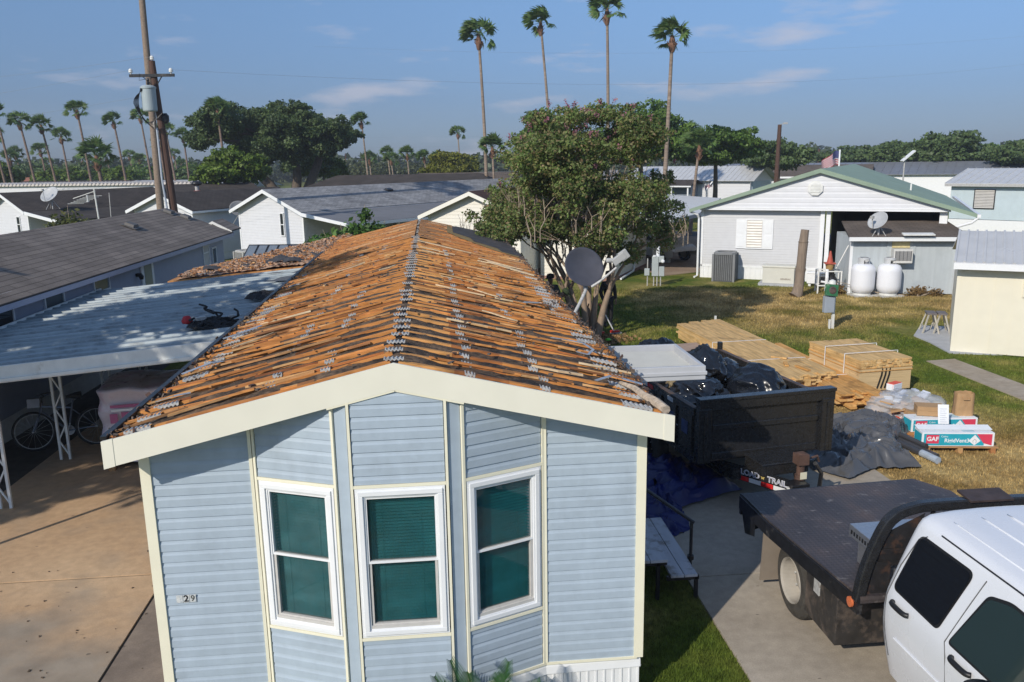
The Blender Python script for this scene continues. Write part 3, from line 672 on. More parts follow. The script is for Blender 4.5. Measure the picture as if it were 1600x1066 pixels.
for (a, b2, c2, d2) in ((x0, x1+.05, y0-.05, y0), (x0, x1+.05, y1, y1+.05), (x1, x1+.05, y0, y1)):
    mb.bb(a, b2, c2, d2, -.03, .14); 
mb.bb(x0, x1+.065, y0-.065, y0-.05, .03, .075); mb.bb(x1+.05, x1+.065, y0-.06, y1+.05, .03, .075)
mb.build('rim', m_alu, A_, bevel=.006)
mb = MB(); mb.tube([(-.1, -.4, -.35), (.2, -.45, -.12), (.55, -.5, -.03)], .02, 6); mb.build('bracket', m_alu, A_)
# ------------------------------------------------------------------ carport on the left
CP = thing('carport', 'long ribbed metal carport attached to the left side of the stripped home', 'carport', (0, 0, 0))
m_cpr = P('weathered_carport_roof', (.30, .345, .365), .55, .28, 2.2, dirt=(.16, .18, .19), dscale=2.2, dthr=.58, stretch=(.22, 4.5, 1))
cz = lambda x: 2.18+(x+7.5)*.085
mb = MB(); y = 4.9; x0, x1 = -7.5, -2.33
while y < 13.45:      # ribs run away from the house
    for (a, b2, za, zb) in ((0, .26, 0, 0), (.26, .275, 0, .032), (.275, .32, .032, .032), (.32, .335, .032, 0), (.335, .38, 0, 0)):
        ya, yb = y+a, min(y+b2, 13.5)
        if yb > ya: mb.face([(x0, ya, cz(x0)+za), (x1, ya, cz(x1)+za), (x1, yb, cz(x1)+zb), (x0, yb, cz(x0)+zb)])
    y += .38
mb.build('roof_panel', m_cpr, CP)
mb = MB(); f6 = lambda x, dz, y: (x, y, cz(x)+dz)
mb.prism([(x0-.04, -.19), (x1, -.19), (x1, .045), (x0-.04, .045)], lambda a, b, t: (a, 4.86+t, cz(a)+b), .04)
mb.prism([(x0-.04, -.17), (x1, -.17), (x1, -.13), (x0-.04, -.13)], lambda a, b, t: (a, 4.835+t, cz(a)+b), .024)
mb.prism([(x0-.04, -.16), (x0, -.16), (x0, .05), (x0-.04, .05)], lambda a, b, t: (a, 4.9+t, cz(a)+b), 8.6)
mb.bb(-2.33, -2.30, 4.86, 13.4, cz(x1)-.1, cz(x1)+.09)
mb.build('fascia', m_whited, CP)
mb = MB(); mb.bb(-6.26, -6.14, 5.0, 13.4, 2.12, 2.24); mb.build('beam', m_whited, CP)
for y in (5.56, 7.68, 9.8, 11.9):
    mb = MB()
    for dx in (-.075, .075): mb.bb(-6.2+dx-.02, -6.2+dx+.02, y-.02, y+.02, .03, 2.15)
    for i in range(7):
        z0 = .1+i*.29; s = 1 if i % 2 else -1
        mb.bar((-6.2-s*.07, y, z0), (-6.2+s*.07, y, z0+.27), .022, .022)
    mb.build('post', m_whited, CP)
mb = MB()
for (cx, cy, w, h) in ((-2.75, 11.3, .7, .9), (-3.0, 11.1, .5, .3), (-2.6, 12.3, .5, .5), (-2.5, 10.3, .3, .9), (-3.3, 12.6, .4, .15)):
    mb.face([(cx-w/2, cy-h/2, cz(cx)+.045), (cx+w*.4, cy-h/2, cz(cx)+.06), (cx+w/2, cy+h*.3, cz(cx)+.07), (cx+w*.1, cy+h*.5, cz(cx)+.06), (cx-w*.3, cy+h*.2, cz(cx)+.05)])
mb.bb(-2.62, -2.34, 4.9, 13.2, cz(-2.5)+.035, cz(-2.5)+.05)
mb.build('felt_scrap', P('grey_felt', (.12, .125, .135), .8, .2, 4), CP)
# lattice mast whose shadow lies on the driveway (left, outside the frame)
# ------------------------------------------------------------------ generic gabled building
m_shB = shingle('brown_shingle', (.265, .222, .19), (.20, .168, .145), .17, 1.6, .45); m_shD = shingle('dark_shingle', (.078, .066, .060), (.062, .054, .05)); m_shG = shingle('grey_shingle', (.33, .33, .335), (.22, .22, .23))
m_shC = shingle('chestnut_shingle', (.10, .055, .045), (.08, .045, .04)); m_shT = shingle('taupe_shingle', (.15, .12, .10), (.12, .10, .085))
m_green = P('green_roof_coating', (.25, .33, .245), .65, .06, 1.2, dirt=(.21, .285, .21), dscale=1.1, dthr=.58)
m_wsid = P('white_siding', (.68, .685, .71), .5, .03, 4); m_gsid = P('light_grey_siding', (.56, .565, .58), .5, .03, 4); m_csid = P('cream_siding', (.80, .76, .67), .5, .03, 4)
m_bsid = P('slate_blue_siding', (.30, .33, .42), .55, .05, 3); m_lb = P('powder_blue_wall', (.50, .59, .63), .6, .05, 2)
m_dark = glass('dark_glass', (.02, .024, .03)); m_int = P('dark_interior', (.03, .03, .032), .9, .1, 3); m_metr = P('white_metal_roof', (.60, .60, .60), .35, .08, 2, metal=.2, dirt=(.40, .40, .42), dscale=2, dthr=.66)
def roofquad(mb, A, B, C_, D_, th=.05, m=0):
    """A-B eave, D-C ridge; uv in metres"""
    A, B, C_, D_ = map(Vector, (A, B, C_, D_)); L = (B-A).length; Hh = (D_-A).length
    L2 = (C_-D_).length; o = (L-L2)/2
    mb.face([A, B, C_, D_], m, [(0, 0), (L, 0), (L-o if abs(o) > .01 else L, Hh), (o if abs(o) > .01 else 0, Hh)])
    dn = Vector((0, 0, -th)); mb.face([A+dn, D_+dn, C_+dn, B+dn], m)
    for p, q_ in ((A, B), (B, C_), (C_, D_), (D_, A)): mb.face([p, p+dn, q_+dn, q_], m)
def ribroof(mb, A, B, C_, D_, pitch=.3, m=0):
    A, B, C_, D_ = map(Vector, (A, B, C_, D_)); n = max(2, int((B-A).length/pitch)); up = (B-A).cross(D_-A).normalized()*.035
    roofquad(mb, A, B, C_, D_, m=m)
    for i in range(n+1):
        t_ = i/n; mb.bar(A.lerp(B, t_)+up*.4, D_.lerp(C_, t_)+up*.4, .05, .05, m=m)
def win(parent, x, z, w, h, y=-.02, mat=None, face='f', sash=True, frame=None, name='window'):
    """window on the gable (face f: local x, y const) or on a side wall (face s: local y at x const)"""
    f = MB(); g = MB()
    def B_(mb, a0, a1, z0, z1, t0, t1):
        if face == 'f': mb.bb(a0, a1, y+t0, y+t1, z0, z1)
        else: mb.bb(y+t0*(1 if y < 0 else -1), y+t1*(1 if y < 0 else -1), a0, a1, z0, z1)
    t_ = .05
    B_(f, x-w/2-t_, x+w/2+t_, z-h/2-t_, z-h/2, -.03, .03); B_(f, x-w/2-t_, x+w/2+t_, z+h/2, z+h/2+t_, -.03, .03)
    B_(f, x-w/2-t_, x-w/2, z-h/2, z+h/2, -.03, .03); B_(f, x+w/2, x+w/2+t_, z-h/2, z+h/2, -.03, .03)
    if sash: B_(f, x-w/2, x+w/2, z-.02, z+.02, -.02, .03)
    B_(g, x-w/2, x+w/2, z-h/2, z+h/2, -.008, .02)
    fo = f.build(name, frame or m_white, parent); g.build('pane', mat or m_dark, fo); return fo
def gable_house(name, label, cat, Lp, Rp, length, ze, zp, wallm, roofm, trimm=None, os=.3, of=.3, xp=None, course=.2, skirt=.55, skirtm=None, rightx=0, base=.0, group=None, metal=False, fh=.17, rightwall=True):
    Lp = Vector(Lp); Rp = Vector(Rp); d = Rp-Lp; w = d.length; rz = math.atan2(d.y, d.x); mid = (Lp+Rp)/2
    o = thing(name, label, cat, (mid.x, mid.y, 0), rz, group); h = w/2; xp = 0 if xp is None else xp; trimm = trimm or m_white
    zr = zp-.0; sl = (zr-ze-.1)/(h)
    mb = MB(); siding(mb, (0, 0), (1, 0), (0, -1), [(-h, skirt), (h, skirt), (h, ze), (xp, zr-.12), (-h, ze)], course, LAP1)
    siding(mb, (h, 0), (0, 1), (1, 0), [(0, skirt), (length, skirt), (length, ze), (0, ze)], course, LAP1)
    siding(mb, (-h, 0), (0, 1), (-1, 0), [(0, skirt), (length, skirt), (length, ze), (0, ze)], course, LAP1)
    mb.face([(-h, length, 0), (h, length, 0), (h, length, ze), (xp, length, zr-.12), (-h, length, ze)])
    mb.build('wall', wallm, o)
    if skirt > 0:
        mb = MB(); k = int(w/.2)
        for i in range(k): mb.bb(-h+w*i/k, -h+w*(i+.85)/k, -.005, .05, 0, skirt)
        mb.bb(-h, h, .0, .05, 0, skirt+.004); mb.bb(h-.05, h, 0.06, length, 0, skirt); mb.bb(-h, -h+.05, .06, length, 0, skirt); mb.build('skirting', skirtm or m_white, o)
    mb = MB(); slr = (zr-ze-.0)/(h-xp); sll = (zr-ze)/(h+xp)
    xr, xl = h+os+rightx, -h-os; zR = zr-slr*(xr-xp)+.02; zL = zr-sll*(xp-xl)+.02
    fn = ribroof if metal else roofquad
    fn(mb, (xr, -of, zR), (xr, length+of, zR), (xp, length+of, zr+.02), (xp, -of, zr+.02))
    fn(mb, (xl, length+of, zL), (xl, -of, zL), (xp, -of, zr+.02), (xp, length+of, zr+.02))
    mb.build('roof', roofm, o)
    mb = MB()
    for (xa, za) in ((xr-rightx, zr-slr*(xr-rightx-xp)+.02), (xl, zL)):
        mb.prism([(xp, zr+.0), (xa, za-.02), (xa, za-.02-fh), (xp, zr-fh)], lambda a, b, t: (a, -of-.03+t, b), .03)
    mb.bb(xr-.0, xr+.025, -of-.03, length+of, zR-.14, zR-.035); mb.bb(xl-.025, xl, -of-.03, length+of, zL-.14, zL-.035); mb.build('fascia', trimm, o)
    mb = MB()
    for s in (-1, 1): mb.bb(s*(h-.09), s*(h+.012), -.03, .08, skirt-.02, ze-.02)
    split(mb, 'corner_trim', trimm, o)
    o['_'] = 0; del o['_']
    return o, h, w
def vent(parent, x, y, z, sl, m, w=.3):
    mb = MB(); q = Matrix.Rotation(sl, 3, 'Y'); mb.box((x, y, z+.05), (w, .42, .08), q, taper=.85); mb.box((x, y, z), (w*1.5, .6, .015), q); return mb.build('roof_vent', m, parent, bevel=.01)
def pipe(parent, x, y, z, h=.3, r=.035, m=None):
    mb = MB(); mb.lathe([(r*1.8, -.05), (r*1.8, .02), (r, .05), (r, h)], 10, c=(x, y, z)); return mb.build('vent_pipe', m or m_whited, parent)

# --- N1: slate blue neighbour seen along its side
N1, h1, w1 = gable_house('neighbour_house', 'slate blue single storey home with brown shingle roof beyond the carport', 'house', (-11.82, 6.5), (-7.86, 6.35), 17.7, 2.74, 3.52, m_bsid, m_shB, P('lilac_trim', (.42, .42, .50), .5, .04, 4), os=.32, of=.35, course=.13, skirt=.45, skirtm=m_whited, fh=.2)
sl1 = math.atan2(.78, 1.98)
for (px, y, z) in ((.75, 22.3, 3.28), (.35, 28.2-1.4, 3.42), (.85, 28.4-1.4, 3.22)): vent(N1, px, y-9.5, z, sl1, P('roof_vent_grey', (.13, .12, .11), .6, .1, 5))
h1x = h1+.012
for (y, z, w, h) in ((12.45, 2.42, .75, .55), (14.5, 2.40, .78, .5), (16.85, 2.38, .8, .45)):
    win(N1, y-9.5, z, w, h, y=h1x, face='s', sash=False, mat=glass('curtained_glass', (.10, .12, .13), .2) if y > 13 else m_dark)
win(N1, 15.6, 2.15, .6, .85, y=h1x, face='s', mat=P('louvre_light', (.5, .5, .5), .5, .1, 3)); win(N1, 16.5, 1.95, .4, .5, y=h1x, face='s', sash=False, mat=glass('blue_glass', (.03, .07, .12), .2))
mb = MB(); y0 = 10.25; mb.bb(h1x, h1x+.04, y0-.45, y0+.45, .55, 2.72); dd = mb.build('door', m_white, N1, bevel=.01)
mb = MB(); mb.bb(h1x+.041, h1x+.048, y0-.27, y0+.27, 1.1, 2.5); mb.build('pane', glass('pale_glass', (.22, .25, .27), .15), dd)
mb = MB(); mb.bb(h1x+.0, h1x+.12, y0-.78, y0-.66, 2.18, 2.26); mb.lathe([(.05, 0), (.07, .08), (.03, .14)], 10, c=(h1x+.12, y0-.72, 2.1)); mb.build('wall_lamp', m_black, N1)
# little rear gable roof peeking beyond its far end
mb = MB(); y0 = 18.1; roofquad(mb, (2.25, y0-.1, 2.7), (2.25, y0+1.2, 2.7), (1.6, y0+1.2, 3.05), (1.6, y0-.1, 3.05)); roofquad(mb, (.95, y0+1.2, 2.7), (.95, y0-.1, 2.7), (1.6, y0-.1, 3.05), (1.6, y0+1.2, 3.05)); mb.build('porch_roof', m_shB, N1)
mb = MB(); mb.prism([(1.6, 3.04), (2.27, 2.68), (2.27, 2.58), (1.6, 2.94)], lambda a, b, t: (a, y0-.14+t, b), .03); mb.prism([(1.6, 3.04), (.93, 2.68), (.93, 2.58), (1.6, 2.94)], lambda a, b, t: (a, y0-.14+t, b), .03); mb.build('porch_fascia', m_whited, N1)

# --- W: white home with grey shingle roof
a = R(42); WR = Vector((-5.79, 34.17)); WL = Vector((-9.54, 37.55)); ax = Vector((math.sin(a), math.cos(a)))
Wh, hw, ww = gable_house('white_house', 'white clapboard home with mottled grey shingle roof and one narrow gable window', 'house', WL, WR, 19, 2.85, 3.80, m_wsid, m_shG, of=.35, course=.14, skirt=.35, os=.28)
win(Wh, .95, 2.1, .22, 1.05, y=-.03)
mb = MB(); roofquad(mb, (hw+3.4, -.35, 2.32), (hw+3.4, 16, 2.32), (hw+.27, 16, 2.72), (hw+.27, -.35, 2.72)); mb.build('carport_roof', P('grey_roll_roof', (.17, .17, .18), .8, .12, .8), Wh)
mb = MB(); mb.prism([(hw+.25, 2.74), (hw+3.42, 2.34), (hw+3.42, 2.2), (hw+.25, 2.58)], lambda a_, b_, t: (a_, -.4+t, b_), .05); mb.bb(hw+3.4, hw+3.43, -.35, 16, 2.16, 2.3); mb.build('carport_fascia', m_white, Wh)
for y in (.3, 4, 8, 12, 15.5):
    mb = MB(); mb.bb(hw+3.2, hw+3.3, y, y+.1, 0, 2.3); mb.build('post', m_white, Wh)
mb = MB(); mb.bb(hw+.3, hw+3, 6, 9, 0, 2.4); mb.build('storage_room', m_wsid, Wh)
vent(Wh, .9, 7.5, 3.48, math.atan2(.95, hw), m_black)
mb = MB(); mb.bb(-.35, .35, -.35, .35, 0, .75); 
AC1 = thing('air_conditioner', 'grey outdoor air conditioner against the white home, behind the torn roof', 'air conditioner', (-9.0, 36.1, 0), -R(48))
def ac_unit(o, s, hgt_, m, slats=22):
    mb = MB(); mb.bb(-s, s, -s, s, .0, .06); mb.bb(-s+.02, s-.02, -s+.02, s-.02, .06, hgt_-.07)
    mb.build('housing', P('ac_dark', (.07, .075, .08), .6, .1, 5), o)
    mb = MB()
    for k in range(slats):
        u = -s+2*s*(k+.5)/slats
        for (x, y) in ((u, -s), (u, s), (-s, u), (s, u)): mb.bb(x-.012, x+.012, y-.012, y+.012, .05, hgt_-.07)
    for (x, y) in ((-s, -s), (s, -s), (s, s), (-s, s)): mb.bb(x-.04, x+.04, y-.04, y+.04, 0, hgt_-.05)
    mb.build('grille', m, o)
    mb = MB(); n = 28; ro = s+.03
    def rr(t_, r): 
        c, s_ = math.cos(t_), math.sin(t_); k = 1/max(abs(c), abs(s_))**.7; return (c*r*k, s_*r*k)
    for i in range(n):
        t0, t1 = 2*math.pi*i/n, 2*math.pi*(i+1)/n; a0, a1 = rr(t0, ro), rr(t1, ro); b0, b1 = rr(t0, ro*.93), rr(t1, ro*.93); c0, c1 = (math.cos(t0)*ro*.72, math.sin(t0)*ro*.72), (math.cos(t1)*ro*.72, math.sin(t1)*ro*.72)
        mb.face([(*a0, hgt_-.08), (*a1, hgt_-.08), (*a1, hgt_-.01), (*a0, hgt_-.01)]); mb.face([(*a0, hgt_-.01), (*a1, hgt_-.01), (*b1, hgt_+.02), (*b0, hgt_+.02)]); mb.face([(*b0, hgt_+.02), (*b1, hgt_+.02), (*c1, hgt_+.02), (*c0, hgt_+.02)]); mb.face([(*c0, hgt_+.02), (*c1, hgt_+.02), (c1[0], c1[1], hgt_-.05), (c0[0], c0[1], hgt_-.05)])
    mb.build('top_cover', m, o)
    mb = MB(); mb.lathe([(.001, hgt_-.03), (.1, hgt_-.02), (.1, hgt_-.04)], 16)
    for k in range(4): mb.box((.5*s*math.cos(k*1.57), .5*s*math.sin(k*1.57), hgt_-.05), (.6*s, .14, .01), Matrix.Rotation(k*1.57, 3, 'Z'))
    mb.build('fan', m_black, o)
ac_unit(AC1, .45, .8, m_galv, 14)
SP = thing('panel_rack', 'tilted row of dark framed panels leaning in front of the white home', 'panel rack', (-6.8, 31.8, 0), -R(10))
mb = MB()
mb.box((0, 0, 1.0), (2.9, 1.5, .05), Matrix.Rotation(R(30), 3, 'X')); 
for k in range(4): mb.bar((-1.3+k*.87, -.3, 0), (-1.3+k*.87, -.3, .8), .05, .05); mb.bar((-1.3+k*.87, .5, 0), (-1.3+k*.87, .5, 1.25), .05, .05)
mb.build('frame', m_black, SP)
mb = MB(); q = Matrix.Rotation(R(30), 3, 'X')
for k in range(6): mb.box(Vector((-1.2+k*.48, 0, 1.0))+q@Vector((0, 0, .035)), (.38, 1.3, .012), q)
mb.build('panel', P('panel_blue', (.16, .19, .23), .3, .1, 3), SP)

# --- B: white gable behind the pole, long dark roof
Bh, hb, wb = gable_house('dark_roofed_house', 'white gabled home with long dark shingle roof behind the leaning pole', 'house', (-15.43, 39.71), (-11.9, 37.71), 9, 2.85, 3.62, m_wsid, m_shD, of=.3, course=.16, skirt=.4)
def w2l(o, x, y, z):
    a = o.rotation_euler.z; dx, dy = x-o.location.x, y-o.location.y; return (dx*math.cos(a)+dy*math.sin(a), -dx*math.sin(a)+dy*math.cos(a), z)
rdv = Vector((.94, .34)); pdv = Vector((.34, -.94)); re = Vector((-11.6, 51.4)); rs_ = Vector((-16.8, 49.6))
def wq(*p): return [w2l(Bh, *q_) for q_ in p]
e1, e0 = re+pdv*6.3+rdv*.4, rs_+pdv*6.3; f1, f0 = re-pdv*6, rs_-pdv*6
mb = MB(); roofquad(mb, *wq((*e0, 2.9), (*e1, 2.9), (*re, 3.83), (*rs_, 3.83))); roofquad(mb, *wq((*f1, 2.9), (*f0, 2.9), (*rs_, 3.83), (*re, 3.83))); mb.face(wq((*e1, 2.9), (*f1, 2.9), (*re, 3.83))); mb.build('main_roof', m_shD, Bh)
e1, e0 = re+pdv*5.8+rdv*.1, rs_+pdv*5.8; mb = MB(); mb.face(wq((*e0, 0), (*e1, 0), (*e1, 2.9), (*e0, 2.9))); f1 = re-pdv*5.5; mb.face(wq((*e1, 0), (*f1, 0), (*f1, 2.9), (*e1, 2.9))); mb.build('rear_wall', P('pale_blue_wall', (.55, .60, .68), .5, .04, 3), Bh)
g1, g0 = e1-rdv*1.2-pdv*-.05, e1-rdv*2.6-pdv*-.05; mb = MB(); mb.face(wq((*g0, 1.9), (*g1, 1.9), (*g1, 2.55), (*g0, 2.55))); mb.build('dark_window', m_dark, Bh)
g1, g0 = re+pdv*6.35+rdv*.4, rs_+pdv*6.35; mb = MB(); mb.face(wq((*g0, 2.76), (*g1, 2.76), (*g1, 2.9), (*g0, 2.9))); mb.build('gutter', m_galv, Bh)
slb = math.atan2(1.2, 6.3)
def dish(name, label, loc, rz, r=.5, tripod=True, m=None, tilt=40, group=None):
    o = thing(name, label, 'satellite dish', loc, rz, group); m = m or P('pale_dish', (.42, .43, .44), .45, .08, 5); q = Matrix.Rotation(R(90-tilt), 3, 'X'); c = Vector((0, 0, r*1.5)); mb = MB()
    mb.lathe([(.001, 0)]+[(r*i/8, r*.22*(i/8)**2) for i in range(1, 9)]+[(r, r*.19), (r*.5, r*.02), (.001, -.03)], 28, c=c, rot=q, sx=1.05); mb.build('reflector', m, o, smooth=True)
    f = q@Vector((0, 0, 1)); tip = c+f*r*1.25+Vector((0, 0, -.1)); mb = MB(); mb.tube([c+q@Vector((0, -r, .1)), tip], .018, 6); mb.box(tip, (.1, .12, .1)); mb.build('feed_arm', m_galv, o)
    mb = MB(); mb.tube([(0, .05, 0), (0, .05, r*1.5)], .03, 8)
    if tripod:
        for k in range(3): a = k*2.09+.5; mb.tube([(.5*math.cos(a)*r*1.6, .5*math.sin(a)*r*1.6, 0), (0, .05, r*1.1)], .014, 5)
    mb.build('mount', m_galv, o); return o
dish('satellite_dish', 'large pale satellite dish on the dark roof beside the white home', (-9.75, 38.7, 1.95), R(25), .5, m=P('dull_dish', (.22, .22, .22), .5, .1, 5))
VP_ = thing('roof_turbine', 'dark roof turbine with rust red base on the long dark roof', 'roof vent', (-14.1, 47.2, 3.42))
mb = MB(); mb.lathe([(.2, -.3), (.3, 0), (.16, .06)], 14); mb.build('base', P('red_sealant', (.32, .07, .05), .7, .2, 6), VP_); mb = MB(); mb.lathe([(.12, .06), (.12, .35)], 12); mb.build('neck', m_galv, VP_); mb = MB(); mb.lathe([(.12, .35), (.3, .42), (.32, .52), (.2, .62), (.02, .66)], 16, m=0); mb.build('turbine', m_black, VP_, smooth=True)
# --- A: white gable far left with dish
Ar = Vector((-21.38, 40.81)); Al = Ar-Vector((.77, -.64))*4.3
Ah, ha, wa = gable_house('white_gabled_house', 'white gabled home at the left edge with dark roof and small sash window', 'house', Al, Ar, 8.6, 2.85, 3.70, m_wsid, m_shD, of=.35, course=.16, skirt=.4)
win(Ah, ha-1.05, 2.0, .3, .8, y=-.03)
mb = MB(); roofquad(mb, (ha+3.6, -.3, 2.35), (ha+3.6, 8, 2.35), (ha+.27, 8, 2.74), (ha+.27, -.3, 2.74)); mb.build('porch_roof', m_shD, Ah)
mb = MB(); mb.prism([(ha+.25, 2.75), (ha+3.6, 2.36), (ha+3.6, 2.2), (ha+.25, 2.58)], lambda a_, b_, t: (a_, -.35+t, b_), .05); mb.build('porch_fascia', m_white, Ah)
mb = MB(); mb.bb(ha+.5, ha+3.2, 2.2, 5, 0, 2.3); mb.build('porch_wall', m_wsid, Ah); win(Ah, ha+1.3, 1.75, .6, .7, y=2.17)
dish('satellite_dish', 'grey satellite dish on the dark roof at the far left', (-20.3, 41.3, 2.8), R(-22), .5)
pipe(Ah, ha-.2, 3.5, 3.1, .35)
TA = thing('tv_antenna', 'tall bare television antenna standing before the dark roofs at left', 'antenna', (-16.2, 37, 0))
mb = MB(); mb.tube([(0, 0, 0), (-.15, 0, 3.95)], .035, 6); mb.build('pole', m_whited, TA); mb = MB(); mb.tube([(.42, 0, 0), (.55, 0, 3.75)], .02, 5); mb.build('stay', m_galv, TA)
mb = MB(); mb.bar((-1.2, 0, 3.5), (-.1, 0, 3.85), .03, .03); mb.bar((-1.9, .3, 3.95), (.5, .3, 4.0), .03, .03)
for k in range(7): 
    x = -1.1+k*.15; mb.bar((x-.35, -.1, 3.5+k*.06-.25), (x+.35, .1, 3.5+k*.06-.25), .02, .02)
for k in range(9): x = -1.8+k*.25; mb.bar((x, -.3, 3.96), (x+.05, .5, 3.98), .018, .018)
mb.build('elements', m_whited, TA)

# --- CH: cream home and its garage
CR_ = Vector((3.94, 27.2)); CL_ = Vector((.21, 29.27))
Ch, hc, wc = gable_house('cream_house', 'cream clapboard home with chestnut roof, half hidden by the stripped roof', 'house', CL_, CR_, 15, 2.9, 3.78, m_csid, m_shC, P('cream_trim', (.82, .79, .70), .5, .03, 4), of=.35, course=.15, skirt=.4, skirtm=P('tan_skirting', (.42, .33, .27), .7, .06, 3), os=.3)
mb = MB(); mb.bb(.35, .65, -.03, -.005, 1.45, 2.15); mb.build('gable_vent', m_whited, Ch)
Gg = thing('garage', 'cream siding garage with flat roof behind the flowering tree', 'garage', (4.95, 28.6, 0), -R(29.2))
mb = MB(); gw = 3.24; siding(mb, (0, 0), (1, 0), (0, -1), [(0, .12), (gw, .12), (gw, 2.35), (0, 2.35)], .15, LAP1); siding(mb, (gw, 0), (0, 1), (1, 0), [(0, .12), (5.3, .12), (5.3, 2.35), (0, 2.35)], .15, LAP1); mb.bb(.02, gw-.02, .02, 5.3, .02, 2.36); mb.build('wall', m_csid, Gg)
mb = MB(); mb.bb(-.02, gw+.03, -.03, 5.3, 0, .13); mb.build('base', P('brick_red_base', (.30, .17, .13), .9, .12, 6), Gg)
mb = MB(); mb.tube([(gw+.07, 3.0, 2.2), (gw+.07, 3.0, .25), (gw+.15, 2.6, .12), (gw+.25, .3, .08)], .045, 8); mb.build('downspout', m_white, Gg)
mb = MB(); mb.bb(-.2, gw+.2, -.2, 5.5, 2.37, 2.45); mb.build('roof', m_shC, Gg)
Cp2 = thing('rear_carport', 'white flat roofed carport with slim posts sheltering a pale car', 'carport', (8.3, 29.5, 0), -R(32))
# roof plan in world metres -> local
def loc2(o, x, y):
    a = o.rotation_euler.z; dx, dy = x-o.location.x, y-o.location.y; return (dx*math.cos(a)+dy*math.sin(a), -dx*math.sin(a)+dy*math.cos(a))
RP = [(8.35, 27.9, 2.62), (10.4, 27.4, 2.5), (12.35, 30.1, 2.52), (17.4, 41.5, 2.62), (15.2, 46, 2.7), (11.5, 38, 2.72)]
mb = MB(); pts = [(*loc2(Cp2, x, y), z) for x, y, z in RP]; n = len(pts)
mb.face(pts); mb.face([(x, y, z-.16) for x, y, z in pts][::-1])
for i in range(n): p, q_ = pts[i], pts[(i+1) % n]; mb.face([p, (p[0], p[1], p[2]-.16), (q_[0], q_[1], q_[2]-.16), q_])
mb.build('roof', P('white_carport_roof', (.66, .66, .65), .5, .06, 2, dirt=(.5, .5, .49), dscale=2, dthr=.64), Cp2)
for (x, y) in ((11.69, 32.6), (13.0, 34.48), (14.34, 35.95), (10.62, 31.09)):
    mb = MB(); q2 = loc2(Cp2, x, y); mb.bb(q2[0]-.07, q2[0]+.07, q2[1]-.07, q2[1]+.07, 0, 2.5); mb.bb(q2[0]-.12, q2[0]+.12, q2[1]-.12, q2[1]+.12, 0, .2); mb.build('post', m_whited, Cp2)

# --- GH: green roofed house
GL = Vector((11.66, 27.56)); gd = Vector((.868, -.4966)); GR = GL+gd*9.3
GH, hg, wg = None, 4.65, 9.3
GH = thing('green_roofed_house', 'light grey home with wide low green roof and open carport bay', 'house', ((GL+GR)/2).to_3d(), math.atan2(gd.y, gd.x))
mb = MB(); PX = .1; ZG = 4.5
siding(mb, (0, 0), (1, 0), (0, -1), [(-hg, .55), (PX, .55), (PX, 2.86), (-hg, 2.86)], .105, LAP1); siding(mb, (-hg, 0), (0, 1), (-1, 0), [(0, .5), (15, .5), (15, 2.9), (0, 2.9)], .105, LAP1)
mb.build('wall', m_gsid, GH)
mb = MB(); siding(mb, (0, -.34), (1, 0), (0, -1), [(-hg+.15, 2.98), (hg-.1, 2.98), (0, ZG-.14)], .21, LAP); mb.build('gable_wall', m_wsid, GH)
mb = MB(); mb.bb(-hg, hg, -.36, 0, 2.87, 2.97); mb.bb(-hg-.01, hg, -.37, -.355, 2.95, 3.0); mb.build('soffit', m_white, GH)
mb = MB(); roofquad(mb, (hg+.85, -.5, 2.82), (hg+.55, 14.5, 2.82), (0.6, 15.5, ZG), (0, -.5, ZG)); roofquad(mb, (-hg+.6, 15.5, 2.9), (-hg-.4, -.5, 2.9), (0, -.5, ZG), (.6, 15.5, ZG)); mb.build('roof', m_green, GH)
mb = MB()
for xa, za in ((hg+.85, 2.82), (-hg-.4, 2.9)): mb.prism([(0, ZG+.01), (xa, za+.01), (xa, za-.13), (0, ZG-.16)], lambda a_, b_, t: (a_, -.54+t, b_), .04)
mb.build('fascia', m_green, GH)
mb = MB(); mb.bb(hg+.86, hg+.98, -.5, 14.5, 2.68, 2.8); mb.tube([(hg+.9, -.45, 2.68), (hg+.7, -.5, 2.5), (hg+.12, -.45, 2.3), (hg+.02, -.3, 2.1), (hg+.02, -.3, .1)], .05, 8); mb.tube([(-hg-.38, -.45, 2.8), (-hg-.1, -.3, 2.66), (-hg-.06, -.2, 2.5), (-hg-.06, -.2, .1), (-hg-.15, -.4, .05)], .045, 8); split(mb, 'gutter', m_white, GH)
mb = MB(); mb.bb(PX-.02, PX+.14, -.12, .05, .1, 2.87); mb.bb(PX+.2, PX+.36, -.10, .05, 0, 2.87); mb.bb(hg-.35, hg-.08, -.12, .06, 0, 2.87); mb.bb(-hg-.01, -hg+.1, -.03, .05, .4, 2.86); split(mb, 'post', m_white, GH)
mb = MB(); k = 24
for i in range(k): mb.bb(-hg+4.7*i/k, -hg+4.7*(i+.85)/k, -.02, .02, 0, .5)
mb.bb(-hg, PX, -.03, .0, .47, .56); mb.bb(-hg, PX, .0, .03, 0, .5); mb.build('skirting', m_white, GH)
mb = MB(); mb.face([(PX+.4, 0, 0), (PX+.4, 12, 0), (PX+.4, 12, 2.9), (PX+.4, 0, 2.9)]); mb.face([(PX+.4, 12, 0), (hg, 12, 0), (hg, 12, 2.9), (PX+.4, 12, 2.9)]); mb.face([(PX, 0, 2.9), (hg, 0, 2.9), (hg, 12, 2.9), (PX, 12, 2.9)]); mb.face([(hg-.05, 3, 0), (hg-.05, 12, 0), (hg-.05, 12, 2.9), (hg-.05, 3, 2.9)]); mb.build('carport_interior', P('shaded_panel', (.16, .155, .15), .8, .1, 3), GH)
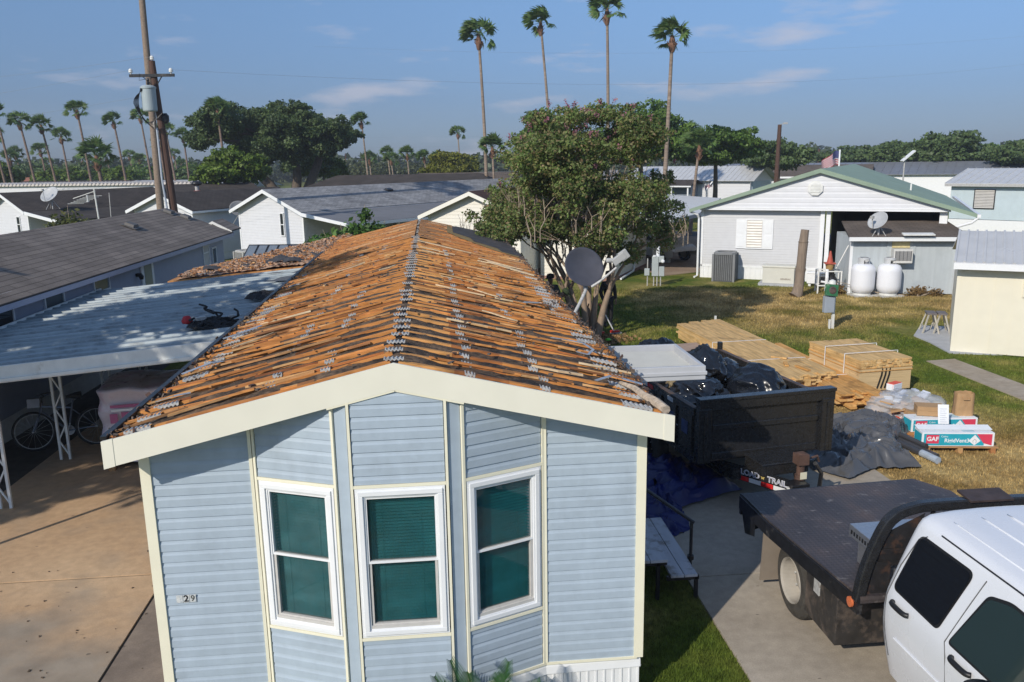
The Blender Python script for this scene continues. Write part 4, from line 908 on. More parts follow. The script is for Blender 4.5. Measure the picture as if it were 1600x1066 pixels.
mb = MB(); mb.lathe([(.001, 0), (.26, 0), (.30, .015), (.30, .04), (.22, .05), (.001, .05)], 8, c=(-.15, -.4, 3.75), rot=Matrix.Rotation(R(90), 3, 'X')@Matrix.Rotation(R(22.5), 3, 'Z'))
for k in range(6): mb.bb(-.33, .03, -.47, -.44, 3.60+k*.055, 3.625+k*.055)
mb.build('gable_vent', m_whited, GH)
w_g = win(GH, -2.45, 1.88, .62, 1.12, y=-.03, mat=P('louvre_cream', (.66, .62, .57), .5, .1, 3), sash=False)
mb = MB()
for k in range(10): mb.box((-2.45, -.05, 1.38+k*.111), (.6, .02, .085), Matrix.Rotation(R(-22), 3, 'X'))
mb.build('louvre', P('louvre_slat', (.70, .66, .6), .5, .05, 3), w_g)
for s in (-1, 1):
    mb = MB(); x = -2.45+s*.55; mb.bb(x-.19, x+.19, -.05, -.02, 1.28, 2.48); mb.bb(x-.13, x+.13, -.062, -.05, 1.36, 1.82); mb.bb(x-.13, x+.13, -.062, -.05, 1.92, 2.4); mb.build('shutter', m_white, GH)
pipe(GH, 3.3, 3.2, 3.45, .35)
# --- small storage shed standing under its carport
SH = thing('storage_shed', 'grey plywood storage shed with brown shed roof inside the green roofed carport', 'shed', (15.48, 22.06, 0), math.atan2(21.05-22.06, 19.2-15.48))
m_ply = P('grey_painted_plywood', (.46, .50, .52), .6, .06, 2, dirt=(.40, .44, .46), dscale=1.4, dthr=.6, stretch=(4, 1, .4)); sw = 3.86
mb = MB(); mb.bb(0, sw, 0, 2.6, .05, 2.08)
for k in range(1, 4): mb.bb(sw*k/4-.006, sw*k/4+.006, -.008, 0, .06, 2.05)
mb.build('wall', m_ply, SH)
mb = MB(); roofquad(mb, (-.15, -.3, 2.10), (sw+.12, -.3, 2.10), (sw+.05, 2.4, 2.5), (.1, 2.4, 2.5)); mb.build('roof', m_shT, SH)
mb = MB(); mb.bb(-.16, sw+.13, -.34, -.3, 1.98, 2.12); mb.bb(-.04, .06, -.03, .03, .05, 2.0); mb.bb(sw-.32, sw-.22, -.14, -.02, .0, 2.0); mb.build('trim', m_white, SH)
mb = MB(); mb.bb(1.22, 1.27, -.03, 0, 1.0, 2.0); mb.bb(2.13, 2.18, -.03, 0, 1.0, 2.0); mb.bb(1.27, 2.13, -.03, 0, 1.0, 1.05); mb.bb(1.27, 2.13, -.012, -.002, 1.05, 2.0); wf = mb.build('window', m_ply, SH)
mb = MB(); mb.bb(1.38, 1.98, -.05, -.013, 1.72, 1.98); mb.build('foam_filling', P('yellow_foam', (.62, .52, .27), .9, .15, 9, bmp=.8, bscale=12), wf)
WA = thing('window_air_conditioner', 'beige window air conditioner set in the grey shed wall', 'air conditioner', (15.48+(1.68)*.965+.02*.26, 22.06-1.68*.262-.0, 1.2), SH.rotation_euler.z)
mb = MB(); mb.bb(-.32, .32, -.42, -.0, 0, .5); mb.build('case', P('beige_case', (.62, .61, .58), .5, .04, 4), WA, bevel=.015)
mb = MB()
for k in range(9): mb.bb(-.28, .28, -.428, -.42, .10+k*.038, .122+k*.038)
for k in range(5): mb.bb(-.27+k*.13, -.25+k*.13, -.432, -.42, .09, .44)
mb.build('grille', P('dark_grille', (.12, .12, .13), .5, .1, 5), WA)
dish('satellite_dish', 'tripod satellite dish standing on the brown shed roof', (16.35, 21.9, 2.12), R(-65), .36, tilt=35)
mb = MB(); mb.box((0, 0, .03), (1.05, .30, .05), Matrix.Rotation(R(8), 3, 'X')); tag(mb.build('roof_panel_scrap', m_whited, None, loc=(17.45, 21.15, 2.2), rotz=R(-15), bevel=.01), 'curved white panel lying flat on the brown shed roof', 'panel')

# --- H: white metal roofed house, far
Hh, hh, wh = gable_house('metal_roofed_house', 'small pale home with white ribbed metal roof and flag by its porch', 'house', (23.6, 69.6), (28.4, 65.3), 1, 2.85, 3.0, m_wsid, m_metr, skirt=.3)
for ch in list(Hh.children): bpy.data.objects.remove(ch)
mb = MB(); siding(mb, (0, 0), (1, 0), (0, -1), [(-hh-1, .1), (hh, .1), (hh, 2.9), (-hh-1, 2.9)], .25, LAP1); siding(mb, (hh, 0), (0, 1), (1, 0), [(0, .1), (5.4, .1), (5.4, 2.9), (2.7, 4.1), (0, 2.9)], .25, LAP1); mb.build('wall', m_wsid, Hh)
mb = MB(); mb.bb(hh+.02, hh+.06, .4, 4.8, .6, 2.8); mb.build('blue_panel', m_lb, Hh)
mb = MB(); ribroof(mb, (-hh-6, -.4, 2.9), (hh+.5, -.4, 2.9), (hh+.5, 2.7, 4.15), (-hh-6, 2.7, 4.15), .45); ribroof(mb, (hh+.5, 5.8, 2.9), (-hh-6, 5.8, 2.9), (-hh-6, 2.7, 4.15), (hh+.5, 2.7, 4.15), .45); mb.build('roof', m_metr, Hh)
mb = MB(); roofquad(mb, (-hh-4, -2.6, 2.5), (-hh+2, -2.6, 2.5), (-hh+2, -1.1, 3.0), (-hh-4, -1.1, 3.0)); roofquad(mb, (-hh+2, .4, 2.5), (-hh-4, .4, 2.5), (-hh-4, -1.1, 3.0), (-hh+2, -1.1, 3.0)); mb.build('porch_roof', m_shD, Hh)
mb = MB(); mb.bb(-hh-3.8, -hh+1.5, -1.5, 0, 0, 2.5); mb.build('porch_wall', P('blue_grey_wall', (.2, .24, .3), .6, .1, 2), Hh)
mb = MB()
for x in (-3.6, -2, 0, 1.6): mb.bb(-hh+x, -hh+x+.12, -2.5, -2.38, 0, 2.5)
mb.bb(-hh-4, -hh+2, -2.62, -2.55, 2.38, 2.5); mb.build('porch_post', m_white, Hh)
# --- BH: powder blue building right edge
Bu = thing('blue_building', 'powder blue wall building with pale ribbed metal roof at the right edge', 'building', (34.6, 45.9, 0), math.atan2(42.64-45.68, 37.27-34.81))
mb = MB(); mb.bb(0, 14, 0, 6, .75, 2.95)
for k in range(24): mb.bb(k*.6, k*.6+.02, -.015, 0, .8, 2.9)
mb.build('wall', m_lb, Bu); mb = MB(); mb.bb(-.02, 14, -.03, 6, 0, .72); mb.build('skirting', m_white, Bu)
mb = MB(); ribroof(mb, (-.3, -.35, 3.05), (14, -.35, 3.05), (14, 3, 3.95), (.0, 3, 3.95), .5); roofquad(mb, (14, 6.3, 3.05), (-.3, 6.3, 3.05), (0, 3, 3.95), (14, 3, 3.95)); mb.build('roof', m_metr, Bu)
mb = MB(); mb.bb(-.3, 14, -.42, -.36, 2.86, 3.03); mb.build('fascia', m_galv, Bu)
wn = win(Bu, 2.05, 2.05, 1.15, 1.15, y=-.03, sash=False, frame=m_black, mat=P('louvre_grey', (.42, .40, .38), .5, .1, 3)); mb = MB()
for k in range(12): mb.box((2.05, -.06, 1.52+k*.097), (1.12, .02, .075), Matrix.Rotation(R(-25), 3, 'X'))
mb.build('louvre', P('louvre_slat2', (.5, .48, .45), .5, .05, 3), wn)
Lg = thing('long_grey_building', 'long low building with grey ribbed roof in front of the far right trees', 'building', (43, 76, 0), -R(36))
mb = MB(); ribroof(mb, (-14, -.4, 3.0), (40, -.4, 3.0), (40, 4.5, 4.15), (-14, 4.5, 4.15), .8); mb.build('roof', P('grey_metal_roof', (.22, .23, .26), .4, .1, 2, metal=.2), Lg)
mb = MB(); mb.bb(-13.7, 40, 0, 8, 0, 3.0); mb.build('wall', m_white, Lg)
# --- CS: cream shed, right
Sd = thing('garden_shed', 'cream panelled garden shed with pale ribbed metal roof on a concrete pad', 'shed', (13.56, 12.91, 0), -R(32))
m_cs = P('cream_shed_paint', (.76, .715, .58), .5, .03, 3)
mb = MB(); mb.bb(0, 4.5, 0, 3.0, .03, 2.32)
for k in range(0, 11): mb.bb(.42*k-.014+(.0 if k else .014), .42*k+.014, -.014, 0, .05, 2.3) if k % 2 == 0 else mb.bb(.42*k-.004, .42*k+.004, -.006, 0, .05, 2.3)
mb.bb(-.012, .09, -.016, .1, .03, 2.3); mb.build('wall', m_cs, Sd)
mb = MB(); ribroof(mb, (-.1, -.32, 2.36), (4.8, -.32, 2.36), (4.8, 1.75, 2.98), (.0, 1.75, 2.98), .21); roofquad(mb, (4.8, 3.3, 2.36), (-.1, 3.3, 2.36), (0, 1.75, 2.98), (4.8, 1.75, 2.98)); mb.build('roof', m_metr, Sd)
mb = MB(); mb.bb(-.12, 4.8, -.36, -.325, 2.19, 2.34); mb.build('fascia', m_white, Sd)
win(Sd, 1.75, 1.75, .5, .36, y=-.02, sash=False, frame=m_cs)
# --- far roofs
def simple_house(name, label, x, y, rz, w, d, ze, zp, wallm, roofm, hip=0, fascia=None, cat='house'):
    o = thing(name, label, cat, (x, y, 0), rz); mb = MB(); mb.bb(-w/2, w/2, 0, d, 0, ze); mb.build('wall', wallm, o); mb = MB(); e = .4
    roofquad(mb, (-w/2-e, -e, ze), (w/2+e, -e, ze), (w/2+e-hip, d/2, zp), (-w/2-e+hip, d/2, zp)); roofquad(mb, (w/2+e, d+e, ze), (-w/2-e, d+e, ze), (-w/2-e+hip, d/2, zp), (w/2+e-hip, d/2, zp))
    for s in (-1, 1): mb.face([(s*(w/2+e), -e, ze), (s*(w/2+e), d+e, ze), (s*(w/2+e-hip), d/2, zp)])
    mb.build('roof', roofm, o); mb = MB(); mb.bb(-w/2-e, w/2+e, -e-.04, -e, ze-.18, ze); mb.build('fascia', fascia or m_white, o); return o
C1 = simple_house('hip_roofed_house', 'home with black hipped roof behind the white home', -2.2, 52, -R(12), 15, 9, 2.9, 4.1, m_wsid, m_shD, 2.5)
C1 = simple_house('brown_roofed_house', 'home with brown roof and small gable beyond the grey shingle roof', 3.2, 56, -R(8), 11, 9, 2.9, 4.1, m_wsid, m_shT, 1.5)
mb = MB(); roofquad(mb, (5.9, -1.5, 3.0), (5.9, 3, 3.0), (4.3, 3, 3.85), (4.3, -1.5, 3.85)); roofquad(mb, (2.7, 3, 3.0), (2.7, -1.5, 3.0), (4.3, -1.5, 3.85), (4.3, 3, 3.85)); mb.build('gable_roof', m_shD, C1)
simple_house('pale_roofed_house', 'home with low pale grey roof below the yellow green tree', 10.0, 64, -R(8), 12, 8, 2.9, 4.0, m_wsid, m_shG)
simple_house('flat_grey_house', 'home with flat light grey roof beyond the dark roofs, left of the oak', -23.5, 76, -R(14), 13, 8, 2.9, 3.6, m_wsid, P('light_membrane_roof', (.40, .42, .44), .7, .08, 1), 0)
simple_house('white_fasciaed_house', 'far home with dark roof and bright white fascia between the palms', -36, 83, -R(15), 17, 8, 2.75, 3.6, m_wsid, m_shD)
simple_house('red_roofed_house', 'far tan home with a brick red roof among the left palms', -50, 96, -R(18), 9, 8, 2.8, 3.9, P('tan_wall', (.5, .46, .4), .7, .05, 1), P('terracotta_roof', (.33, .13, .08), .8, .1, 2))
simple_house('far_brown_house', 'brown roofed home seen between the round trees and the green roof', 37, 76, -R(30), 14, 8, 2.9, 4.0, m_wsid, m_shT)
simple_house('far_low_house', 'low taupe roofed home between pale metal roof and power pole', 31, 80, -R(30), 10, 8, 2.6, 3.5, m_wsid, m_shD)
# tiled ridge wall line beyond the dark roofs on the left
RW = thing('long_white_roof', 'long white scalloped roof edge running beyond the dark roofs at left', 'roof', (-24, 56, 0), -R(17))
mb = MB(); mb.bb(-25, 9, 0, .5, 0, 3.75); mb.build('wall', m_wsid, RW); mb = MB()
for k in range(110): mb.tube([(-25+k*.31, -.25, 3.82), (-25+k*.31, .7, 3.9)], .09, 6)
mb.bb(-25, 9, -.2, .6, 3.72, 3.82); mb.build('edge_tiles', P('pinkish_white', (.62, .57, .53), .7, .1, 2), RW)
# ------------------------------------------------------------------ dump trailer
TR = thing('dump_trailer', 'black dump trailer full of trash bags parked beside the stripped home', 'trailer', (5.12, 4.5, 0), R(8.5))
def wbox(mb, x0, x1, y0, y1, z0, z1): mb.bb(x0, x1, y0, y1, z0, z1)
bw, bl, zb, zt = 1.06, 3.45, .71, 1.50
mb = MB()
mb.bb(-bw, bw, -.03, .03, zb, zt+.08)
mb.bb(-bw-.02, bw+.06, -.085, .05, zt-.03, zt+.14); mb.bb(-bw-.03, bw+.07, -.10, .06, zt+.10, zt+.15)
for x in (-bw+.02, bw-.10): mb.bb(x-.06, x+.14, -.10, .0, zb-.03, zt); mb.bb(x+.02, x+.07, -.115, -.1, zb-.02, zt-.05)
mb.bb(-bw+.2, bw-.2, -.06, 0, zt-.34, zt-.26); mb.bb(-bw+.2, bw-.2, -.05, 0, zb, zb+.1)
mb.build('front_wall', m_blackm, TR, bevel=.012)
m_bedin = P('worn_bed_steel', (.075, .055, .048), .6, .35, 5, dirt=(.16, .10, .07), dscale=3, dthr=.55)
for s in (-1, 1):
    mb = MB(); mb.bb(s*bw-.02, s*bw+.02, .03, bl, zb, zt-.05); mb.bb(s*bw-.05, s*bw+.05, 0.05, bl, zt-.13, zt-.02)
    mb.bb(s*bw-.05, s*bw+.05, .03, bl, zb-.05, zb+.05); 
    for k in range(7): yy = .12+k*.54; mb.bb(s*(bw+.01), s*(bw+.05), yy, yy+.07, zb, zt-.1)
    mb.bb(s*bw-.03, s*bw+.04, bl-.09, bl, zb, zt+.12)
    sw_ = mb.build('side_wall', [m_blackm], TR, bevel=.006)
    mb = MB(); mb.bb(s*bw-.052, s*bw+.02*1, .08, bl-.1, zt-.019, zt-.012); mb.build('worn_rail', m_bedin, sw_)
mb = MB(); mb.bb(-bw, bw, bl-.03, bl+.02, zb, zt-.02); mb.build('tailgate', m_bedin, TR); mb = MB(); mb.bb(-bw, bw, 0, bl, zb-.04, zb); mb.build('floor', m_bedin, TR)
m_red = P('reflector_red', (.62, .02, .02), .3, .05, 5); m_rw = P('reflector_white', (.75, .75, .75), .3, .05, 5)
def tape(par, p0, p1, n, h, nrm_y, first=0):
    p0 = Vector(p0); p1 = Vector(p1); a_, b_ = MB(), MB()
    for k in range(n):
        (a_ if (k+first) % 2 == 0 else b_).bar(p0.lerp(p1, k/n), p0.lerp(p1, (k+.96)/n), .006, h)
    if a_.v: split(a_, 'white_reflector', m_rw, par)
    if b_.v: split(b_, 'red_reflector', m_red, par)
tape(TR, (-bw-.055, 2.9, zt-.09), (-bw-.055, 2.45, zt-.09), 2, .065, 0); tape(TR, (-bw-.055, 1.95, zt-.09), (-bw-.055, 1.5, zt-.09), 2, .065, 0); tape(TR, (-bw-.055, .95, zt-.09), (-bw-.055, .75, zt-.09), 1, .065, 0)
mb = MB(); mb.bb(-bw-.026, -bw-.022, .7, 1.5, zb+.28, zb+.5); mb.bb(-bw-.026, -bw-.022, .3, .5, zb+.3, zb+.5); mb.build('side_decal', P('decal_blue', (.05, .08, .2), .4, .3, 9), TR)
text_mesh('LOAD TRAIL', .17, 'side_lettering', P('decal_grey', (.35, .37, .42), .4, .05, 9), TR, (-bw-.03, 1.1, zb+.39), (R(90), 0, -R(90)), .001, bold=.002)
# frame and A tongue
mb = MB(); 
for s in (-1, 1): mb.bar((s*.62, 3.3, .52), (s*.62, -.1, .52), .09, .16); mb.bar((s*.62, .12, .52), (s*.10, -.86, .52), .09, .19)
mb.bb(-.62, .62, -.25, -.12, .45, .6); mb.bb(-.55, .55, 1.0, 1.1, .45, .6); mb.build('chassis', m_blackm, TR)
dv = Vector((-.10+.62, -.86-.12, 0)).normalized(); ang = math.atan2(dv.y, dv.x)
nl = Vector((dv.y, -dv.x, 0)); nl = -nl if nl.y > 0 else nl
m_blue = P('lettering_blue', (.06, .08, .25), .4, .1, 9)
nl.z = 0
mbp = Vector((-.62, .12, .52)); mbq = Vector((-.10, -.86, .52))
tape(TR, mbp.lerp(mbq, .12)+nl*.047-Vector((0, 0, .05)), mbp.lerp(mbq, 1.0)+nl*.047-Vector((0, 0, .05)), 5, .065, 0)
text_mesh('LOAD', .115, 'lettering', m_rw, TR, mbp.lerp(mbq, .48)+nl*.05+Vector((0, 0, .045)), (R(90), 0, ang), .002, bold=.004)
text_mesh('TRAIL', .115, 'lettering', m_rw, TR, mbp.lerp(mbq, .87)+nl*.05+Vector((0, 0, .045)), (R(90), 0, ang), .002, bold=.004)
text_mesh('LOAD', .115, 'lettering', m_blue, TR, mbp.lerp(mbq, .48)+nl*.054+Vector((0, 0, .045)), (R(90), 0, ang), .002, bold=-.003)
text_mesh('TRAIL', .115, 'lettering', m_blue, TR, mbp.lerp(mbq, .87)+nl*.054+Vector((0, 0, .045)), (R(90), 0, ang), .002, bold=-.003)
mb = MB(); st = mbp.lerp(mbq, .67)+nl*.055+Vector((0, 0, .05)); pts = []
for k in range(10): a_ = k*math.pi/5+math.pi/2; r_ = .035 if k % 2 == 0 else .02; pts.append(st+dv*r_*math.cos(a_)+Vector((0, 0, r_*math.sin(a_))))
mb.face(pts); mb.build('star_emblem', P('star_gold', (.5, .38, .12), .4, .1, 5), TR)
mb = MB(); mb.bb(-.36, .36, -.60, -.12, .60, .76); mb.bb(-.38, .38, -.62, -.1, .76, .785); mb.build('tongue_box', m_blackm, TR, bevel=.01)
mb = MB(); mb.lathe([(.055, .12), (.055, .98)], 14, c=(.12, -.80, 0)); mb.bb(.04, .20, -.88, -.72, .82, .97); mb.lathe([(.075, .40), (.075, .66)], 14, c=(.12, -.80, 0)); mb.bb(-.01, .25, -.92, -.68, .1, .13); mb.tube([(.2, -.8, .88), (.39, -.78, .9), (.45, -.74, .8)], .018, 6); mb.build('jack', m_rust, TR)
mb = MB(); mb.bb(.07, .17, -.885, -.877, .62, .72); mb.build('jack_label', P('cream_label', (.7, .66, .5), .5, .05, 5), TR)
mb = MB(); mb.bb(-.14, .14, -1.02, -.80, .44, .60); mb.bb(-.05, .05, -1.3, -1.0, .46, .54); mb.lathe([(.05, .42), (.09, .47), (.09, .54), (.04, .58)], 12, c=(0, -1.3, 0)); mb.build('coupler', m_black, TR, bevel=.01)
mb = MB(); mb.tube([(.35, -.8, .8), (.6, -.6, .55), (.65, -.5, .3)], .03, 7); mb.tube([(.1, -.95, .5), (.35, -1.0, .3), (.2, -1.3, .32), (.05, -1.4, .4)], .013, 6); mb.build('hose', m_black, TR)
mb = MB(); mb.tube([(-.16, -.92, .52), (-.04, -1.0, .52)], .04, 8); mb.build('marker_light', m_galv, TR)
def wheel(par, x, y, r, w, rimc, side=-1, dual=False, name='wheel'):
    tl = MB(); prof = [(r*.60, -w/2), (r*.80, -w/2-.004), (r*.95, -w/2+.02), (r, -w/2+.05), (r, w/2-.05), (r*.95, w/2-.02), (r*.8, w/2+.004), (r*.60, w/2)]
    q = Matrix.Rotation(R(90)*side, 3, 'Y'); tl.lathe(prof, 40, c=(0, 0, 0), rot=q, cap=False)
    for k in range(40):
        a_ = 2*math.pi*k/40
        for s2 in (-1, 1): c_ = q@Vector((math.cos(a_+(.05 if s2 > 0 else 0))*(r+.001), math.sin(a_+(.05 if s2 > 0 else 0))*(r+.001), s2*w*.26)); tl.box(c_, (w*.34, .035, .02), Matrix.Rotation(-a_*side if False else 0, 3, 'X') @ Matrix.Rotation(0, 3, 'X')) if False else None
    wt = tl.build(name, P('dusty_tyre', (.05, .045, .038), .9, .3, 8, bmp=.6, bscale=18), par, loc=(x, y, r))
    rm = MB(); rm.lathe([(r*.62, w/2-.02), (r*.60, w/2+.012), (r*.56, w/2-.01), (r*.50, -w*.1), (r*.34, -w*.12), (r*.30, w*.05), (r*.22, w*.08), (.001, w*.06)], 32, c=(0, 0, 0), rot=q, cap=False)
    rm.build('rim', rimc, wt, smooth=False)
    nu = MB()
    for k in range(8): a_ = k*math.pi/4; nu.lathe([(.014, 0), (.014, .04)], 6, c=q@Vector((math.cos(a_)*r*.41, math.sin(a_)*r*.41, -w*.11)), rot=q)
    nu.build('wheel_nut', m_galv, wt); return wt
for y in (1.7, 2.5):
    for s in (-1, 1): wheel(TR, s*.98, y, .36, .24, m_black, side=s)
# trash bags
m_bag = P('black_bin_bag', (.008, .008, .009), .16, .2, 5, bmp=.8, bscale=9, spec=1); m_bag2 = P('blue_black_bin_bag', (.008, .010, .015), .28, .2, 5, bmp=.5, bscale=6, spec=.6)
bm_ico = {}
def ico(sub):
    if sub not in bm_ico:
        bm = bmesh.new(); bmesh.ops.create_icosphere(bm, subdivisions=sub, radius=1); bm.verts.ensure_lookup_table(); bm_ico[sub] = ([v.co.copy() for v in bm.verts], [tuple(v.index for v in f.verts) for f in bm.faces]); bm.free()
    return bm_ico[sub]
def ridge(p): return 1-abs(mnoise.noise(p))*2
def lump(name, c, rad, mat, seed, amp=.18, sub=4, ridged=.1, parent=None, neck=None, flat=None):
    V, F = ico(sub); out = []; s = Vector((seed*7.1, seed*3.3, seed))
    for v in V:
        k = 1+amp*mnoise.noise(v*1.3+s)+ridged*(ridge(v*2.2+s)-.5)+ridged*.45*(ridge(v*4.5+s)-.5)+ridged*.12*(ridge(v*9+s)-.5)
        p = Vector((v.x*rad[0]*k, v.y*rad[1]*k, v.z*rad[2]*k))
        if neck and v.z > .86: p.z += (v.z-.86)*neck; p.x *= .75; p.y *= .75
        if flat is not None and p.z < flat: p.z = flat+(p.z-flat)*.15
        out.append(p)
    o = fastmesh(name, out, F, mat, parent, smooth=True); o.location = c; return o
BG = 'bin bags piled in the dump trailer'
for i, (x, y, z, rx, ry, rz2, lab, mm) in enumerate([
    (5.42, 5.55, 1.34, .42, .52, .34, 'big smooth blue black bin bag at the front right of the trailer', m_bag2), (4.75, 6.3, 1.45, .42, .42, .34, 'crinkled glossy bin bag topmost in the trailer middle', m_bag),
    (4.45, 5.5, 1.22, .48, .42, .30, 'glossy bin bag behind the front wall of the trailer', m_bag), (4.15, 7.0, 1.45, .42, .4, .38, 'tall dark bin bag beside the awning at the rear of the trailer', m_bag2),
    (4.1, 6.1, 1.15, .34, .5, .34, 'bin bag against the left wall of the trailer', m_bag), (5.25, 6.9, 1.15, .45, .5, .32, 'bin bag in the far right corner of the trailer', m_bag), (4.7, 7.5, 1.1, .5, .4, .3, 'low bin bag by the trailer tailgate', m_bag2),
    (5.75, 5.95, 1.3, .17, .42, .24, 'small torn bin bag squeezed against the right trailer wall', m_bag), (4.95, 5.0, 1.05, .5, .36, .28, 'bin bag tucked low against the trailer front wall', m_bag)]):
    b_ = lump('bin_bag', (x, y, z+.09), (rx, ry, rz2), mm, i+1, .22, 5, .20 if i else .09, neck=.3 if i in (1, 4) else None); tag(b_, lab, 'bin bag', BG)
tag(lump('insulation_clump', (4.12, 5.75, 1.5), (.13, .13, .10), P('tan_clump', (.22, .17, .10), .95, .4, 25, bmp=1), 33, .3, 3, .3), 'tan clump of old insulation on the bin bags', 'debris')

# ------------------------------------------------------------------ crumpled sheets
def tarp(name, label, cat, pts, hmax, mat, seed, res=90, fold=2.2, col2=None):
    """crumpled sheet over polygon pts"""
    P_ = [Vector((x, y)) for x, y in pts]; cx = sum(p.x for p in P_)/len(P_); cy = sum(p.y for p in P_)/len(P_); n = len(P_); V = []; F = []
    def rim(a):
        t_ = (a/(2*math.pi)*n) % n; i = int(t_); f = t_-i; f = f*f*(3-2*f); return P_[i].lerp(P_[(i+1) % n], f)
    nr, na = res//2, res*2; V.append((cx, cy, hmax*.7))
    for r in range(1, nr+1):
        for k in range(na):
            a = 2*math.pi*k/na; q = rim(a); t_ = r/nr; x = cx+(q.x-cx)*t_; y = cy+(q.y-cy)*t_
            w = Vector((x*fold, y*fold, seed)); w2 = w+Vector((mnoise.noise(w), mnoise.noise(w+Vector((5, 5, 5))), 0))*.8
            e = min(1, (1-t_)*5); h = hmax*(.30+.35*mnoise.noise(Vector((x*.9, y*.9, seed+4)))+.34*(ridge(w2)-.35)+.18*(ridge(w2*2.3)-.35)+.07*(ridge(w2*5.5)-.3)); h = max(.02, h)*(.25+.75*e)+.02
            V.append((x+.03*mnoise.noise(w*3), y+.03*mnoise.noise(w*3+Vector((9, 0, 0))), h))
    for k in range(na): F.append((0, 1+k, 1+(k+1) % na, 0))
    for r in range(1, nr):
        for k in range(na): a0 = 1+(r-1)*na; a1 = 1+r*na; k2 = (k+1) % na; F.append((a0+k, a1+k, a1+k2, a0+k2))
    F4 = [f for f in F if len(set(f)) == 4]; o = fastmesh(name, V, F4, mat, smooth=True); tag(o, label, cat); return o
tarp('blue_tarp', 'crumpled blue tarpaulin on the concrete in the shade beside the trailer', 'tarp', [(2.35, 3.3), (3.2, 3.15), (3.75, 3.5), (3.5, 4.0), (4.95, 4.75), (4.6, 5.7), (3.6, 6.4), (2.3, 6.2)], .42, P('blue_tarp', (.007, .015, .11), .4, .15, 3), 3)
tarp('grey_plastic_sheet', 'shiny dark grey plastic sheeting crumpled in a heap beside the trailer', 'plastic sheet', [(6.35, 5.4), (6.7, 4.85), (7.4, 5.3), (8.1, 5.2), (8.3, 6.3), (9.1, 7.0), (8.9, 8.0), (7.8, 7.9), (6.6, 7.6)], .44, P('grey_plastic', (.085, .085, .088), .22, .15, 3, spec=.7), 12, 110, 2.0)
mb = MB(); mb.tube([(8.15, 7.3, .1), (8.50, 5.5, .07)], .055, 12); mb.tube([(8.25, 7.35, .1), (8.62, 5.6, .07)], .05, 12); mb.tube([(8.30, 7.3, .19), (8.60, 5.9, .15)], .045, 12); mb.tube([(8.45, 5.78, .08), (8.52, 5.42, .07)], .062, 12, m=1); tag(mb.build('plastic_roll', [P('roll_black', (.05, .05, .055), .3, .1, 5), P('clear_wrap', (.35, .40, .46), .2, .2, 9)]), 'bundle of black rolled sheeting tubes with clear wrapped ends', 'plastic roll')

# ------------------------------------------------------------------ flatbed truck
TK = thing('flatbed_truck', 'white crew cab truck with a worn black steel flatbed', 'truck', (5.3, 0, 0))
m_deck, t, b = newmat('tread_plate_deck')
c0 = nz(t, 1.6, 7, stretch=(1, .6, 1)); c = ramp(t, c0, [(.33, (.038, .034, .038)), (.52, (.065, .054, .054)), (.7, (.115, .078, .062))]); scr = nz(t, 5, 9, stretch=(1, 1.8, 1), rough=.75); c = mixc(t, c, (.22, .20, .19), ramp(t, scr, [(.56, 0.), (.67, .75)]))
tcn = t.nodes.new('ShaderNodeTexCoord'); ck = t.nodes.new('ShaderNodeTexChecker'); ck.inputs['Scale'].default_value = 28; mp = t.nodes.new('ShaderNodeMapping'); mp.inputs['Rotation'].default_value = (0, 0, R(45)); t.links.new(tcn.outputs['Object'], mp.inputs[0]); t.links.new(mp.outputs[0], ck.inputs[0])
c = mixc(t, c, ramp(t, ck.outputs['Fac'], [(0, .82), (1, 1.12)]), 1., 'MULTIPLY'); t.links.new(c, b.inputs['Base Color']); b.inputs['Roughness'].default_value = .5; b.inputs['Specular IOR Level'].default_value = .45; bump(t, b, ck.outputs['Fac'], .5, .004)
DP = [(-1.31, 2.39), (-1.28, 1.6), (-1.10, -.10), (1.12, -.10), (1.24, 2.15), (1.02, 2.56), (0, 2.50)]
mb = MB(); mb.prism(DP, lambda a_, b_, t_: (a_, b_, .93+t_), .07); mb.build('deck', m_deck, TK)
mb = MB()
for p, q_ in ((DP[0], DP[1]), (DP[1], DP[2]), (DP[3], DP[4])): mb.bar((*p, .90), (*q_, .90), .05, .16)
mb.bar((-1.31, 2.41, .86), (0, 2.52, .86), .04, .26); mb.bar((0, 2.52, .86), (1.02, 2.58, .86), .04, .26)
mb.face([(-1.33, 2.36, .94), (-1.30, 1.95, .94), (-1.28, 2.0, .62), (-1.30, 2.25, .55)]); mb.face([(-1.32, 2.40, .94), (-.9, 2.43, .94), (-.9, 2.38, .6), (-1.30, 2.25, .55)])
for y in (.3, .8, 1.4, 2.0): mb.bb(-1.0, 1.0, y, y+.08, .82, .928)
mb.build('deck_rail', m_black, TK)
mb = MB(); mb.bb(-.45, -.35, -4, 2.3, .62, .8); mb.bb(.35, .45, -4, 2.3, .62, .8); mb.build('chassis', m_black, TK)
mb = MB(); mb.bb(-1.14, -.62, .24, .92, .28, .88); ub = mb.build('side_box', P('dusty_black_box', (.03, .027, .025), .5, .3, 6, dirt=(.13, .10, .08), dscale=4, dthr=.56), TK, bevel=.008); mb = MB(); mb.bb(-1.152, -1.14, .6, .72, .62, .8); mb.build('latch', m_galv, ub); mb = MB(); mb.bb(-1.16, -1.142, .52, .8, .60, .82); 
mb = MB(); mb.lathe([(.05, 0), (.05, .02), (.001, .025)], 20, c=(-1.135, .0, .90), rot=Matrix.Rotation(R(-90), 3, 'Y')); mb.build('marker_light', P('orange_lens', (.62, .16, .06), .3, .1, 5), TK)
mb = MB(); mb.box((-1.04, 1.86, .43), (.40, .02, .62), Matrix.Rotation(R(4), 3, 'X')); mb.build('mud_flap', P('dusty_mudflap', (.23, .19, .15), .85, .12, 3), TK)
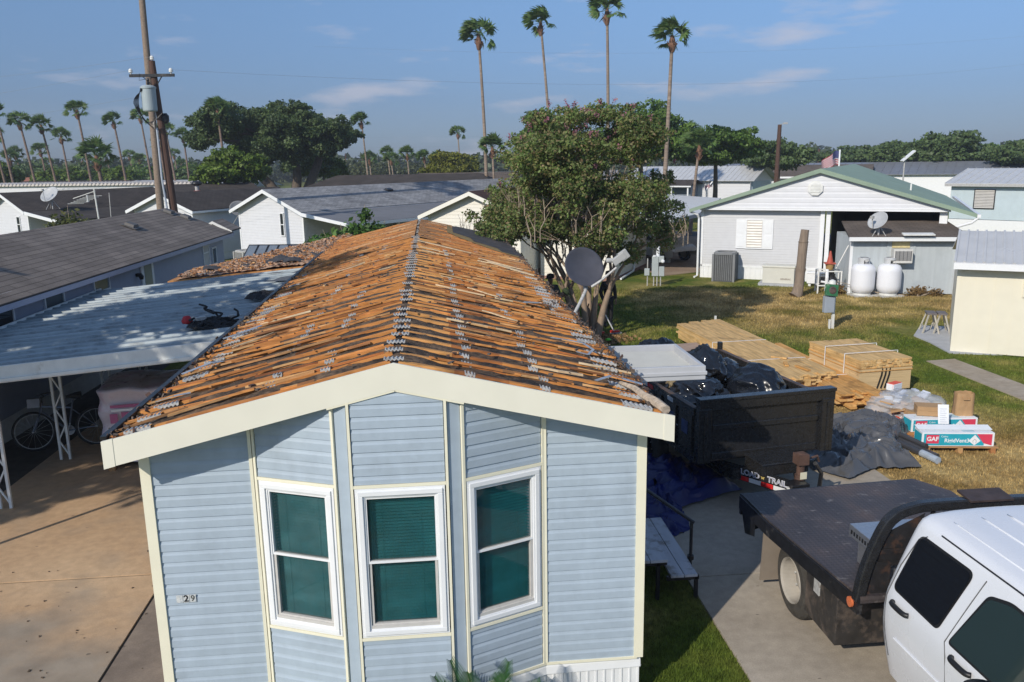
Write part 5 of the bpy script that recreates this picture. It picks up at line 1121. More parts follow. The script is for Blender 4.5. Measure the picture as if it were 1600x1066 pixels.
wheel(TK, -1.0, 1.30, .42, .26, P('dusty_steel_rim', (.35, .32, .275), .6, .15, 5), side=-1); wheel(TK, -.7, 1.30, .42, .26, m_black, side=-1); wheel(TK, 1.0, 1.30, .42, .26, m_galv, side=1); wheel(TK, -.9, -3.6, .42, .26, m_galv, side=-1); wheel(TK, .9, -3.6, .42, .26, m_galv, side=1)
# headache rack
mb = MB(); zr = 1.83
def rackpts(s): return [(s*1.10, -.05, .93), (s*1.04, -.04, 1.25), (s*.90, -.03, 1.62), (s*.78, -.03, 1.77), (s*.62, -.03, zr), (s*.40, -.03, zr+.02)]
pts = rackpts(-1)+[(x, y, z) for x, y, z in rackpts(1)[::-1]]
# rounded by subdividing
def smoothp(pts, n=6):
    out = []; P_ = [Vector(p) for p in pts]
    for i in range(len(P_)-1):
        p0 = P_[max(i-1, 0)]; p1 = P_[i]; p2 = P_[i+1]; p3 = P_[min(i+2, len(P_)-1)]
        for k in range(n):
            t_ = k/n; out.append(.5*((2*p1)+(p2-p0)*t_+(2*p0-5*p1+4*p2-p3)*t_*t_+(3*p1-p0-3*p2+p3)*t_**3))
    return out+[P_[-1]]
mb.tube(smoothp(pts, 6), .066, 4, ph=math.pi/4); mb.build('headache_rack', m_blackm, TK, bevel=.012)
mb = MB()
mb.face([(-1.06, -.05, .98), (-.8, -.05, .98), (-.8, -.05, 1.28), (-1.0, -.05, 1.28)]); mb.face([(-1.0, -.04, 1.28), (-.62, -.04, 1.28), (-.5, -.04, 1.78), (-.84, -.04, 1.62)])
for z in (1.0, 1.30, 1.42): mb.bar((-1.02, -.03, z), (1.02, -.03, z), .05, .05)
mb.bb(-.42, .42, -.05, -.02, .98, 1.3)
for k in range(2): mb.bar((-.42+k*.9, -.03, 1.42), (-.42+k*.9, -.03, zr), .03, .03)
mb.build('rack_panel', P('scuffed_black', (.02, .019, .02), .5, .3, 9, dirt=(.12, .06, .035), dscale=4, dthr=.60), TK)
mb = MB(); mb.box((.10, .0, zr+.075), (.42, .22, .02), Matrix.Rotation(R(6), 3, 'X')); mb.bb(-.08, .28, -.05, .0, zr+.02, zr+.065); mb.build('rack_plate', P('dark_rust', (.055, .038, .034), .6, .3, 9), TK)
m_dia, t, b = newmat('diamond_plate_aluminium'); b.inputs['Metallic'].default_value = .85; b.inputs['Roughness'].default_value = .38; b.inputs['Base Color'].default_value = (.52, .53, .55, 1); vo = t.nodes.new('ShaderNodeTexVoronoi'); vo.inputs['Scale'].default_value = 38; tcn = t.nodes.new('ShaderNodeTexCoord'); t.links.new(tcn.outputs['Object'], vo.inputs[0]); bump(t, b, vo.outputs['Distance'], .9, .006)
TB = thing('toolbox', 'silver diamond plate toolbox standing on the black flatbed behind the cab', 'toolbox', (4.80, .30, 1.0), R(2))
mb = MB(); mb.bb(-.28, .9, -.22, .28, .0, .27); mb.build('body', m_dia, TB, bevel=.008); mb = MB(); mb.bb(-.36, .95, -.27, .33, .271, .40); mb.build('lid', m_dia, TB, bevel=.01)
mb = MB(); mb.bb(-.285, -.281, -.2, .05, .03, .24); lb_ = mb.build('label', P('yellow_label', (.55, .42, .08), .5, .1, 5), TB); mb = MB(); mb.bb(-.289, -.286, -.17, .02, .06, .1); mb.bb(-.289, -.286, -.17, .02, .14, .18); mb.build('print', m_black, lb_)
mb = MB()
for k in range(11): mb.bb(-.365, -.36, -.24+k*.05, -.215+k*.05, .31, .35)
mb.build('slot', m_black, TB)
mb = MB(); mb.tube([(4.44, .30, 1.015), (4.52, .22, 1.02), (4.56, .28, 1.015), (4.62, .2, 1.02)], .012, 6); mb.box((4.43, .3, 1.02), (.04, .03, .02)); tag(mb.build('ratchet_strap', P('red_strap', (.25, .03, .03), .6, .4, 20)), 'small tangled red strap lying on the flatbed by the toolbox', 'strap')
# cab: body surface as side profile x cross-section
m_wpaint = P('white_truck_paint', (.72, .735, .77), .28, .02, 2, coat=.6, spec=.5)
YR, YF = -.38, -5.6
def cabx(z, y):
    """half width of the cab at height z"""
    if z < .62: return 1.0-.06*((.62-z)/.25)
    if z < 1.22: return 1.0+.055*math.sin((z-.62)/.6*math.pi*.75)
    s = (z-1.22)/.66; return 1.039-.20*s-.03*s*s
def cab_outline(zc=None):
    zs = [.40, .5, .62, .72, .84, .96, 1.08, 1.18, 1.24, 1.32, 1.42, 1.52, 1.62, 1.70, 1.77]
    L_pts = [(-cabx(z, 0), z) for z in zs]
    L_pts += [(-.815, 1.86), (-.78, 1.915), (-.71, 1.95), (-.5, 1.975), (-.25, 1.987), (0, 1.99)]
    return L_pts+[(-x, z) for x, z in L_pts[:-1]][::-1]
out = cab_outline(); nO = len(out)
ys = [(-.36, .935), (-.365, .965), (-.385, .985), (-.43, .996), (-.52, 1.0)]+[(-.55-.25*k, 1.0) for k in range(1, 11)]
V = []; F = []
for yy, s in ys:
    for x, z in out: V.append((x*s, yy-.00-.05*max(0, (z-1.3))*(1 if yy > -.6 else 0), .40+(z-.40)*(1-(1-s)*.25)))
for i in range(len(ys)-1):
    for k in range(nO-1): F.append((i*nO+k, i*nO+k+1, (i+1)*nO+k+1, (i+1)*nO+k))
cabm = fastmesh('cab', V, F, m_wpaint, TK, smooth=True)
mb = MB(); mb.face([Vector(V[k]) for k in range(nO)]); mb.build('cab_rear', m_wpaint, TK)
for sd in (-1, 1): mb = MB(); mb.tube([(sd*.80, -.75, 1.905), (sd*.80, -1.6, 1.908), (sd*.80, -3.0, 1.905)], .007, 5); mb.build('roof_gutter', m_black, TK)
for sd in (-1, 1): mb = MB(); mb.tube([(sd*-1.054, -.6, .88), (sd*-1.054, -2.9, .90)], .008, 6); mb.build('body_crease', m_wpaint, TK)
# front end
mb = MB()
prof = [(-3.05, 1.94*.0+1.90), (-3.75, 1.30), (-5.2, 1.18), (-5.45, 1.05), (-5.5, .45), (-3.05, .40)]
for s in (-1, 1): mb.face([(s*.99, y, z) for y, z in prof[1:]]+[(s*.99, -3.05, 1.25)])
mb.face([(-.80, -3.05, 1.9), (.80, -3.05, 1.9), (.95, -3.75, 1.3), (-.95, -3.75, 1.3)], 1)
for (y0, z0), (y1, z1) in zip(prof[1:4], prof[2:5]): mb.face([(-.99, y0, z0), (.99, y0, z0), (.99, y1, z1), (-.99, y1, z1)])
mb.build('front_end', [m_wpaint, m_dark], TK)
def onside(y, z, off): return Vector((-cabx(z, y)-off, y-.05*max(0, z-1.3)*(1 if y > -.6 else 0), z))
def rounded(poly, r, n=6):
    out = []; m_ = len(poly)
    for i in range(m_):
        p = Vector(poly[i]); a_ = Vector(poly[i-1]); b_ = Vector(poly[(i+1) % m_]); d1 = (a_-p).normalized(); d2 = (b_-p).normalized(); rr_ = r[i] if isinstance(r, list) else r
        p0 = p+d1*rr_; p1 = p+d2*rr_
        for k in range(n+1): t_ = k/n; out.append((1-t_)**2*p0+2*t_*(1-t_)*p+t_*t_*p1)
    return out
def patch(name, poly, off, mat, par, side=-1):
    c = sum(poly, Vector((0, 0)))/len(poly); mb = MB(); m_ = len(poly)
    for ring in range(6):
        for i in range(m_):
            q = []
            for (pp, tt) in ((poly[i], ring/6), (poly[(i+1) % m_], ring/6), (poly[(i+1) % m_], (ring+1)/6), (poly[i], (ring+1)/6)):
                w = c.lerp(pp, tt); v = onside(w.x, w.y, off); 
                if side > 0: v.x = -v.x
                q.append(v)
            if ring == 0: q = [q[0], q[2], q[3]]
            mb.face(q if side < 0 else q[::-1])
    return mb.build(name, mat, par, smooth=True)
m_seal = P('black_rubber', (.012, .012, .013), .45, .1, 5)
rw = [(-.49, 1.31), (-.52, 1.80), (-1.24, 1.81), (-1.12, 1.30)]; fw = [(-1.30, 1.28), (-1.48, 1.74), (-1.7, 1.80), (-2.55, 1.77), (-2.95, 1.28)]
for sd in (-1, 1):
    rb = patch('rear_window', rounded([(y+.02*(1 if y > -.9 else -1), z+.02*(1 if z > 1.5 else -1)) for y, z in rw], [.07, .08, .09, .06]), .006, m_seal, TK, sd); patch('pane', rounded(rw, [.06, .07, .08, .05]), .010, glass('tinted_glass', (.006, .006, .007), .04), rb, sd)
    fb = patch('front_window', rounded([(y+.02*(1 if y > -1.9 else -1), z+.02*(1 if z > 1.5 else -1)) for y, z in fw], .05), .006, m_seal, TK, sd); patch('pane', rounded(fw, .045), .010, glass('green_tinted_glass', (.02, .035, .035), .03), fb, sd)
def seam(pts, par):
    for sd in (-1, 1):
        mb = MB(); P_ = [onside(y, z, .0015) for y, z in pts]
        for p in P_: p.x *= -sd
        mb.tube(P_, .0055, 5); mb.build('door_seam', P('seam_grey', (.12, .12, .125), .6, .05, 5), par)
seam([(-.46, .62), (-.44, .9), (-.42, 1.2), (-.44, 1.5), (-.50, 1.77), (-.58, 1.83)], TK); seam([(-1.36, .55), (-1.34, .9), (-1.30, 1.15), (-1.25, 1.25), (-1.33, 1.6), (-1.38, 1.83)], TK)
for y in (-.66, -1.5):
    mb = MB(); c = onside(y, 1.20, .03); q = Matrix.Rotation(R(90), 3, 'X'); pts = [c+Vector((.02, .12, 0)), c+Vector((-.008, .09, 0)), c+Vector((-.014, 0, 0)), c+Vector((-.008, -.09, 0)), c+Vector((.02, -.12, 0))]; mb.tube(smoothp(pts, 4), [.012]+[.024]*15+[.018, .012] if False else .023, 8); mb.build('door_handle', m_seal, TK, smooth=True)
mb = MB(); 
for x in (-.62, -.36, -.12, .12, .36, .62):
    zz = 1.99-.035*(abs(x)/.62)**2
    mb.tube([(x, -.6, zz-.006), (x, -.7, zz+.004), (x, -2.9, zz+.004)], .010, 6)
mb.build('roof_rib', m_wpaint, TK, smooth=True)
mb = MB(); mb.lathe([(.001, -.1), (.11, -.09), (.13, 0), (.11, .09), (.001, .1)], 20, c=(-1.26, -2.0, 1.30), sx=1.1, sy=.8); mb.tube([(-1.02, -2.05, 1.24), (-1.2, -2.02, 1.28)], .035, 8); mb.build('wing_mirror', m_seal, TK, smooth=True)
mb = MB(); mb.bb(-.4, .4, -.352, -.345, 1.28, 1.72); mb.build('back_window', m_dark, TK)

# ------------------------------------------------------------------ timber
m_lum = wood('yellow_lumber', [(.62, .40, .17), (.70, .48, .22), (.58, .36, .14), (.74, .53, .27), (.66, .42, .17)], stretch=(9, 1, 9), scale=2, rough=.7); m_lumo = wood('orange_lumber', [(.62, .34, .12), (.68, .40, .15), (.56, .29, .09), (.72, .46, .2)], stretch=(9, 1, 9), scale=2)
m_ply2 = wood('plywood_edges', [(.60, .43, .22), (.64, .47, .26)], stretch=(1, 1, 60), scale=2)
def lumber(label, x, y, rz, length, nb, bw_, layers, th, mat, z0=.08, seed=1, jit=.12, strapz=True, group='lumber stacks on the lawn', skewn=0):
    rr = random.Random(seed); o = thing('lumber_stack', label, 'lumber', (x, y, 0), rz, group)
    lay = MB()
    for L_i in range(layers):
        top = L_i == layers-1
        for k in range(nb):
            xx = (k-(nb-1)/2)*bw_; j = rr.uniform(-jit, jit)+skewn*k; z = z0+L_i*th+th/2
            tgt = MB() if top else lay
            tgt.box((xx+rr.uniform(-.004, .004), j, z+(rr.uniform(0, .008) if top else 0)), (bw_*.965, length+rr.uniform(-jit, jit)*.5, th*.93))
            if top: tgt.build('board', mat, o)
    if lay.v: lay.build('lower_boards', mat, o)
    mb = MB()
    for yy in (-length*.35, 0, length*.33): mb.bb(-nb*bw_/2, nb*bw_/2, yy-.05, yy+.05, 0, z0)
    mb.build('bearer', mat, o)
    if strapz:
        mb = MB(); w = nb*bw_/2+.006; h = z0+layers*th+.008
        for yy in (-length*.22, length*.1): mb.bb(-w, -w+.004, yy-.015, yy+.015, z0, h); mb.bb(w-.004, w, yy-.015, yy+.015, z0, h); mb.bb(-w, w, yy-.015, yy+.015, h-.004, h)
        mb.build('strap', m_white, o)
    return o
lumber('longest lumber stack, pointing from the trailer toward the tree, orange chalk marks on top', 7.92, 12.2, R(4), 6.1, 10, .14, 9, .042, m_lum, .14, 1, .10, skewn=.05)
lumber('low lumber stack overlapping the longest one, its near end stepped', 8.72, 10.9, R(2), 4.6, 6, .15, 7, .042, m_lumo, .06, 2, .2, skewn=-.05)
lumber('small orange lumber stack on the ground under the far end of the longest stack', 6.85, 11.6, R(8), 4.0, 4, .14, 5, .042, m_lumo, .06, 3, .15)
mb = MB()
for (x, y, L, a_) in ((8.2, 9.9, .45, .2), (8.0, 10.3, .35, -.3), (8.1, 10.9, .35, .9)): mb.box((x, y, .545), (.08, L, .03), Matrix.Rotation(a_, 3, 'Z'))
tag(mb.build('lumber_offcuts', m_lumo), 'loose offcuts lying on the near end of the longest lumber stack', 'lumber')
PB = thing('lumber_block', 'tall square block of plywood sheets topped with boards, three black stripes on its end', 'lumber', (9.78, 10.52, 0), R(6))
mb = MB(); mb.bb(-.62, .62, -.98, .98, .08, .50); mb.build('plywood_sheets', m_ply2, PB); mb = MB(); mb.bb(-.6, .6, -.9, -.8, 0, .08); mb.bb(-.6, .6, .8, .9, 0, .08); mb.build('bearer', m_lum, PB)
mb = MB(); mb.bb(-.64, .64, -1.0, 1.0, .50, .515); mb.bb(-.64, .64, -1.0, 1.0, .57, .585); mb.build('spacer_sheet', m_lumo, PB)
mb = MB(); mb.bb(-.63, .63, -.99, .99, .515, .57); mb.build('upper_sheets', m_ply2, PB); rr = random.Random(5)
lay = MB()
for L_i in range(4):
    k = 0; x = -.62
    while x < .6:
        w = rr.choice((.09, .09, .14)); w = min(w, .62-x); tgt = MB() if L_i == 3 else lay; tgt.box((x+w/2, rr.uniform(-.02, .03), .607+L_i*.044), (w*.95, 2.0, .04)); x += w
        if L_i == 3: tgt.build('board', m_lum, PB)
lay.build('lower_boards', m_lum, PB)
mb = MB()
for x in (-.12, -.03, .06): mb.tube([(x-.06, -.985, .12), (x-.02, -.985, .25), (x+.03, -.985, .42), (x+.04, -.985, .56)], .017, 5)
mb.build('stripe', m_black, PB)
mb = MB()
for y in (-.45, .3): mb.bb(-.65, -.645, y-.012, y+.012, .08, .8); mb.bb(-.65, .65, y-.012, y+.012, .796, .802); mb.bb(.645, .65, y-.012, y+.012, .08, .8)
mb.build('strap', m_white, PB)
tag(MB.build((lambda m_: (m_.box((0, 0, .3), (1.6, .9, .05), Matrix.Rotation(R(6), 3, 'X')), m_.box((.1, .1, .22), (1.5, .85, .05)), m_.box((0, 0, .12), (1.2, .7, .12)), m_)[-1])(MB()), 'weathered_boards', wood('grey_boards', [(.33, .24, .18), (.40, .30, .24), (.3, .2, .15)]), loc=(6.3, 12.9, 0), rotz=.2), 'weathered reddish grey boards stacked beyond the awning', 'boards')

# ------------------------------------------------------------------ boxes, bag, heap
m_card = P('brown_cardboard', (.42, .26, .13), .85, .08, 5, bmp=.2, bscale=8); m_teal = P('carton_teal', (.02, .36, .46), .5, .06, 5); m_cred = P('carton_red', (.66, .05, .10), .5, .05, 5); m_cw = P('carton_white', (.78, .80, .82), .5, .03, 5)
PA = thing('pallet', 'wooden pallet under the teal ridge vent cartons', 'pallet', (9.25, 6.35, 0), -R(10)); mb = MB()
for k in range(6): mb.bb(-.58, .66, -.48+k*.17, -.36+k*.17, .095, .115)
mb.build('deck_boards', m_splint, PA); mb = MB()
for x in (-.5, .04, .58): mb.bb(x-.04, x+.04, -.48, .5, .0, .095)
mb.build('stringer', m_splint, PA)
def carton(label, x, y, rz, z, flapped=True):
    o = thing('vent_carton', label, 'carton', (x, y, z), rz, 'teal ridge vent cartons'); w, d, h = .60, .16, .24
    mb = MB(); mb.bb(-w, w, -d, d, 0, h); mb.build('box', m_cw, o, bevel=.004)
    mb = MB(); mb.bb(-w+.03, w-.17, -d-.004, -d-.001, .015, h-.02); mb.bb(-w-.004, -w-.001, -d+.02, d-.02, .015, h-.03); mb.build('teal_print', m_teal, o)
    mb = MB(); mb.bb(-w+.07, -w+.28, -d-.007, -d-.0045, .05, .205); mb.face([(w-.30, -d-.0065, h-.02), (w-.18, -d-.0065, .06), (w-.04, -d-.0065, .02), (w-.04, -d-.0065, h-.02)]); mb.build('red_print', m_cred, o)
    mb = MB(); c = Vector((w-.33, -d-.009, .12)); mb.face([c+Vector((-.10, 0, -.02)), c+Vector((0, 0, -.10)), c+Vector((.10, 0, -.02)), c+Vector((0, 0, .09))]); 
    mb.build('diamond', m_cw, o)
    mb = MB(); mb.bar(c+Vector((-.03, -.003, -.02)), c+Vector((0, -.003, .015)), .004, .008); mb.bar(c+Vector((0, -.003, .015)), c+Vector((.03, -.003, -.02)), .004, .008); mb.bar(c+Vector((-.03, -.003, -.02)), c+Vector((-.02, -.003, -.06)), .004, .006); mb.bar(c+Vector((.03, -.003, -.02)), c+Vector((.02, -.003, -.06)), .004, .006); mb.build('house_mark', m_galv, o)
    text_mesh('GAF', .105, 'lettering', m_cw, o, (-w+.175, -d-.009, .128), (R(90), 0, 0), .001, bold=.003)
    text_mesh('RigidVent3', .095, 'lettering', m_cw, o, (-.02, -d-.006, .10), (R(90), 0, 0), .001, bold=.002); text_mesh('Cobra', .045, 'lettering', m_cw, o, (-.23, -d-.006, .175), (R(90), 0, 0), .001)
    mb = MB()
    for k in range(4): mb.bb(-.2+k*.15-.3, -.2+k*.15-.27, -.03, .0, h+.001, h+.003)
    mb.bb(.1, .3, -.1, .08, h+.001, h+.003); mb.build('top_print', P('pale_teal_print', (.45, .62, .68), .5, .1, 5), o)
    return o
c1 = carton('front teal and white ridge vent carton on the pallet, its lid flap lifted', 9.19, 6.06, -R(9), .12)
mb = MB(); mb.box((0, 0, 0), (1.24, .17, .006), Matrix.Rotation(R(12), 3, 'X')); mb.build('lid_flap', m_cw, c1, loc=(0, .06, .27))
carton('rear teal and white ridge vent carton, behind the front one and under the paper bag', 9.42, 6.83, -R(4), .12)
mb = MB(); mb.box((0, 0, .09), (.46, .30, .17)); mb.bb(-.235, .235, -.155, .155, .10, .115); tag(mb.build('cardboard_box', m_card, None, loc=(9.27, 6.95, .365), rotz=-R(20), bevel=.005), 'small flat brown carton lying on the rear teal carton', 'box')
mb = MB(); mb.face([(-.09, 0, 0), (.09, .0, 0), (.09, .08, .33), (-.09, .09, .33)]); mb.face([(-.09, .003, 0), (.09, .003, 0), (.09, .083, .33), (-.09, .093, .33)][::-1])
for k in range(7): mb.bar((-.065, .012+k*.009-.012, .04+k*.037), (.05-.02*(k % 2), .012+k*.009-.012, .04+k*.037), .004, .004, m=1)
tag(mb.build('paper_sheet', [m_cw, P('print_grey', (.5, .52, .6), .6, .05, 5)], None, loc=(9.18, 6.36, .37), rotz=-R(12)), 'white printed paper sheet standing between the two teal cartons', 'paper')
BGp = thing('paper_bag', 'brown paper bag with folded top standing on the rear teal carton', 'paper bag', (9.86, 6.86, .36), -R(10)); V, F = [], []
nn = 10; ring = []
for j in range(9):
    z = .42*j/8; sc = 1-.06*j/8
    for k in range(24):
        a_ = 2*math.pi*k/24; c_, s_ = math.cos(a_), math.sin(a_); q = 1/max(abs(c_)/.155, abs(s_)/.10); nzz = mnoise.noise(Vector((c_*2, s_*2, z*9)))*.014
        V.append((c_*q*sc+nzz, s_*q*sc+nzz, z+(.02*mnoise.noise(Vector((c_*3, s_*3, 7))) if j == 8 else 0)))
for j in range(8):
    for k in range(24): F.append((j*24+k, j*24+(k+1) % 24, (j+1)*24+(k+1) % 24, (j+1)*24+k))
fastmesh('bag_body', V, F, m_card, BGp); mb = MB(); mb.tube([(-.06, -.10, .36), (-.05, -.12, .31), (.05, -.12, .31), (.06, -.10, .36)], .008, 6); mb.build('handle', m_card, BGp); mb = MB(); mb.bb(-.14, .14, -.085, .085, .30, .305); mb.build('inside_fold', m_card, BGp)
HP = thing('wrapping_heap', 'heap of cardboard and torn clear wrapping beside the plywood block', 'rubbish heap', (9.55, 8.2, 0), .3)
m_clear, t, b = newmat('clear_wrap_sheet'); b.inputs['Base Color'].default_value = (.75, .78, .82, 1); b.inputs['Roughness'].default_value = .12; b.inputs['Alpha'].default_value = .38; b.inputs['Specular IOR Level'].default_value = .8
rr = random.Random(9); mb = MB()
for i in range(16): mb.box((rr.uniform(-.5, .5), rr.uniform(-.45, .45), .05+rr.uniform(0, .22)), (rr.uniform(.2, .55), rr.uniform(.15, .4), rr.uniform(.02, .12)), Matrix.Rotation(rr.uniform(0, 3), 3, 'Z')@Matrix.Rotation(rr.uniform(-.5, .5), 3, 'X'))
mb.build('cardboard', m_card, HP); mb = MB()
for i in range(10): mb.box((rr.uniform(-.3, .5), rr.uniform(-.2, .5), .25+rr.uniform(0, .12)), (rr.uniform(.08, .22), rr.uniform(.06, .2), .03), Matrix.Rotation(rr.uniform(0, 3), 3, 'Z')@Matrix.Rotation(rr.uniform(-.8, .8), 3, 'X'))
mb.build('white_scraps', P('pale_blue_scraps', (.60, .64, .72), .5, .15, 5), HP); mb = MB(); mb.box((.15, .42, .42), (.3, .16, .13), Matrix.Rotation(.2, 3, 'Z')); mb.build('white_carton', m_cw, HP, bevel=.004); mb = MB(); mb.box((.06, .335, .44), (.1, .004, .08), Matrix.Rotation(.2, 3, 'Z')); mb.box((.15, .42, .49), (.28, .14, .012), Matrix.Rotation(.2, 3, 'Z')); mb.box((-.62, -.35, .05), (.35, .14, .03), Matrix.Rotation(.3, 3, 'Z')); mb.build('red_print', P('orange_red_print', (.75, .1, .05), .5, .1, 5), HP)
o = lump('clear_wrap', (0, 0, .15), (.68, .56, .26), m_clear, 44, .25, 4, .3, HP)

# ------------------------------------------------------------------ steps, wrapped pallet, bicycle
ST = thing('door_steps', 'peeling white wooden steps with black metal frame and handrail at the side door', 'steps', (2.9, 2.3, 0))
m_peel = P('peeling_white_paint', (.52, .52, .55), .7, .06, 4, dirt=(.20, .16, .12), dscale=4.5, dthr=.57, stretch=(4, 1, 1))
mb = MB()
for k in range(3): mb.bb(-.62+k*.21, -.42+k*.21, -.55, 1.2, .49, .525)
mb.build('landing', m_peel, ST); mb = MB()
for k in range(2): mb.bb(.04+k*.16, .19+k*.16, -.57, 1.0, .30, .33)
mb.build('tread', m_peel, ST); mb = MB()
for (x, y, z) in ((-.1, -.5, .49), (-.1, 1.1, .49), (.35, -.52, .30), (.35, .9, .3)): mb.bb(x-.02, x+.02, y-.02, y+.02, 0, z)
mb.bb(-.6, .0, -.52, -.48, .44, .485); mb.bb(.0, .38, -.54, -.5, .25, .298); split(mb, 'frame', m_black, ST)
mb = MB(); mb.tube([(.40, -.14, 0), (.40, -.14, .80)], .02, 8); mb.tube([(.42, -.16, .78), (-.12, -.1, 1.18), (-.62, -.05, 1.55)], .022, 8); mb.lathe([(.04, 0), (.04, .05)], 10, c=(.40, -.14, .30)); mb.build('handrail', m_black, ST)
IP = thing('wrapped_insulation_pallet', 'stack of pink and white insulation bags under clear wrap beneath the carport', 'wrapped pallet', (-4.72, 7.75, 0), R(8))
m_wrap = P('wrapped_pink_bags', (.66, .58, .63), .3, .12, 2.2, dirt=(.52, .28, .38), dscale=2.2, dthr=.60, bmp=.5, bscale=5, spec=.6)
V = []; F = []; nj, nk = 26, 72
for j in range(nj+1):
    z = .13+1.27*min(1, j/(nj-3)); top = max(0, j-(nj-3))/3; 
    for k in range(nk):
        a_ = 2*math.pi*k/nk; c_, s_ = math.cos(a_), math.sin(a_); q = 1/((abs(c_)/.68)**6+(abs(s_)/.66)**6)**(1/6); q *= (1-.45*top) if top < 1 else .02; q *= 1+.03*math.sin(z*14)+.05*mnoise.noise(Vector((c_*2.2, s_*2.2, z*2)))+.02*ridge(Vector((c_*5, s_*5, z*4)))
        V.append((c_*q, s_*q, z+.07*mnoise.noise(Vector((c_*1.5, s_*1.5, 8)))+.03*top))
for j in range(nj):
    for k in range(nk): F.append((j*nk+k, j*nk+(k+1) % nk, (j+1)*nk+(k+1) % nk, (j+1)*nk+k))
fastmesh('wrapped_bags', V, F, m_wrap, IP, smooth=True)
m_pk = P('pink_print', (.44, .12, .25), .5, .1, 5); mb = MB()
mb.bb(-.46, .1, -.735, -.725, 1.12, 1.17); mb.bb(-.48, -.36, -.735, -.725, .86, 1.02); mb.bb(-.3, -.15, -.735, -.725, .88, 1.04); mb.bb(-.62, -.1, -.735, -.725, .30, .36); mb.lathe([(.001, 0), (.13, 0), (.13, .01), (.001, .01)], 24, c=(.13, -.722, .98), rot=Matrix.Rotation(R(90), 3, 'X')); split(mb, 'pink_print', m_pk, IP)
mb = MB(); mb.face([(.09, -.742, .92), (.17, -.742, .92), (.13, -.742, 1.05)]); mb.bb(-.45, -.1, -.74, -.73, 1.06, 1.1); mb.build('white_print', m_cw, IP)
for (s_, z, x) in (('R30', .70, -.45), ('R30', .52, -.5), ('R30', .66, -.1)): text_mesh(s_, .0001, 'print', m_black, IP, (x, -.735, z), (R(90), 0, 0)) if False else None
mb = MB(); mb.bb(-.62, -.18, -.738, -.728, .66, .69); mb.bb(-.60, -.3, -.738, -.728, .45, .49); mb.bb(-.1, .2, -.738, -.728, .66, .68); mb.build('grey_print', P('grey_print', (.12, .1, .13), .6, .1, 5), IP); mb = MB(); mb.bb(-.66, -.4, -.738, -.726, .20, .26); mb.build('green_print', P('green_print', (.25, .42, .08), .5, .1, 5), IP)
mb = MB()
for x in (-.55, 0, .5): mb.bb(x-.05, x+.05, -.72, .65, .03, .13)
mb.build('pallet_runner', m_splint, IP)
def bicycle(label, x, y, rz, lean, m):
    o = thing('bicycle', label, 'bicycle', (x, y, .03), rz); q = Matrix.Rotation(lean, 3, 'X')
    def T(p): return q@Vector(p)
    def tb_(mb, pts, r, n=7): mb.tube([T(p) for p in pts], r, n)
    for xx in (-.52, .52):
        mb = MB(); mb.tube([T((xx+.34*math.cos(a_*math.pi/18), 0, .34+.34*math.sin(a_*math.pi/18))) for a_ in range(37)], .024, 8, cap=False); wo_ = mb.build('wheel', m_seal, o)
        mb = MB(); mb.tube([T((xx+.315*math.cos(a_*math.pi/18), 0, .34+.315*math.sin(a_*math.pi/18))) for a_ in range(37)], .010, 6, cap=False); mb.build('rim', m_galv, wo_)
        mb = MB()
        for k in range(16): a_ = k*math.pi/8; mb.tube([T((xx, 0, .34)), T((xx+.31*math.cos(a_), 0, .34+.31*math.sin(a_)))], .0025, 3)
        mb.tube([T((xx, -.06, .34)), T((xx, .06, .34))], .02, 8); mb.build('spokes', m_galv, wo_)
    mb = MB(); tb_(mb, [(-.36, 0, .78), (.12, 0, .72)], .019); tb_(mb, [(-.38, 0, .70), (.05, 0, .30)], .021); tb_(mb, [(.16, 0, .86), (.05, 0, .30)], .017); tb_(mb, [(.05, 0, .30), (.52, 0, .34)], .012); tb_(mb, [(.12, 0, .70), (.52, 0, .34)], .011); tb_(mb, [(-.35, 0, .85), (-.39, 0, .66)], .024); mb.build('frame', m, o)
    mb = MB(); tb_(mb, [(-.39, 0, .66), (-.42, .05, .6), (-.52, .055, .34)], .016); tb_(mb, [(-.39, 0, .66), (-.42, -.05, .6), (-.52, -.055, .34)], .016); mb.build('fork', m, o)
    mb = MB(); tb_(mb, [(-.35, 0, .85), (-.37, 0, .98)], .014); tb_(mb, [(-.30, -.3, 1.0), (-.38, -.12, 1.0), (-.39, .12, 1.0), (-.30, .3, 1.0)], .013); tb_(mb, [(-.30, -.3, 1.0), (-.24, -.31, .99)], .019); tb_(mb, [(-.30, .3, 1.0), (-.24, .31, .99)], .019); mb.build('handlebar', m_black, o)
    mb = MB(); mb.tube([T((.05, 0, .92)), T((.2, 0, .93)), T((.3, 0, .93))], [.025, .06, .075], 10); mb.build('saddle', m_seal, o)
    mb = MB(); mb.lathe([(.09, -.01), (.09, .01)], 20, c=T((.05, .05, .30)), rot=q@Matrix.Rotation(R(90), 3, 'X')); tb_(mb, [(.05, .06, .3), (.0, .07, .16)], .01); tb_(mb, [(.0, .07, .16), (0, .16, .16)], .02); tb_(mb, [(.05, -.06, .3), (.1, -.07, .44), (.1, -.15, .44)], .01); mb.build('crank', m_galv, o)
    mb = MB(); mb.box(T((-.46, 0, .86)), (.2, .24, .16), q); mb.build('front_bag', P('pale_bag', (.38, .38, .4), .7, .15, 7), o); return o
bicycle('dark bicycle with pale handlebar bag leaning behind the carport post', -6.45, 8.35, R(12), R(-10), P('silver_blue_frame', (.16, .18, .22), .35, .1, 5, metal=.4))

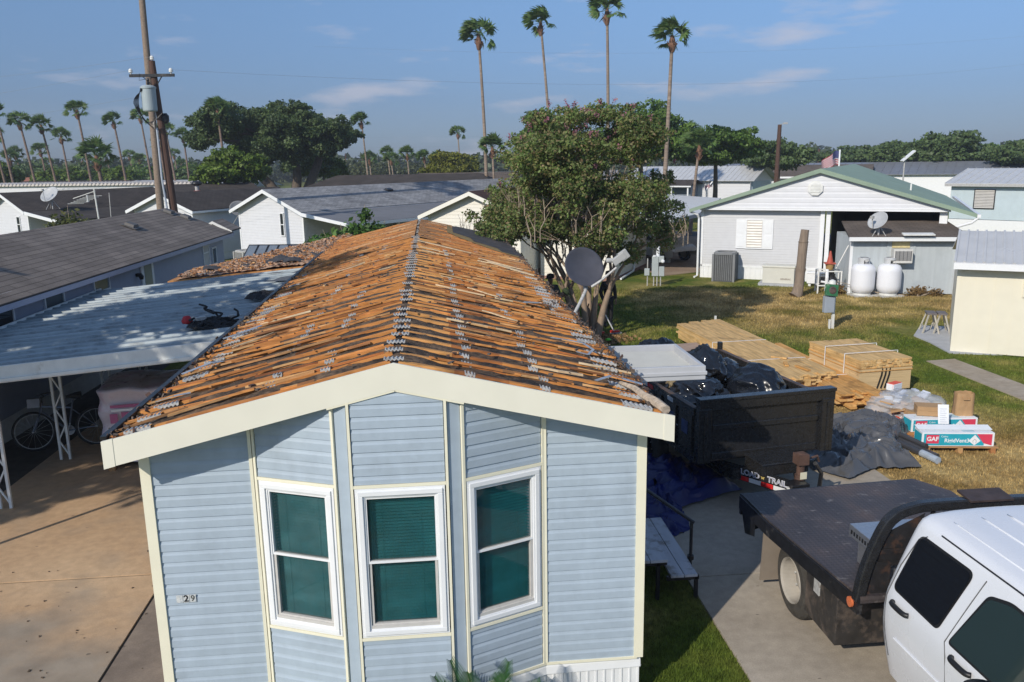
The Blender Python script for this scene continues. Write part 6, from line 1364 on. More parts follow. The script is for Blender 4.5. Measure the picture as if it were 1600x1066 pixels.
# ------------------------------------------------------------------ clothing and harness on the carport roof
def cloth(name, label, cat, c, rx, ry, h, mats, seed, rz=0, n=46):
    V = []; F = []
    for j in range(n+1):
        for i in range(n+1):
            u, v = i/n*2-1, j/n*2-1; w = Vector((u*2.2, v*2.2, seed)); r = math.sqrt(u*u+v*v)*(1+.35*mnoise.noise(w)); k = max(0, 1-r); V.append((u*rx, v*ry, h*(.9*k**.5 if k > 0 else 0)*(.55+.6*max(0, ridge(w*1.6)-.2))+.004))
    for j in range(n):
        for i in range(n):
            q = [j*(n+1)+i, j*(n+1)+i+1, (j+1)*(n+1)+i+1, (j+1)*(n+1)+i]
            if max(V[a][2] for a in q) > .012: F.append(q)
    o = fastmesh(name, V, F, mats, None, smooth=True); o.location = c; o.rotation_euler.z = rz; return tag(o, label, cat)
m_blk = P('black_fabric', (.010, .010, .012), .8, .3, 12)
cloth('black_jacket', 'black jacket dropped on the carport roof farther up by the eave', 'jacket', (-2.78, 8.75, cz(-2.8)+.04), .36, .34, .16, m_blk, 5)
HN = thing('safety_harness', 'tangled black safety harness with a red pad on the carport roof', 'harness', (-3.15, 6.35, cz(-3.15)+.04), .2)
o = cloth('pad', None, None, (0, 0, 0), .36, .42, .14, m_blk, 8); o.parent = HN
mb = MB(); rr = random.Random(4)
for k in range(11):
    p = Vector((rr.uniform(-.3, .3), rr.uniform(-.3, .3), .06)); pts = [p]
    for j in range(5): p = p+Vector((rr.uniform(-.16, .16), rr.uniform(-.16, .16), rr.uniform(-.05, .06))); p.z = max(.02, p.z); p.x = max(-.4, min(.4, p.x)); p.y = max(-.4, min(.4, p.y)); pts.append(p)
    mb.tube(smoothp(pts, 4), .017, 5)
mb.build('webbing', m_blk, HN); mb = MB(); mb.lathe([(.001, .0), (.075, .02), (.085, .06), (.05, .13), (.001, .14)], 14, c=(-.36, .05, .02)); mb.build('red_pouch', P('red_fabric', (.45, .02, .03), .6, .2, 9), HN, smooth=True); mb = MB(); mb.box((-.15, -.05, .12), (.15, .1, .05), Matrix.Rotation(.5, 3, 'Z')); mb.box((.3, .05, .1), (.1, .06, .05)); split(mb, 'buckle', m_galv, HN)

# ------------------------------------------------------------------ yard things by the green roofed house
a0 = math.atan2(gd.y, gd.x)
AC2 = thing('air_conditioner', 'tall grey slatted air conditioner at the left corner of the green roofed house', 'air conditioner', (12.35, 26.4, 0), a0); ac_unit(AC2, .42, 1.18, P('ac_grey', (.20, .205, .21), .5, .08, 5), 11)
GN = thing('generator', 'cream standby generator box on a concrete pad by the light grey siding', 'generator', (13.98, 24.75, 0), a0)
mb = MB(); mb.bb(-.75, .65, -.42, .42, 0, .1); mb.build('pad', P('pad_concrete', (.42, .43, .45), .9, .1, 3), GN); mb = MB(); mb.bb(-.6, .6, -.34, .34, .1, .72); mb.build('housing', P('generator_cream', (.62, .61, .54), .5, .03, 4), GN, bevel=.02); mb = MB(); mb.bb(-.63, .63, -.37, .37, .72, .8); mb.build('lid', P('generator_cream', (1, 1, 1)), GN, bevel=.02)
text_mesh('GENERAC', .09, 'lettering', P('brown_print', (.25, .2, .17), .5, .1, 5), GN, (.28, -.345, .28), (R(90), 0, 0), .001, bold=.002)
mb = MB(); mb.bb(.601, .612, -.25, .25, .2, .6); mb.tube([(.62, .1, .5), (.85, .3, .55), (.9, .4, .3), (.75, .42, .2)], .02, 6); mb.build('conduit', m_galv, GN)
mb = MB(); mb.bb(-.35, .35, -.2, .2, .12, .5); mb.bb(-.37, .37, -.22, .22, .5, .56); mb.bb(-.3, -.2, -.15, .15, 0, .12); mb.bb(.2, .3, -.15, .15, 0, .12); tag(mb.build('utility_chest', m_white, None, loc=(15.25, 24.15, 0), rotz=a0, bevel=.015), 'low white chest standing by the carport post behind the wooden stump', 'chest')
PS = thing('tree_stump_post', 'bare broken wooden trunk standing in the lawn before the green roofed house', 'post', (13.52, 21.9, 0)); mb = MB(); mb.tube([(-.16, -.02, 0), (-.06, 0, .12), (0, 0, .5), (.01, 0, .9), (.02, 0, 1.04)], [.24, .2, .17, .17, .19], 16); mb.tube([(.02, 0, 1.02), (.04, 0, 1.5), (.06, 0, 1.95), (.06, 0, 2.0)], [.165, .16, .165, .18], 16); mb.tube([(.06, 0, 1.98), (.10, 0, 2.42)], [.155, .14], 16); mb.build('trunk', P('grey_bare_wood', (.24, .185, .14), .9, .2, 3, stretch=(6, 6, .7), bmp=.6, bscale=8), PS)
PD = thing('utility_pedestal', 'grey utility pedestal with a green round faced box on a white post', 'pedestal', (11.9, 16.25, 0)); mb = MB(); mb.bb(.09, .16, -.02, .05, 0, 1.30); mb.bb(.0, .05, -.02, .03, 0, .28); mb.lathe([(.09, 1.28), (.11, 1.33), (.09, 1.42), (.02, 1.45)], 14, c=(.08, .1, 0)); mb.bb(.03, .13, .05, .15, .9, 1.3); mb.build('post', m_whited, PD); mb = MB(); mb.bb(-.2, .1, -.10, .06, .50, .98); mb.build('grey_box', P('grey_box', (.34, .38, .44), .45, .05, 5), PD, bevel=.01); mb = MB(); qq = Matrix.Rotation(R(-12), 3, 'X')@Matrix.Rotation(R(8), 3, 'Y'); mb.box((-.02, -.08, 1.16), (.36, .12, .34), qq); gb = mb.build('green_box', P('green_box', (.03, .14, .06), .5, .25, 9, dirt=(.3, .38, .28), dscale=6, dthr=.62), PD, bevel=.01); mb = MB(); mb.lathe([(.001, 0), (.10, 0), (.11, .02), (.07, .03), (.065, .01), (.001, .01)], 22, c=Vector((-.02, -.08, 1.16))+qq@Vector((0, -.06, 0)), rot=qq@Matrix.Rotation(R(90), 3, 'X')); mb.build('round_face', P('dark_dial', (.10, .07, .06), .4, .2, 9), gb)
def tank(label, x, y):
    o = thing('propane_tank', label, 'propane tank', (x, y, 0), 0, 'propane tanks'); mb = MB(); mb.lathe([(.001, .10), (.24, .11), (.34, .16), (.405, .28), (.41, .4), (.41, .92), (.40, 1.02), (.34, 1.12), (.22, 1.17), (.001, 1.18)], 40); mb.build('body', P('tank_white', (.78, .79, .83), .35, .02, 3), o, smooth=True)
    mb = MB(); mb.lathe([(.30, 0), (.31, .12), (.29, .12)], 30); mb.build('foot_ring', m_whited, o); mb = MB(); n = 28
    for k in range(n):
        if k in (21, 22, 19, 20): z0_ = 1.31
        else: z0_ = 1.12
        a_ = 2*math.pi*k/n; b_ = 2*math.pi*(k+1)/n; mb.face([(.2*math.cos(a_), .2*math.sin(a_), z0_), (.2*math.cos(b_), .2*math.sin(b_), z0_), (.2*math.cos(b_), .2*math.sin(b_), 1.38), (.2*math.cos(a_), .2*math.sin(a_), 1.38)]); mb.face([(.2*math.cos(a_), .2*math.sin(a_), 1.38), (.2*math.cos(b_), .2*math.sin(b_), 1.38), (.15*math.cos(b_), .15*math.sin(b_), 1.40), (.15*math.cos(a_), .15*math.sin(a_), 1.40)])
    mb.build('collar', P('collar_grey', (.52, .53, .54), .5, .05, 5), o); mb = MB(); mb.lathe([(.04, 1.15), (.05, 1.2), (.03, 1.3)], 10); mb.build('valve', m_black, o)
    mb = MB(); mb.bb(-.42, .42, -.36, .36, 0, .05); mb.build('base_slab', P('pale_slab', (.5, .49, .46), .9, .1, 4), o); return o
tank('left white propane tank, next to the pump stand', 15.78, 21.65); tank('right white propane tank, under the window air conditioner', 16.66, 21.45)
PM = thing('pump_stand', 'white framed pump stand with a red cone and bucket on top by the grey shed', 'equipment', (14.95, 22.6, 0), -.3); mb = MB()
for (x, y) in ((-.4, -.3), (.4, -.3), (-.4, .3), (.4, .3)): mb.bb(x-.025, x+.025, y-.025, y+.025, 0, .85)
for z in (.3, .83): mb.bar((-.4, -.3, z), (.4, -.3, z), .04, .04); mb.bar((-.4, .3, z), (.4, .3, z), .04, .04); mb.bar((-.4, -.3, z), (-.4, .3, z), .04, .04)
mb.build('frame', m_whited, PM); mb = MB(); mb.lathe([(.2, .3), (.22, .5), (.14, .62), (.14, .7)], 14, c=(.1, 0, 0)); mb.bb(-.3, -.05, -.15, .15, .33, .6); mb.build('motor', m_black, PM); mb = MB(); mb.tube([(-.1, -.3, .1), (-.1, -.32, .6), (-.1, -.25, .9)], .06, 8); mb.tube([(-.3, -.3, .45), (.3, -.3, .35)], .04, 8); mb.build('pipe', m_white, PM); mb = MB(); mb.lathe([(.12, .86), (.16, 1.08)], 16, c=(.02, 0, 0)); mb.build('bucket', P('tan_bucket', (.36, .22, .08), .6, .1, 5), PM); mb = MB(); mb.bb(-.17, .21, -.19, .19, 1.08, 1.12); mb.lathe([(.12, 1.12), (.03, 1.55)], 16, c=(.02, 0, 0)); mb.build('red_cone', P('faded_red', (.42, .08, .05), .6, .1, 5), PM); mb = MB(); mb.tube([(.25, 0, .9), (.65, .1, 1.75)], .02, 6); mb.build('stick', m_whited, PM)
MT = thing('meter_pedestal', 'grey electric meter pedestal with a white pipe on the lawn before the rear carport', 'meter', (9.15, 25.5, 0), -.3); mg = P('meter_grey', (.38, .42, .42), .5, .06, 5); mb = MB(); mb.bb(-.13, .13, -.08, .08, .40, 1.18); mb.bb(-.42, -.22, -.08, .08, .42, .70); mb.bb(.15, .36, -.08, .08, .40, .78); mb.bb(.14, .34, -.06, .06, .95, 1.2); mb.build('box', mg, MT, bevel=.01); mb = MB()
for x in (-.3, -.05, .08, .22): mb.tube([(x, 0, 0), (x, 0, .5 if x != -.3 else 1.1)], .025, 6)
mb.build('conduit', m_galv, MT); mb = MB(); mb.lathe([(.07, 1.1), (.07, 1.55), (.05, 1.6)], 12, c=(.1, .05, 0)); mb.lathe([(.08, .0), (.08, .05)], 10, c=(-.02, -.03, 1.18)); mb.lathe([(.07, 0), (.07, .07), (.04, .1)], 14, c=(.3, -.06, 1.0), rot=Matrix.Rotation(R(90), 3, 'X')); mb.build('white_pipe', m_white, MT)
mb = MB(); mb.bb(-.03, .03, -.02, .02, 0, .34); mb.bb(-.12, -.05, -.02, .03, 0, .22); mb.bb(-.2, -.06, -.02, .03, 0, .08); tag(mb.build('pipe_stub', m_whited, None, loc=(8.75, 17.1, 0)), 'small white pipe stub in the lawn beyond the far end of the lumber', 'pipe')
SW = thing('sawhorse_pair', 'two folding trestle stools standing on the concrete pad by the cream shed', 'trestle', (14.55, 15.2, 0), -.4)
for s in (-1, 1):
    mb = MB(); x = s*.14; mb.bb(x-.12, x+.12, -.24, .24, .56, .60); mb.build('top', P('trestle_top', (.16, .14, .14), .6, .2, 5), SW); mb = MB()
    for sx in (-1, 1):
        for sy in (-1, 1): mb.bar((x+sx*.22, sy*.3, 0), (x+sx*.07, sy*.2, .56), .03, .04)
        mb.bar((x+sx*.17, -.25, .2), (x+sx*.17, .25, .2), .025, .025)
    mb.build('legs', P('trestle_leg', (.45, .42, .36), .6, .1, 5), SW)
MP = thing('push_broom', 'red and white handled push broom leaning in the grass by the tree trunk', 'broom', (5.5, 16.55, 0)); mb = MB(); mb.tube([(-.45, -.15, .95), (-.36, -.13, .78)], .024, 7, m=1); mb.tube([(-.36, -.13, .78), (.02, 0, .10)], .019, 7); mb.build('handle', [m_white, P('broom_red', (.6, .03, .02), .5, .1, 5)], MP); mb = MB(); mb.box((.05, 0, .09), (.26, .12, .06), Matrix.Rotation(.3, 3, 'Z')); mb.build('block', P('broom_red', (1, 1, 1)), MP); mb = MB(); mb.box((.08, -.02, .035), (.34, .2, .07), Matrix.Rotation(.3, 3, 'Z'), taper=.8); mb.build('bristles', P('bristle_grey', (.25, .26, .29), .8, .2, 30), MP)
mb = MB(); mb.lathe([(.001, 0), (.08, .01), (.09, .06), (.04, .1), (.001, .11)], 14); tag(mb.build('green_ball', P('lime_green', (.12, .55, .03), .5, .1, 5), None, loc=(5.15, 15.6, 0), smooth=True), 'lime green ball in the grass at the foot of the tree', 'ball')
mb = MB(); mb.tube([(0, 0, 0), (.02, 0, .32)], .02, 6); mb.bb(-.1, .1, -.06, .06, 0, .08, 1); tag(mb.build('marker_stake', [m_white, P('broom_red', (1, 1, 1))], None, loc=(5.15, 16.6, 0)), 'short white stake with red foot beside the trunk', 'stake')
# ------------------------------------------------------------------ poles, wires, flags
PO = thing('utility_pole', 'leaning brown utility pole with crossarm and transformer above the brown roof', 'utility pole', (-9.67, 27.57, 0)); top = Vector((-.51, .35, 8.98)); mb = MB(); mb.tube([(0, 0, 0), tuple(top*.5), tuple(top)], [.17, .15, .12], 12); mb.build('pole', P('creosote_wood', (.085, .045, .032), .85, .25, 3, stretch=(6, 6, .6)), PO)
ca = top+Vector((0, -.15, -.55)); cd = Vector((.99, -.08, .0)).normalized(); mb = MB(); mb.bar(ca-cd*.86, ca+cd*.86, .09, .11); mb.bar(ca-cd*.4, ca+Vector((.05, .1, -.45)), .03, .03); mb.bar(ca+cd*.4, ca+Vector((.05, .1, -.45)), .03, .03); mb.build('crossarm', m_black, PO)
for k, p in enumerate((ca-cd*.8, ca+cd*.74, top+Vector((.02, 0, -.02)))): mb = MB(); mb.lathe([(.03, 0), (.03, .06), (.08, .07), (.07, .12), (.08, .14), (.05, .2), (.001, .22)], 12, c=p+Vector((0, 0, .05 if k < 2 else 0))); mb.build('insulator', m_whited, PO)
tcx = ca+Vector((-.12, -.25, -1.35)); mb = MB(); mb.lathe([(.001, 0), (.25, .0), (.27, .04), (.27, .82), (.29, .84), (.29, .90), (.2, .96), (.001, .98)], 28, c=tcx); mb.build('transformer', P('transformer_grey', (.36, .42, .44), .45, .04, 4), PO, smooth=False); mb = MB(); mb.lathe([(.04, 0), (.06, .1), (.04, .14), (.055, .2), (.03, .28)], 12, c=tcx+Vector((.02, 0, .96))); mb.tube([tcx+Vector((.02, 0, 1.2)), tcx+Vector((-.3, 0, 1.15)), tcx+Vector((-.25, 0, 1.4))], .01, 4)
for k in range(7): 
    a_ = k*.09; mb.tube(smoothp([tcx+Vector((-.2+a_*.3, -.22, .85)), tcx+Vector((-.33-.03*k, -.25, .3)), tcx+Vector((-.2+.05*k, -.2, -.35-.05*k)), tcx+Vector((.15, -.1, -.35)), tcx+Vector((.45, 0, -.05))], 5), .011, 4)
mb.build('cables', m_black, PO); mb = MB(); mb.tube([(-.10, -.25, 0), tuple(top*.5+Vector((-.2, -.25, 0))), tuple(top*.72+Vector((-.12, -.2, 0)))], .04, 8); mb.build('conduit', P('conduit_pale', (.40, .44, .50), .5, .05, 5), PO)
mb = MB(); mb.lathe([(.06, -.2), (.14, -.1), (.14, .1), (.06, .2)], 10, c=top*.76+Vector((.2, 0, 0))); mb.build('cable_coil', m_black, PO)
P0 = Vector((-9.67, 27.57, 0)); m_wire = P('wire_grey', (.28, .30, .34), .6, .1, 3); rw_ = .004
def wire(label, a_, b_, sag, r=rw_):
    mb = MB(); a_, b_ = Vector(a_), Vector(b_); mb.tube([a_.lerp(b_, i/24)-Vector((0, 0, sag*4*(i/24)*(1-i/24))) for i in range(25)], r, 4); return tag(mb.build('power_line', m_wire), label, 'wire', 'overhead lines')
wire('thin overhead line running left from the crossarm of the leaning pole', P0+ca-cd*.8+Vector((0, 0, .2)), (-60, 55, 9), 1.2); wire('thin overhead line running right from the crossarm across the sky', P0+ca+cd*.74+Vector((0, 0, .2)), (60, 60, 13.5), 1.6); wire('thin overhead line from the pole top toward the left edge', P0+top+Vector((0, 0, .15)), (-60, 50, 10.5), 1.2); wire('lower overhead line from the leaning pole to the left', P0+ca+Vector((0, 0, -.7)), (-60, 60, 7.5), 1.0)
wire('faint overhead line high above the tall palms', (-8, 60, 13.6), (70, 66, 16.5), 1.5); wire('faint overhead line crossing behind the left palms', (-90, 85, 10), (30, 95, 8), 1.0); wire('second faint overhead line crossing behind the left palms, the lower one', (-90, 86, 8.6), (30, 96, 7.0), 1.0)
def at(px, D):
    b_ = YAW+math.atan((px-800)/FPX); return (CAM.x+D*math.sin(b_), CAM.y+D*math.cos(b_))
def zpx(px, py, D):
    v = Fv+Rv*(px-800)/FPX-Uv*(py-533)/FPX; return CAM.z+v.z*D/math.hypot(v.x, v.y)
UP2 = thing('utility_pole', 'plain brown utility pole with a small lamp left of the green roof', 'utility pole', (*at(1209, 62), 0)); mb = MB(); mb.tube([(0, 0, 0), (.1, 0, zpx(1214, 195, 62))], [.19, .13], 10); mb.build('pole', P('creosote_wood', (1, 1, 1)), UP2); mb = MB(); mb.bar((.1, 0, zpx(1214, 195, 62)), (.5, 0, zpx(1214, 193, 62)), .05, .05); mb.box((.5, 0, zpx(1214, 193, 62)), (.25, .2, .12)); mb.build('lamp', m_galv, UP2)
for k, (px, D, y, lab) in enumerate(((1273, 120, 233, 'far thin pole left of the torn flag'), (1331, 120, 231, 'far thin pole above the middle of the far trees'), (1352, 120, 234, 'far thin pole right of the torn flag'), (577, 150, 243, 'far thin pole left of the small centre palms'), (551, 170, 240, 'far crossarm pole above the distant tree line at centre left'))):
    u = thing('utility_pole', lab, 'utility pole', (*at(px, D), 0), 0, 'far poles'); zt_ = zpx(px, y, D); mb = MB(); mb.tube([(0, 0, 0), (0, 0, zt_)], [.16, .12], 6); mb.build('pole', P('creosote_wood', (1, 1, 1)), u)
    if k >= 3: mb = MB(); mb.bar((-1, 0, zt_-.5), (1, 0, zt_-.5), .12, .12); mb.build('crossarm', m_black, u)
SLm = thing('solar_street_light', 'white tilted panel of a solar lamp above the long grey roof', 'lamp', (*at(1405, 75), 0)); mb = MB(); zz = zpx(1413, 243, 75); mb.tube([(0, 0, 0), (0, 0, zz-.1)], .06, 6); mb.build('pole', m_galv, SLm); mb = MB(); mb.bar((-.25, 0, zz-.45), (.75, 0, zz+.35), .4, .1); mb.build('panel', m_white, SLm)
def flag(label, px, D, ytop, ybase, w, h, side, cols, lean=0):
    o = thing('flag', label, 'flag', (*at(px, D), 0)); zt_ = zpx(px, ytop, D); mb = MB(); mb.tube([(lean, 0, zpx(px, ybase, D)-2 if not lean else zpx(px, ybase, D)), (0, 0, zt_)], .045, 6); mb.build('pole', m_white, o)
    n = 18; mb = MB()
    for i in range(n):
        for j in range(13):
            def q(a_, b_): u = a_/n; v = b_/13; x = side*u*w; return (x, .12*math.sin(u*9+v), zt_-.08-v*h*(1-.1*u)-u*u*h*.75+.05*math.sin(u*7))
            m_ = 2 if (i < n*.42 and j < 7) else (j % 2)
            mb.face([q(i, j), q(i+1, j), q(i+1, j+1), q(i, j+1)], m_)
    mb.build('cloth', cols, o); return o
fl = [P('flag_red', (.35, .05, .07), .8, .1, 5), P('flag_white', (.5, .48, .5), .8, .1, 5), P('flag_blue', (.05, .06, .16), .8, .1, 5)]
flag('dark striped flag on a white pole above the green roof', 1305, 50, 234, 258, 1.0, .75, -1, fl); flag('small striped flag on a slanted pole by the far porch', 1112, 62, 284, 298, .55, .32, -1, fl, lean=-.5)
# ------------------------------------------------------------------ vegetation
def expand(B, g):
    out = [np.r_[b[:3], b[3:]*.82] for b in B]
    for b in B:
        for k in range(9):
            d = g.normal(size=3); d[2] = abs(d[2])*.9-.25; d /= np.linalg.norm(d); s_ = g.uniform(.22, .42); out.append(np.r_[b[:3]+d*b[3:]*g.uniform(.85, 1.12), b[3:]*s_])
    return np.array(out)
def leafcloud(n, blobs, size, seed, shell=.55, aspect=1.7, droop=0.0, sub=False):
    """n leaf quads scattered in ellipsoid blobs (cx,cy,cz,rx,ry,rz)"""
    g = np.random.default_rng(seed); B = np.array(blobs, float); B = expand(B, g) if sub else B; vol = (B[:, 3]*B[:, 4]*B[:, 5])**.8; idx = g.choice(len(B), n, p=vol/vol.sum()); b_ = B[idx]
    d = g.normal(size=(n, 3)); d /= np.linalg.norm(d, axis=1)[:, None]; r = (shell+(1-shell)*g.random(n))**.8; r *= 1+.16*np.sin(d[:, 0]*7+b_[:, 0]*3)*np.sin(d[:, 1]*6+b_[:, 1])+g.normal(0, .06, n)
    c = b_[:, :3]+d*b_[:, 3:]*r[:, None]; nrm = d*.6+g.normal(size=(n, 3))*.7+np.array([0, 0, .35]); nrm /= np.linalg.norm(nrm, axis=1)[:, None]
    t_ = np.cross(nrm, g.normal(size=(n, 3))); t_ /= np.linalg.norm(t_, axis=1)[:, None]; t_[:, 2] -= droop; t_ /= np.linalg.norm(t_, axis=1)[:, None]; u = np.cross(nrm, t_); s = size*g.uniform(.55, 1.35, n)[:, None]
    V = np.stack([c-t_*s*aspect*.5, c+u*s*.5, c+t_*s*aspect*.5, c-u*s*.5], 1).reshape(-1, 3); return V
def leaves(name, V, mat, parent): return fastmesh(name, V, np.arange(len(V)).reshape(-1, 4), mat, parent)
m_bark = P('grey_brown_bark', (.13, .10, .075), .9, .3, 4, stretch=(5, 5, .8), bmp=.8, bscale=10); m_cbark = P('smooth_tan_bark', (.30, .22, .155), .75, .25, 3, stretch=(4, 4, .8), dirt=(.16, .12, .09), dscale=3, dthr=.6)
def limbs(mb, p, d, L, r, depth, rr, spread=.6, tips=None, grav=0):
    pts = [p]; dd = d.copy(); n = 4
    for i in range(n): dd = (dd+Vector((rr.uniform(-.18, .18), rr.uniform(-.18, .18), rr.uniform(-.1, .12)-grav))).normalized(); pts.append(pts[-1]+dd*L/n)
    mb.tube(pts, [r*(1-.42*i/n) for i in range(n+1)], 7 if r > .03 else 4, cap=False)
    if depth == 0:
        if tips is not None: tips.append(pts[-1])
        return
    for k in range(rr.choice((2, 3))): nd = (dd+Vector((rr.uniform(-spread, spread), rr.uniform(-spread, spread), rr.uniform(-.2, spread*.7)))).normalized(); limbs(mb, pts[-1] if k else pts[-2], nd, L*rr.uniform(.6, .85), r*.56, depth-1, rr, spread, tips, grav)
# crape myrtle in the middle
CM = thing('flowering_tree', 'broad crape myrtle with pink blossoms and several pale trunks behind the dish', 'tree', (4.65, 15.9, 0)); rr = random.Random(21); mb = MB(); tips = []
for k, (dx, dy) in enumerate(((-.30, .05), (-.10, -.15), (.12, .1), (.25, -.05), (.05, .25), (-.2, .2))):
    b0 = Vector((dx*.8, dy*.8, -.02)); d = Vector((dx*1.0, dy*1.0, 1)).normalized(); p = b0; pts = [b0, b0+d*.35, b0+d*.9+Vector((0, 0, .1)), b0+d*1.5]; mb.tube(smoothp(pts, 3), [.13-.007*i for i in range(10)], 9, cap=False)
    for j in range(3): nd = (d+Vector((rr.uniform(-.7, .7), rr.uniform(-.7, .7), rr.uniform(-.1, .4)))).normalized(); limbs(mb, pts[-1], nd, 1.25, .055, 3, rr, .6, tips)
mb.build('trunk', m_cbark, CM, smooth=True)
bl = []
for i in range(64):
    a_ = rr.uniform(0, 6.28); r = 2.55*math.sqrt(rr.random()); z = 4.2+rr.uniform(-1, 1)*1.75*math.sqrt(max(.05, 1-(r/2.85)**2))
    bl.append((r*math.cos(a_)*1.08-.25, r*math.sin(a_)*.9, z-.06*r, rr.uniform(.45, .75), rr.uniform(.45, .75), rr.uniform(.32, .55)))
bl += [(-1.9, .0, 4.9, .6, .5, .5), (-1.2, 0, 5.7, .5, .5, .4), (2.3, -.2, 2.7, .45, .5, .35), (2.55, 0, 3.1, .4, .4, .3), (-1.5, -.3, 3.0, .5, .5, .35)]
bl = [b_ for b_ in bl if b_[2] > 2.75 or b_[0] > 2.2]+[(rr.uniform(-1.3, 1.5), rr.uniform(-.9, .9), rr.uniform(2.1, 2.75), .42, .42, .3) for _ in range(8)]
mc = leafmat('myrtle_leaf', [(.10, .16, .042), (.16, .225, .06), (.125, .19, .052), (.22, .25, .085), (.27, .19, .105), (.175, .25, .07)], .32)
bl += [(r_*math.cos(a_)-.2, r_*math.sin(a_)*.9, 4.6+1.65*math.sqrt(max(0, 1-(r_/2.7)**2)), .5, .5, .32) for a_, r_ in ((rr.uniform(0, 6.28), 2.5*math.sqrt(rr.random())) for _ in range(26))]
bl = [(b_[0]*.88, *b_[1:]) for b_ in bl]
leaves('crown', leafcloud(98000, bl, .054, 5, .25, sub=True), mc, CM)
mb = MB()
for tp in tips: 
    for k in range(2): e = tp+Vector((rr.uniform(-.35, .35), rr.uniform(-.35, .35), rr.uniform(.1, .55))); mb.tube([tp-Vector((0, 0, .3)), tp, e], [.016, .012, .006], 4, cap=False)
mb.build('twig', P('pale_twig', (.34, .27, .20), .8, .2, 6), CM)
fb = []
for i in range(90): a_ = rr.uniform(0, 6.28); r = rr.uniform(.3, 2.5); fb.append((r*math.cos(a_), r*math.sin(a_)*.9-.2, 4.75+1.6*math.sqrt(max(0, 1-(r/2.9)**2))+rr.uniform(-1.3, .3), .08, .08, .10))
leaves('blossom', leafcloud(1700, fb, .045, 9, .1, 1.1), leafmat('pink_blossom', [(.42, .15, .22), (.34, .13, .18), (.36, .22, .2)], .3), CM)
mb = MB()
def tree(name, label, cat, x, y, blobs, nl, size, mat, trunk, seed, group=None, shell=.45, aspect=1.5, droop=0):
    o = thing(name, label, cat, (x, y, 0), 0, group); mb = MB(); rr = random.Random(seed)
    for pts, r0 in trunk: mb.tube(smoothp(pts, 3), [r0*(1-.55*i/(3*(len(pts)-1))) for i in range(3*(len(pts)-1)+1)], 8, cap=False)
    # limbs reaching into the blobs
    tp = Vector(trunk[0][0][-1])
    for b_ in blobs[::max(1, len(blobs)//9)]: c = Vector(b_[:3]); mb.tube([tp, tp.lerp(c, .5)+Vector((0, 0, .2)), c], [trunk[0][1]*.35, trunk[0][1]*.22, trunk[0][1]*.08], 5, cap=False)
    mb.build('trunk', m_bark, o, smooth=True); leaves('crown', leafcloud(nl, blobs, size, seed, shell, aspect, droop, True), mat, o); return o
m_oak = leafmat('oak_leaf', [(.05, .084, .03), (.078, .12, .042), (.10, .148, .052), (.13, .175, .064)], .28)
m_lime = leafmat('lime_leaf', [(.08, .14, .015), (.12, .19, .025), (.16, .22, .04), (.06, .10, .015)], .3); m_yel = leafmat('yellow_green_leaf', [(.13, .15, .02), (.20, .20, .03), (.16, .17, .025), (.09, .11, .02)], .3)
m_mid = leafmat('mid_green_leaf', [(.07, .13, .024), (.105, .185, .034), (.14, .22, .046), (.085, .15, .03)], .3); m_dg = leafmat('dark_green_leaf', [(.07, .115, .04), (.095, .145, .052), (.12, .17, .06)], .25); m_ol = leafmat('olive_leaf', [(.045, .06, .02), (.07, .085, .03), (.09, .10, .04)], .2); m_shrub = leafmat('shrub_leaf', [(.05, .11, .02), (.08, .16, .03), (.11, .20, .045), (.035, .08, .015)], .3)
# live oak
D_ = 70; ox, oy = at(452, D_); rr = random.Random(4); s = D_/FPX; ob = []
def PX_(px, py, D): x, y = at(px, D); return x, y, zpx(px, py, D)
crown = [(345, 195, 22), (330, 225, 16), (375, 190, 30), (400, 210, 34), (425, 185, 24), (450, 180, 22), (470, 205, 36), (495, 185, 20), (500, 215, 34), (530, 200, 24), (545, 215, 22), (562, 208, 10), (440, 225, 34), (400, 235, 20), (470, 240, 26), (515, 232, 22), (350, 212, 20), (535, 228, 16), (425, 250, 16), (575, 212, 6), (320, 215, 9), (380, 172, 12), (480, 168, 12), (460, 262, 12)]
for px, py, rpx in crown:
    for k in range(2): x, y, z = PX_(px, py, D_+rr.uniform(-3.5, 3.5)); r = rpx*s; ob.append((x-ox, y-oy, z, r*1.1, r*1.2, r*.75))
t0 = [(0, 0, 0), (-.2, 0, 1.6), (-1.0, 0, 3.4), (-3.2, 0, 5.4)]; t1 = [(.6, 0, 0), (.8, 0, 2), (1.2, 0, 4), (1.0, 0, 6)]; t2 = [(1.1, 0, 0), (1.6, 0, 2.2), (2.8, 0, 4.8), (3.4, 0, 6.5)]
tree('live_oak', 'huge dark spreading oak with thick forked trunk behind the white home', 'tree', ox, oy, ob, 130000, .125, m_oak, [(t1, .55), (t0, .6), (t2, .5)], 3, shell=.35)
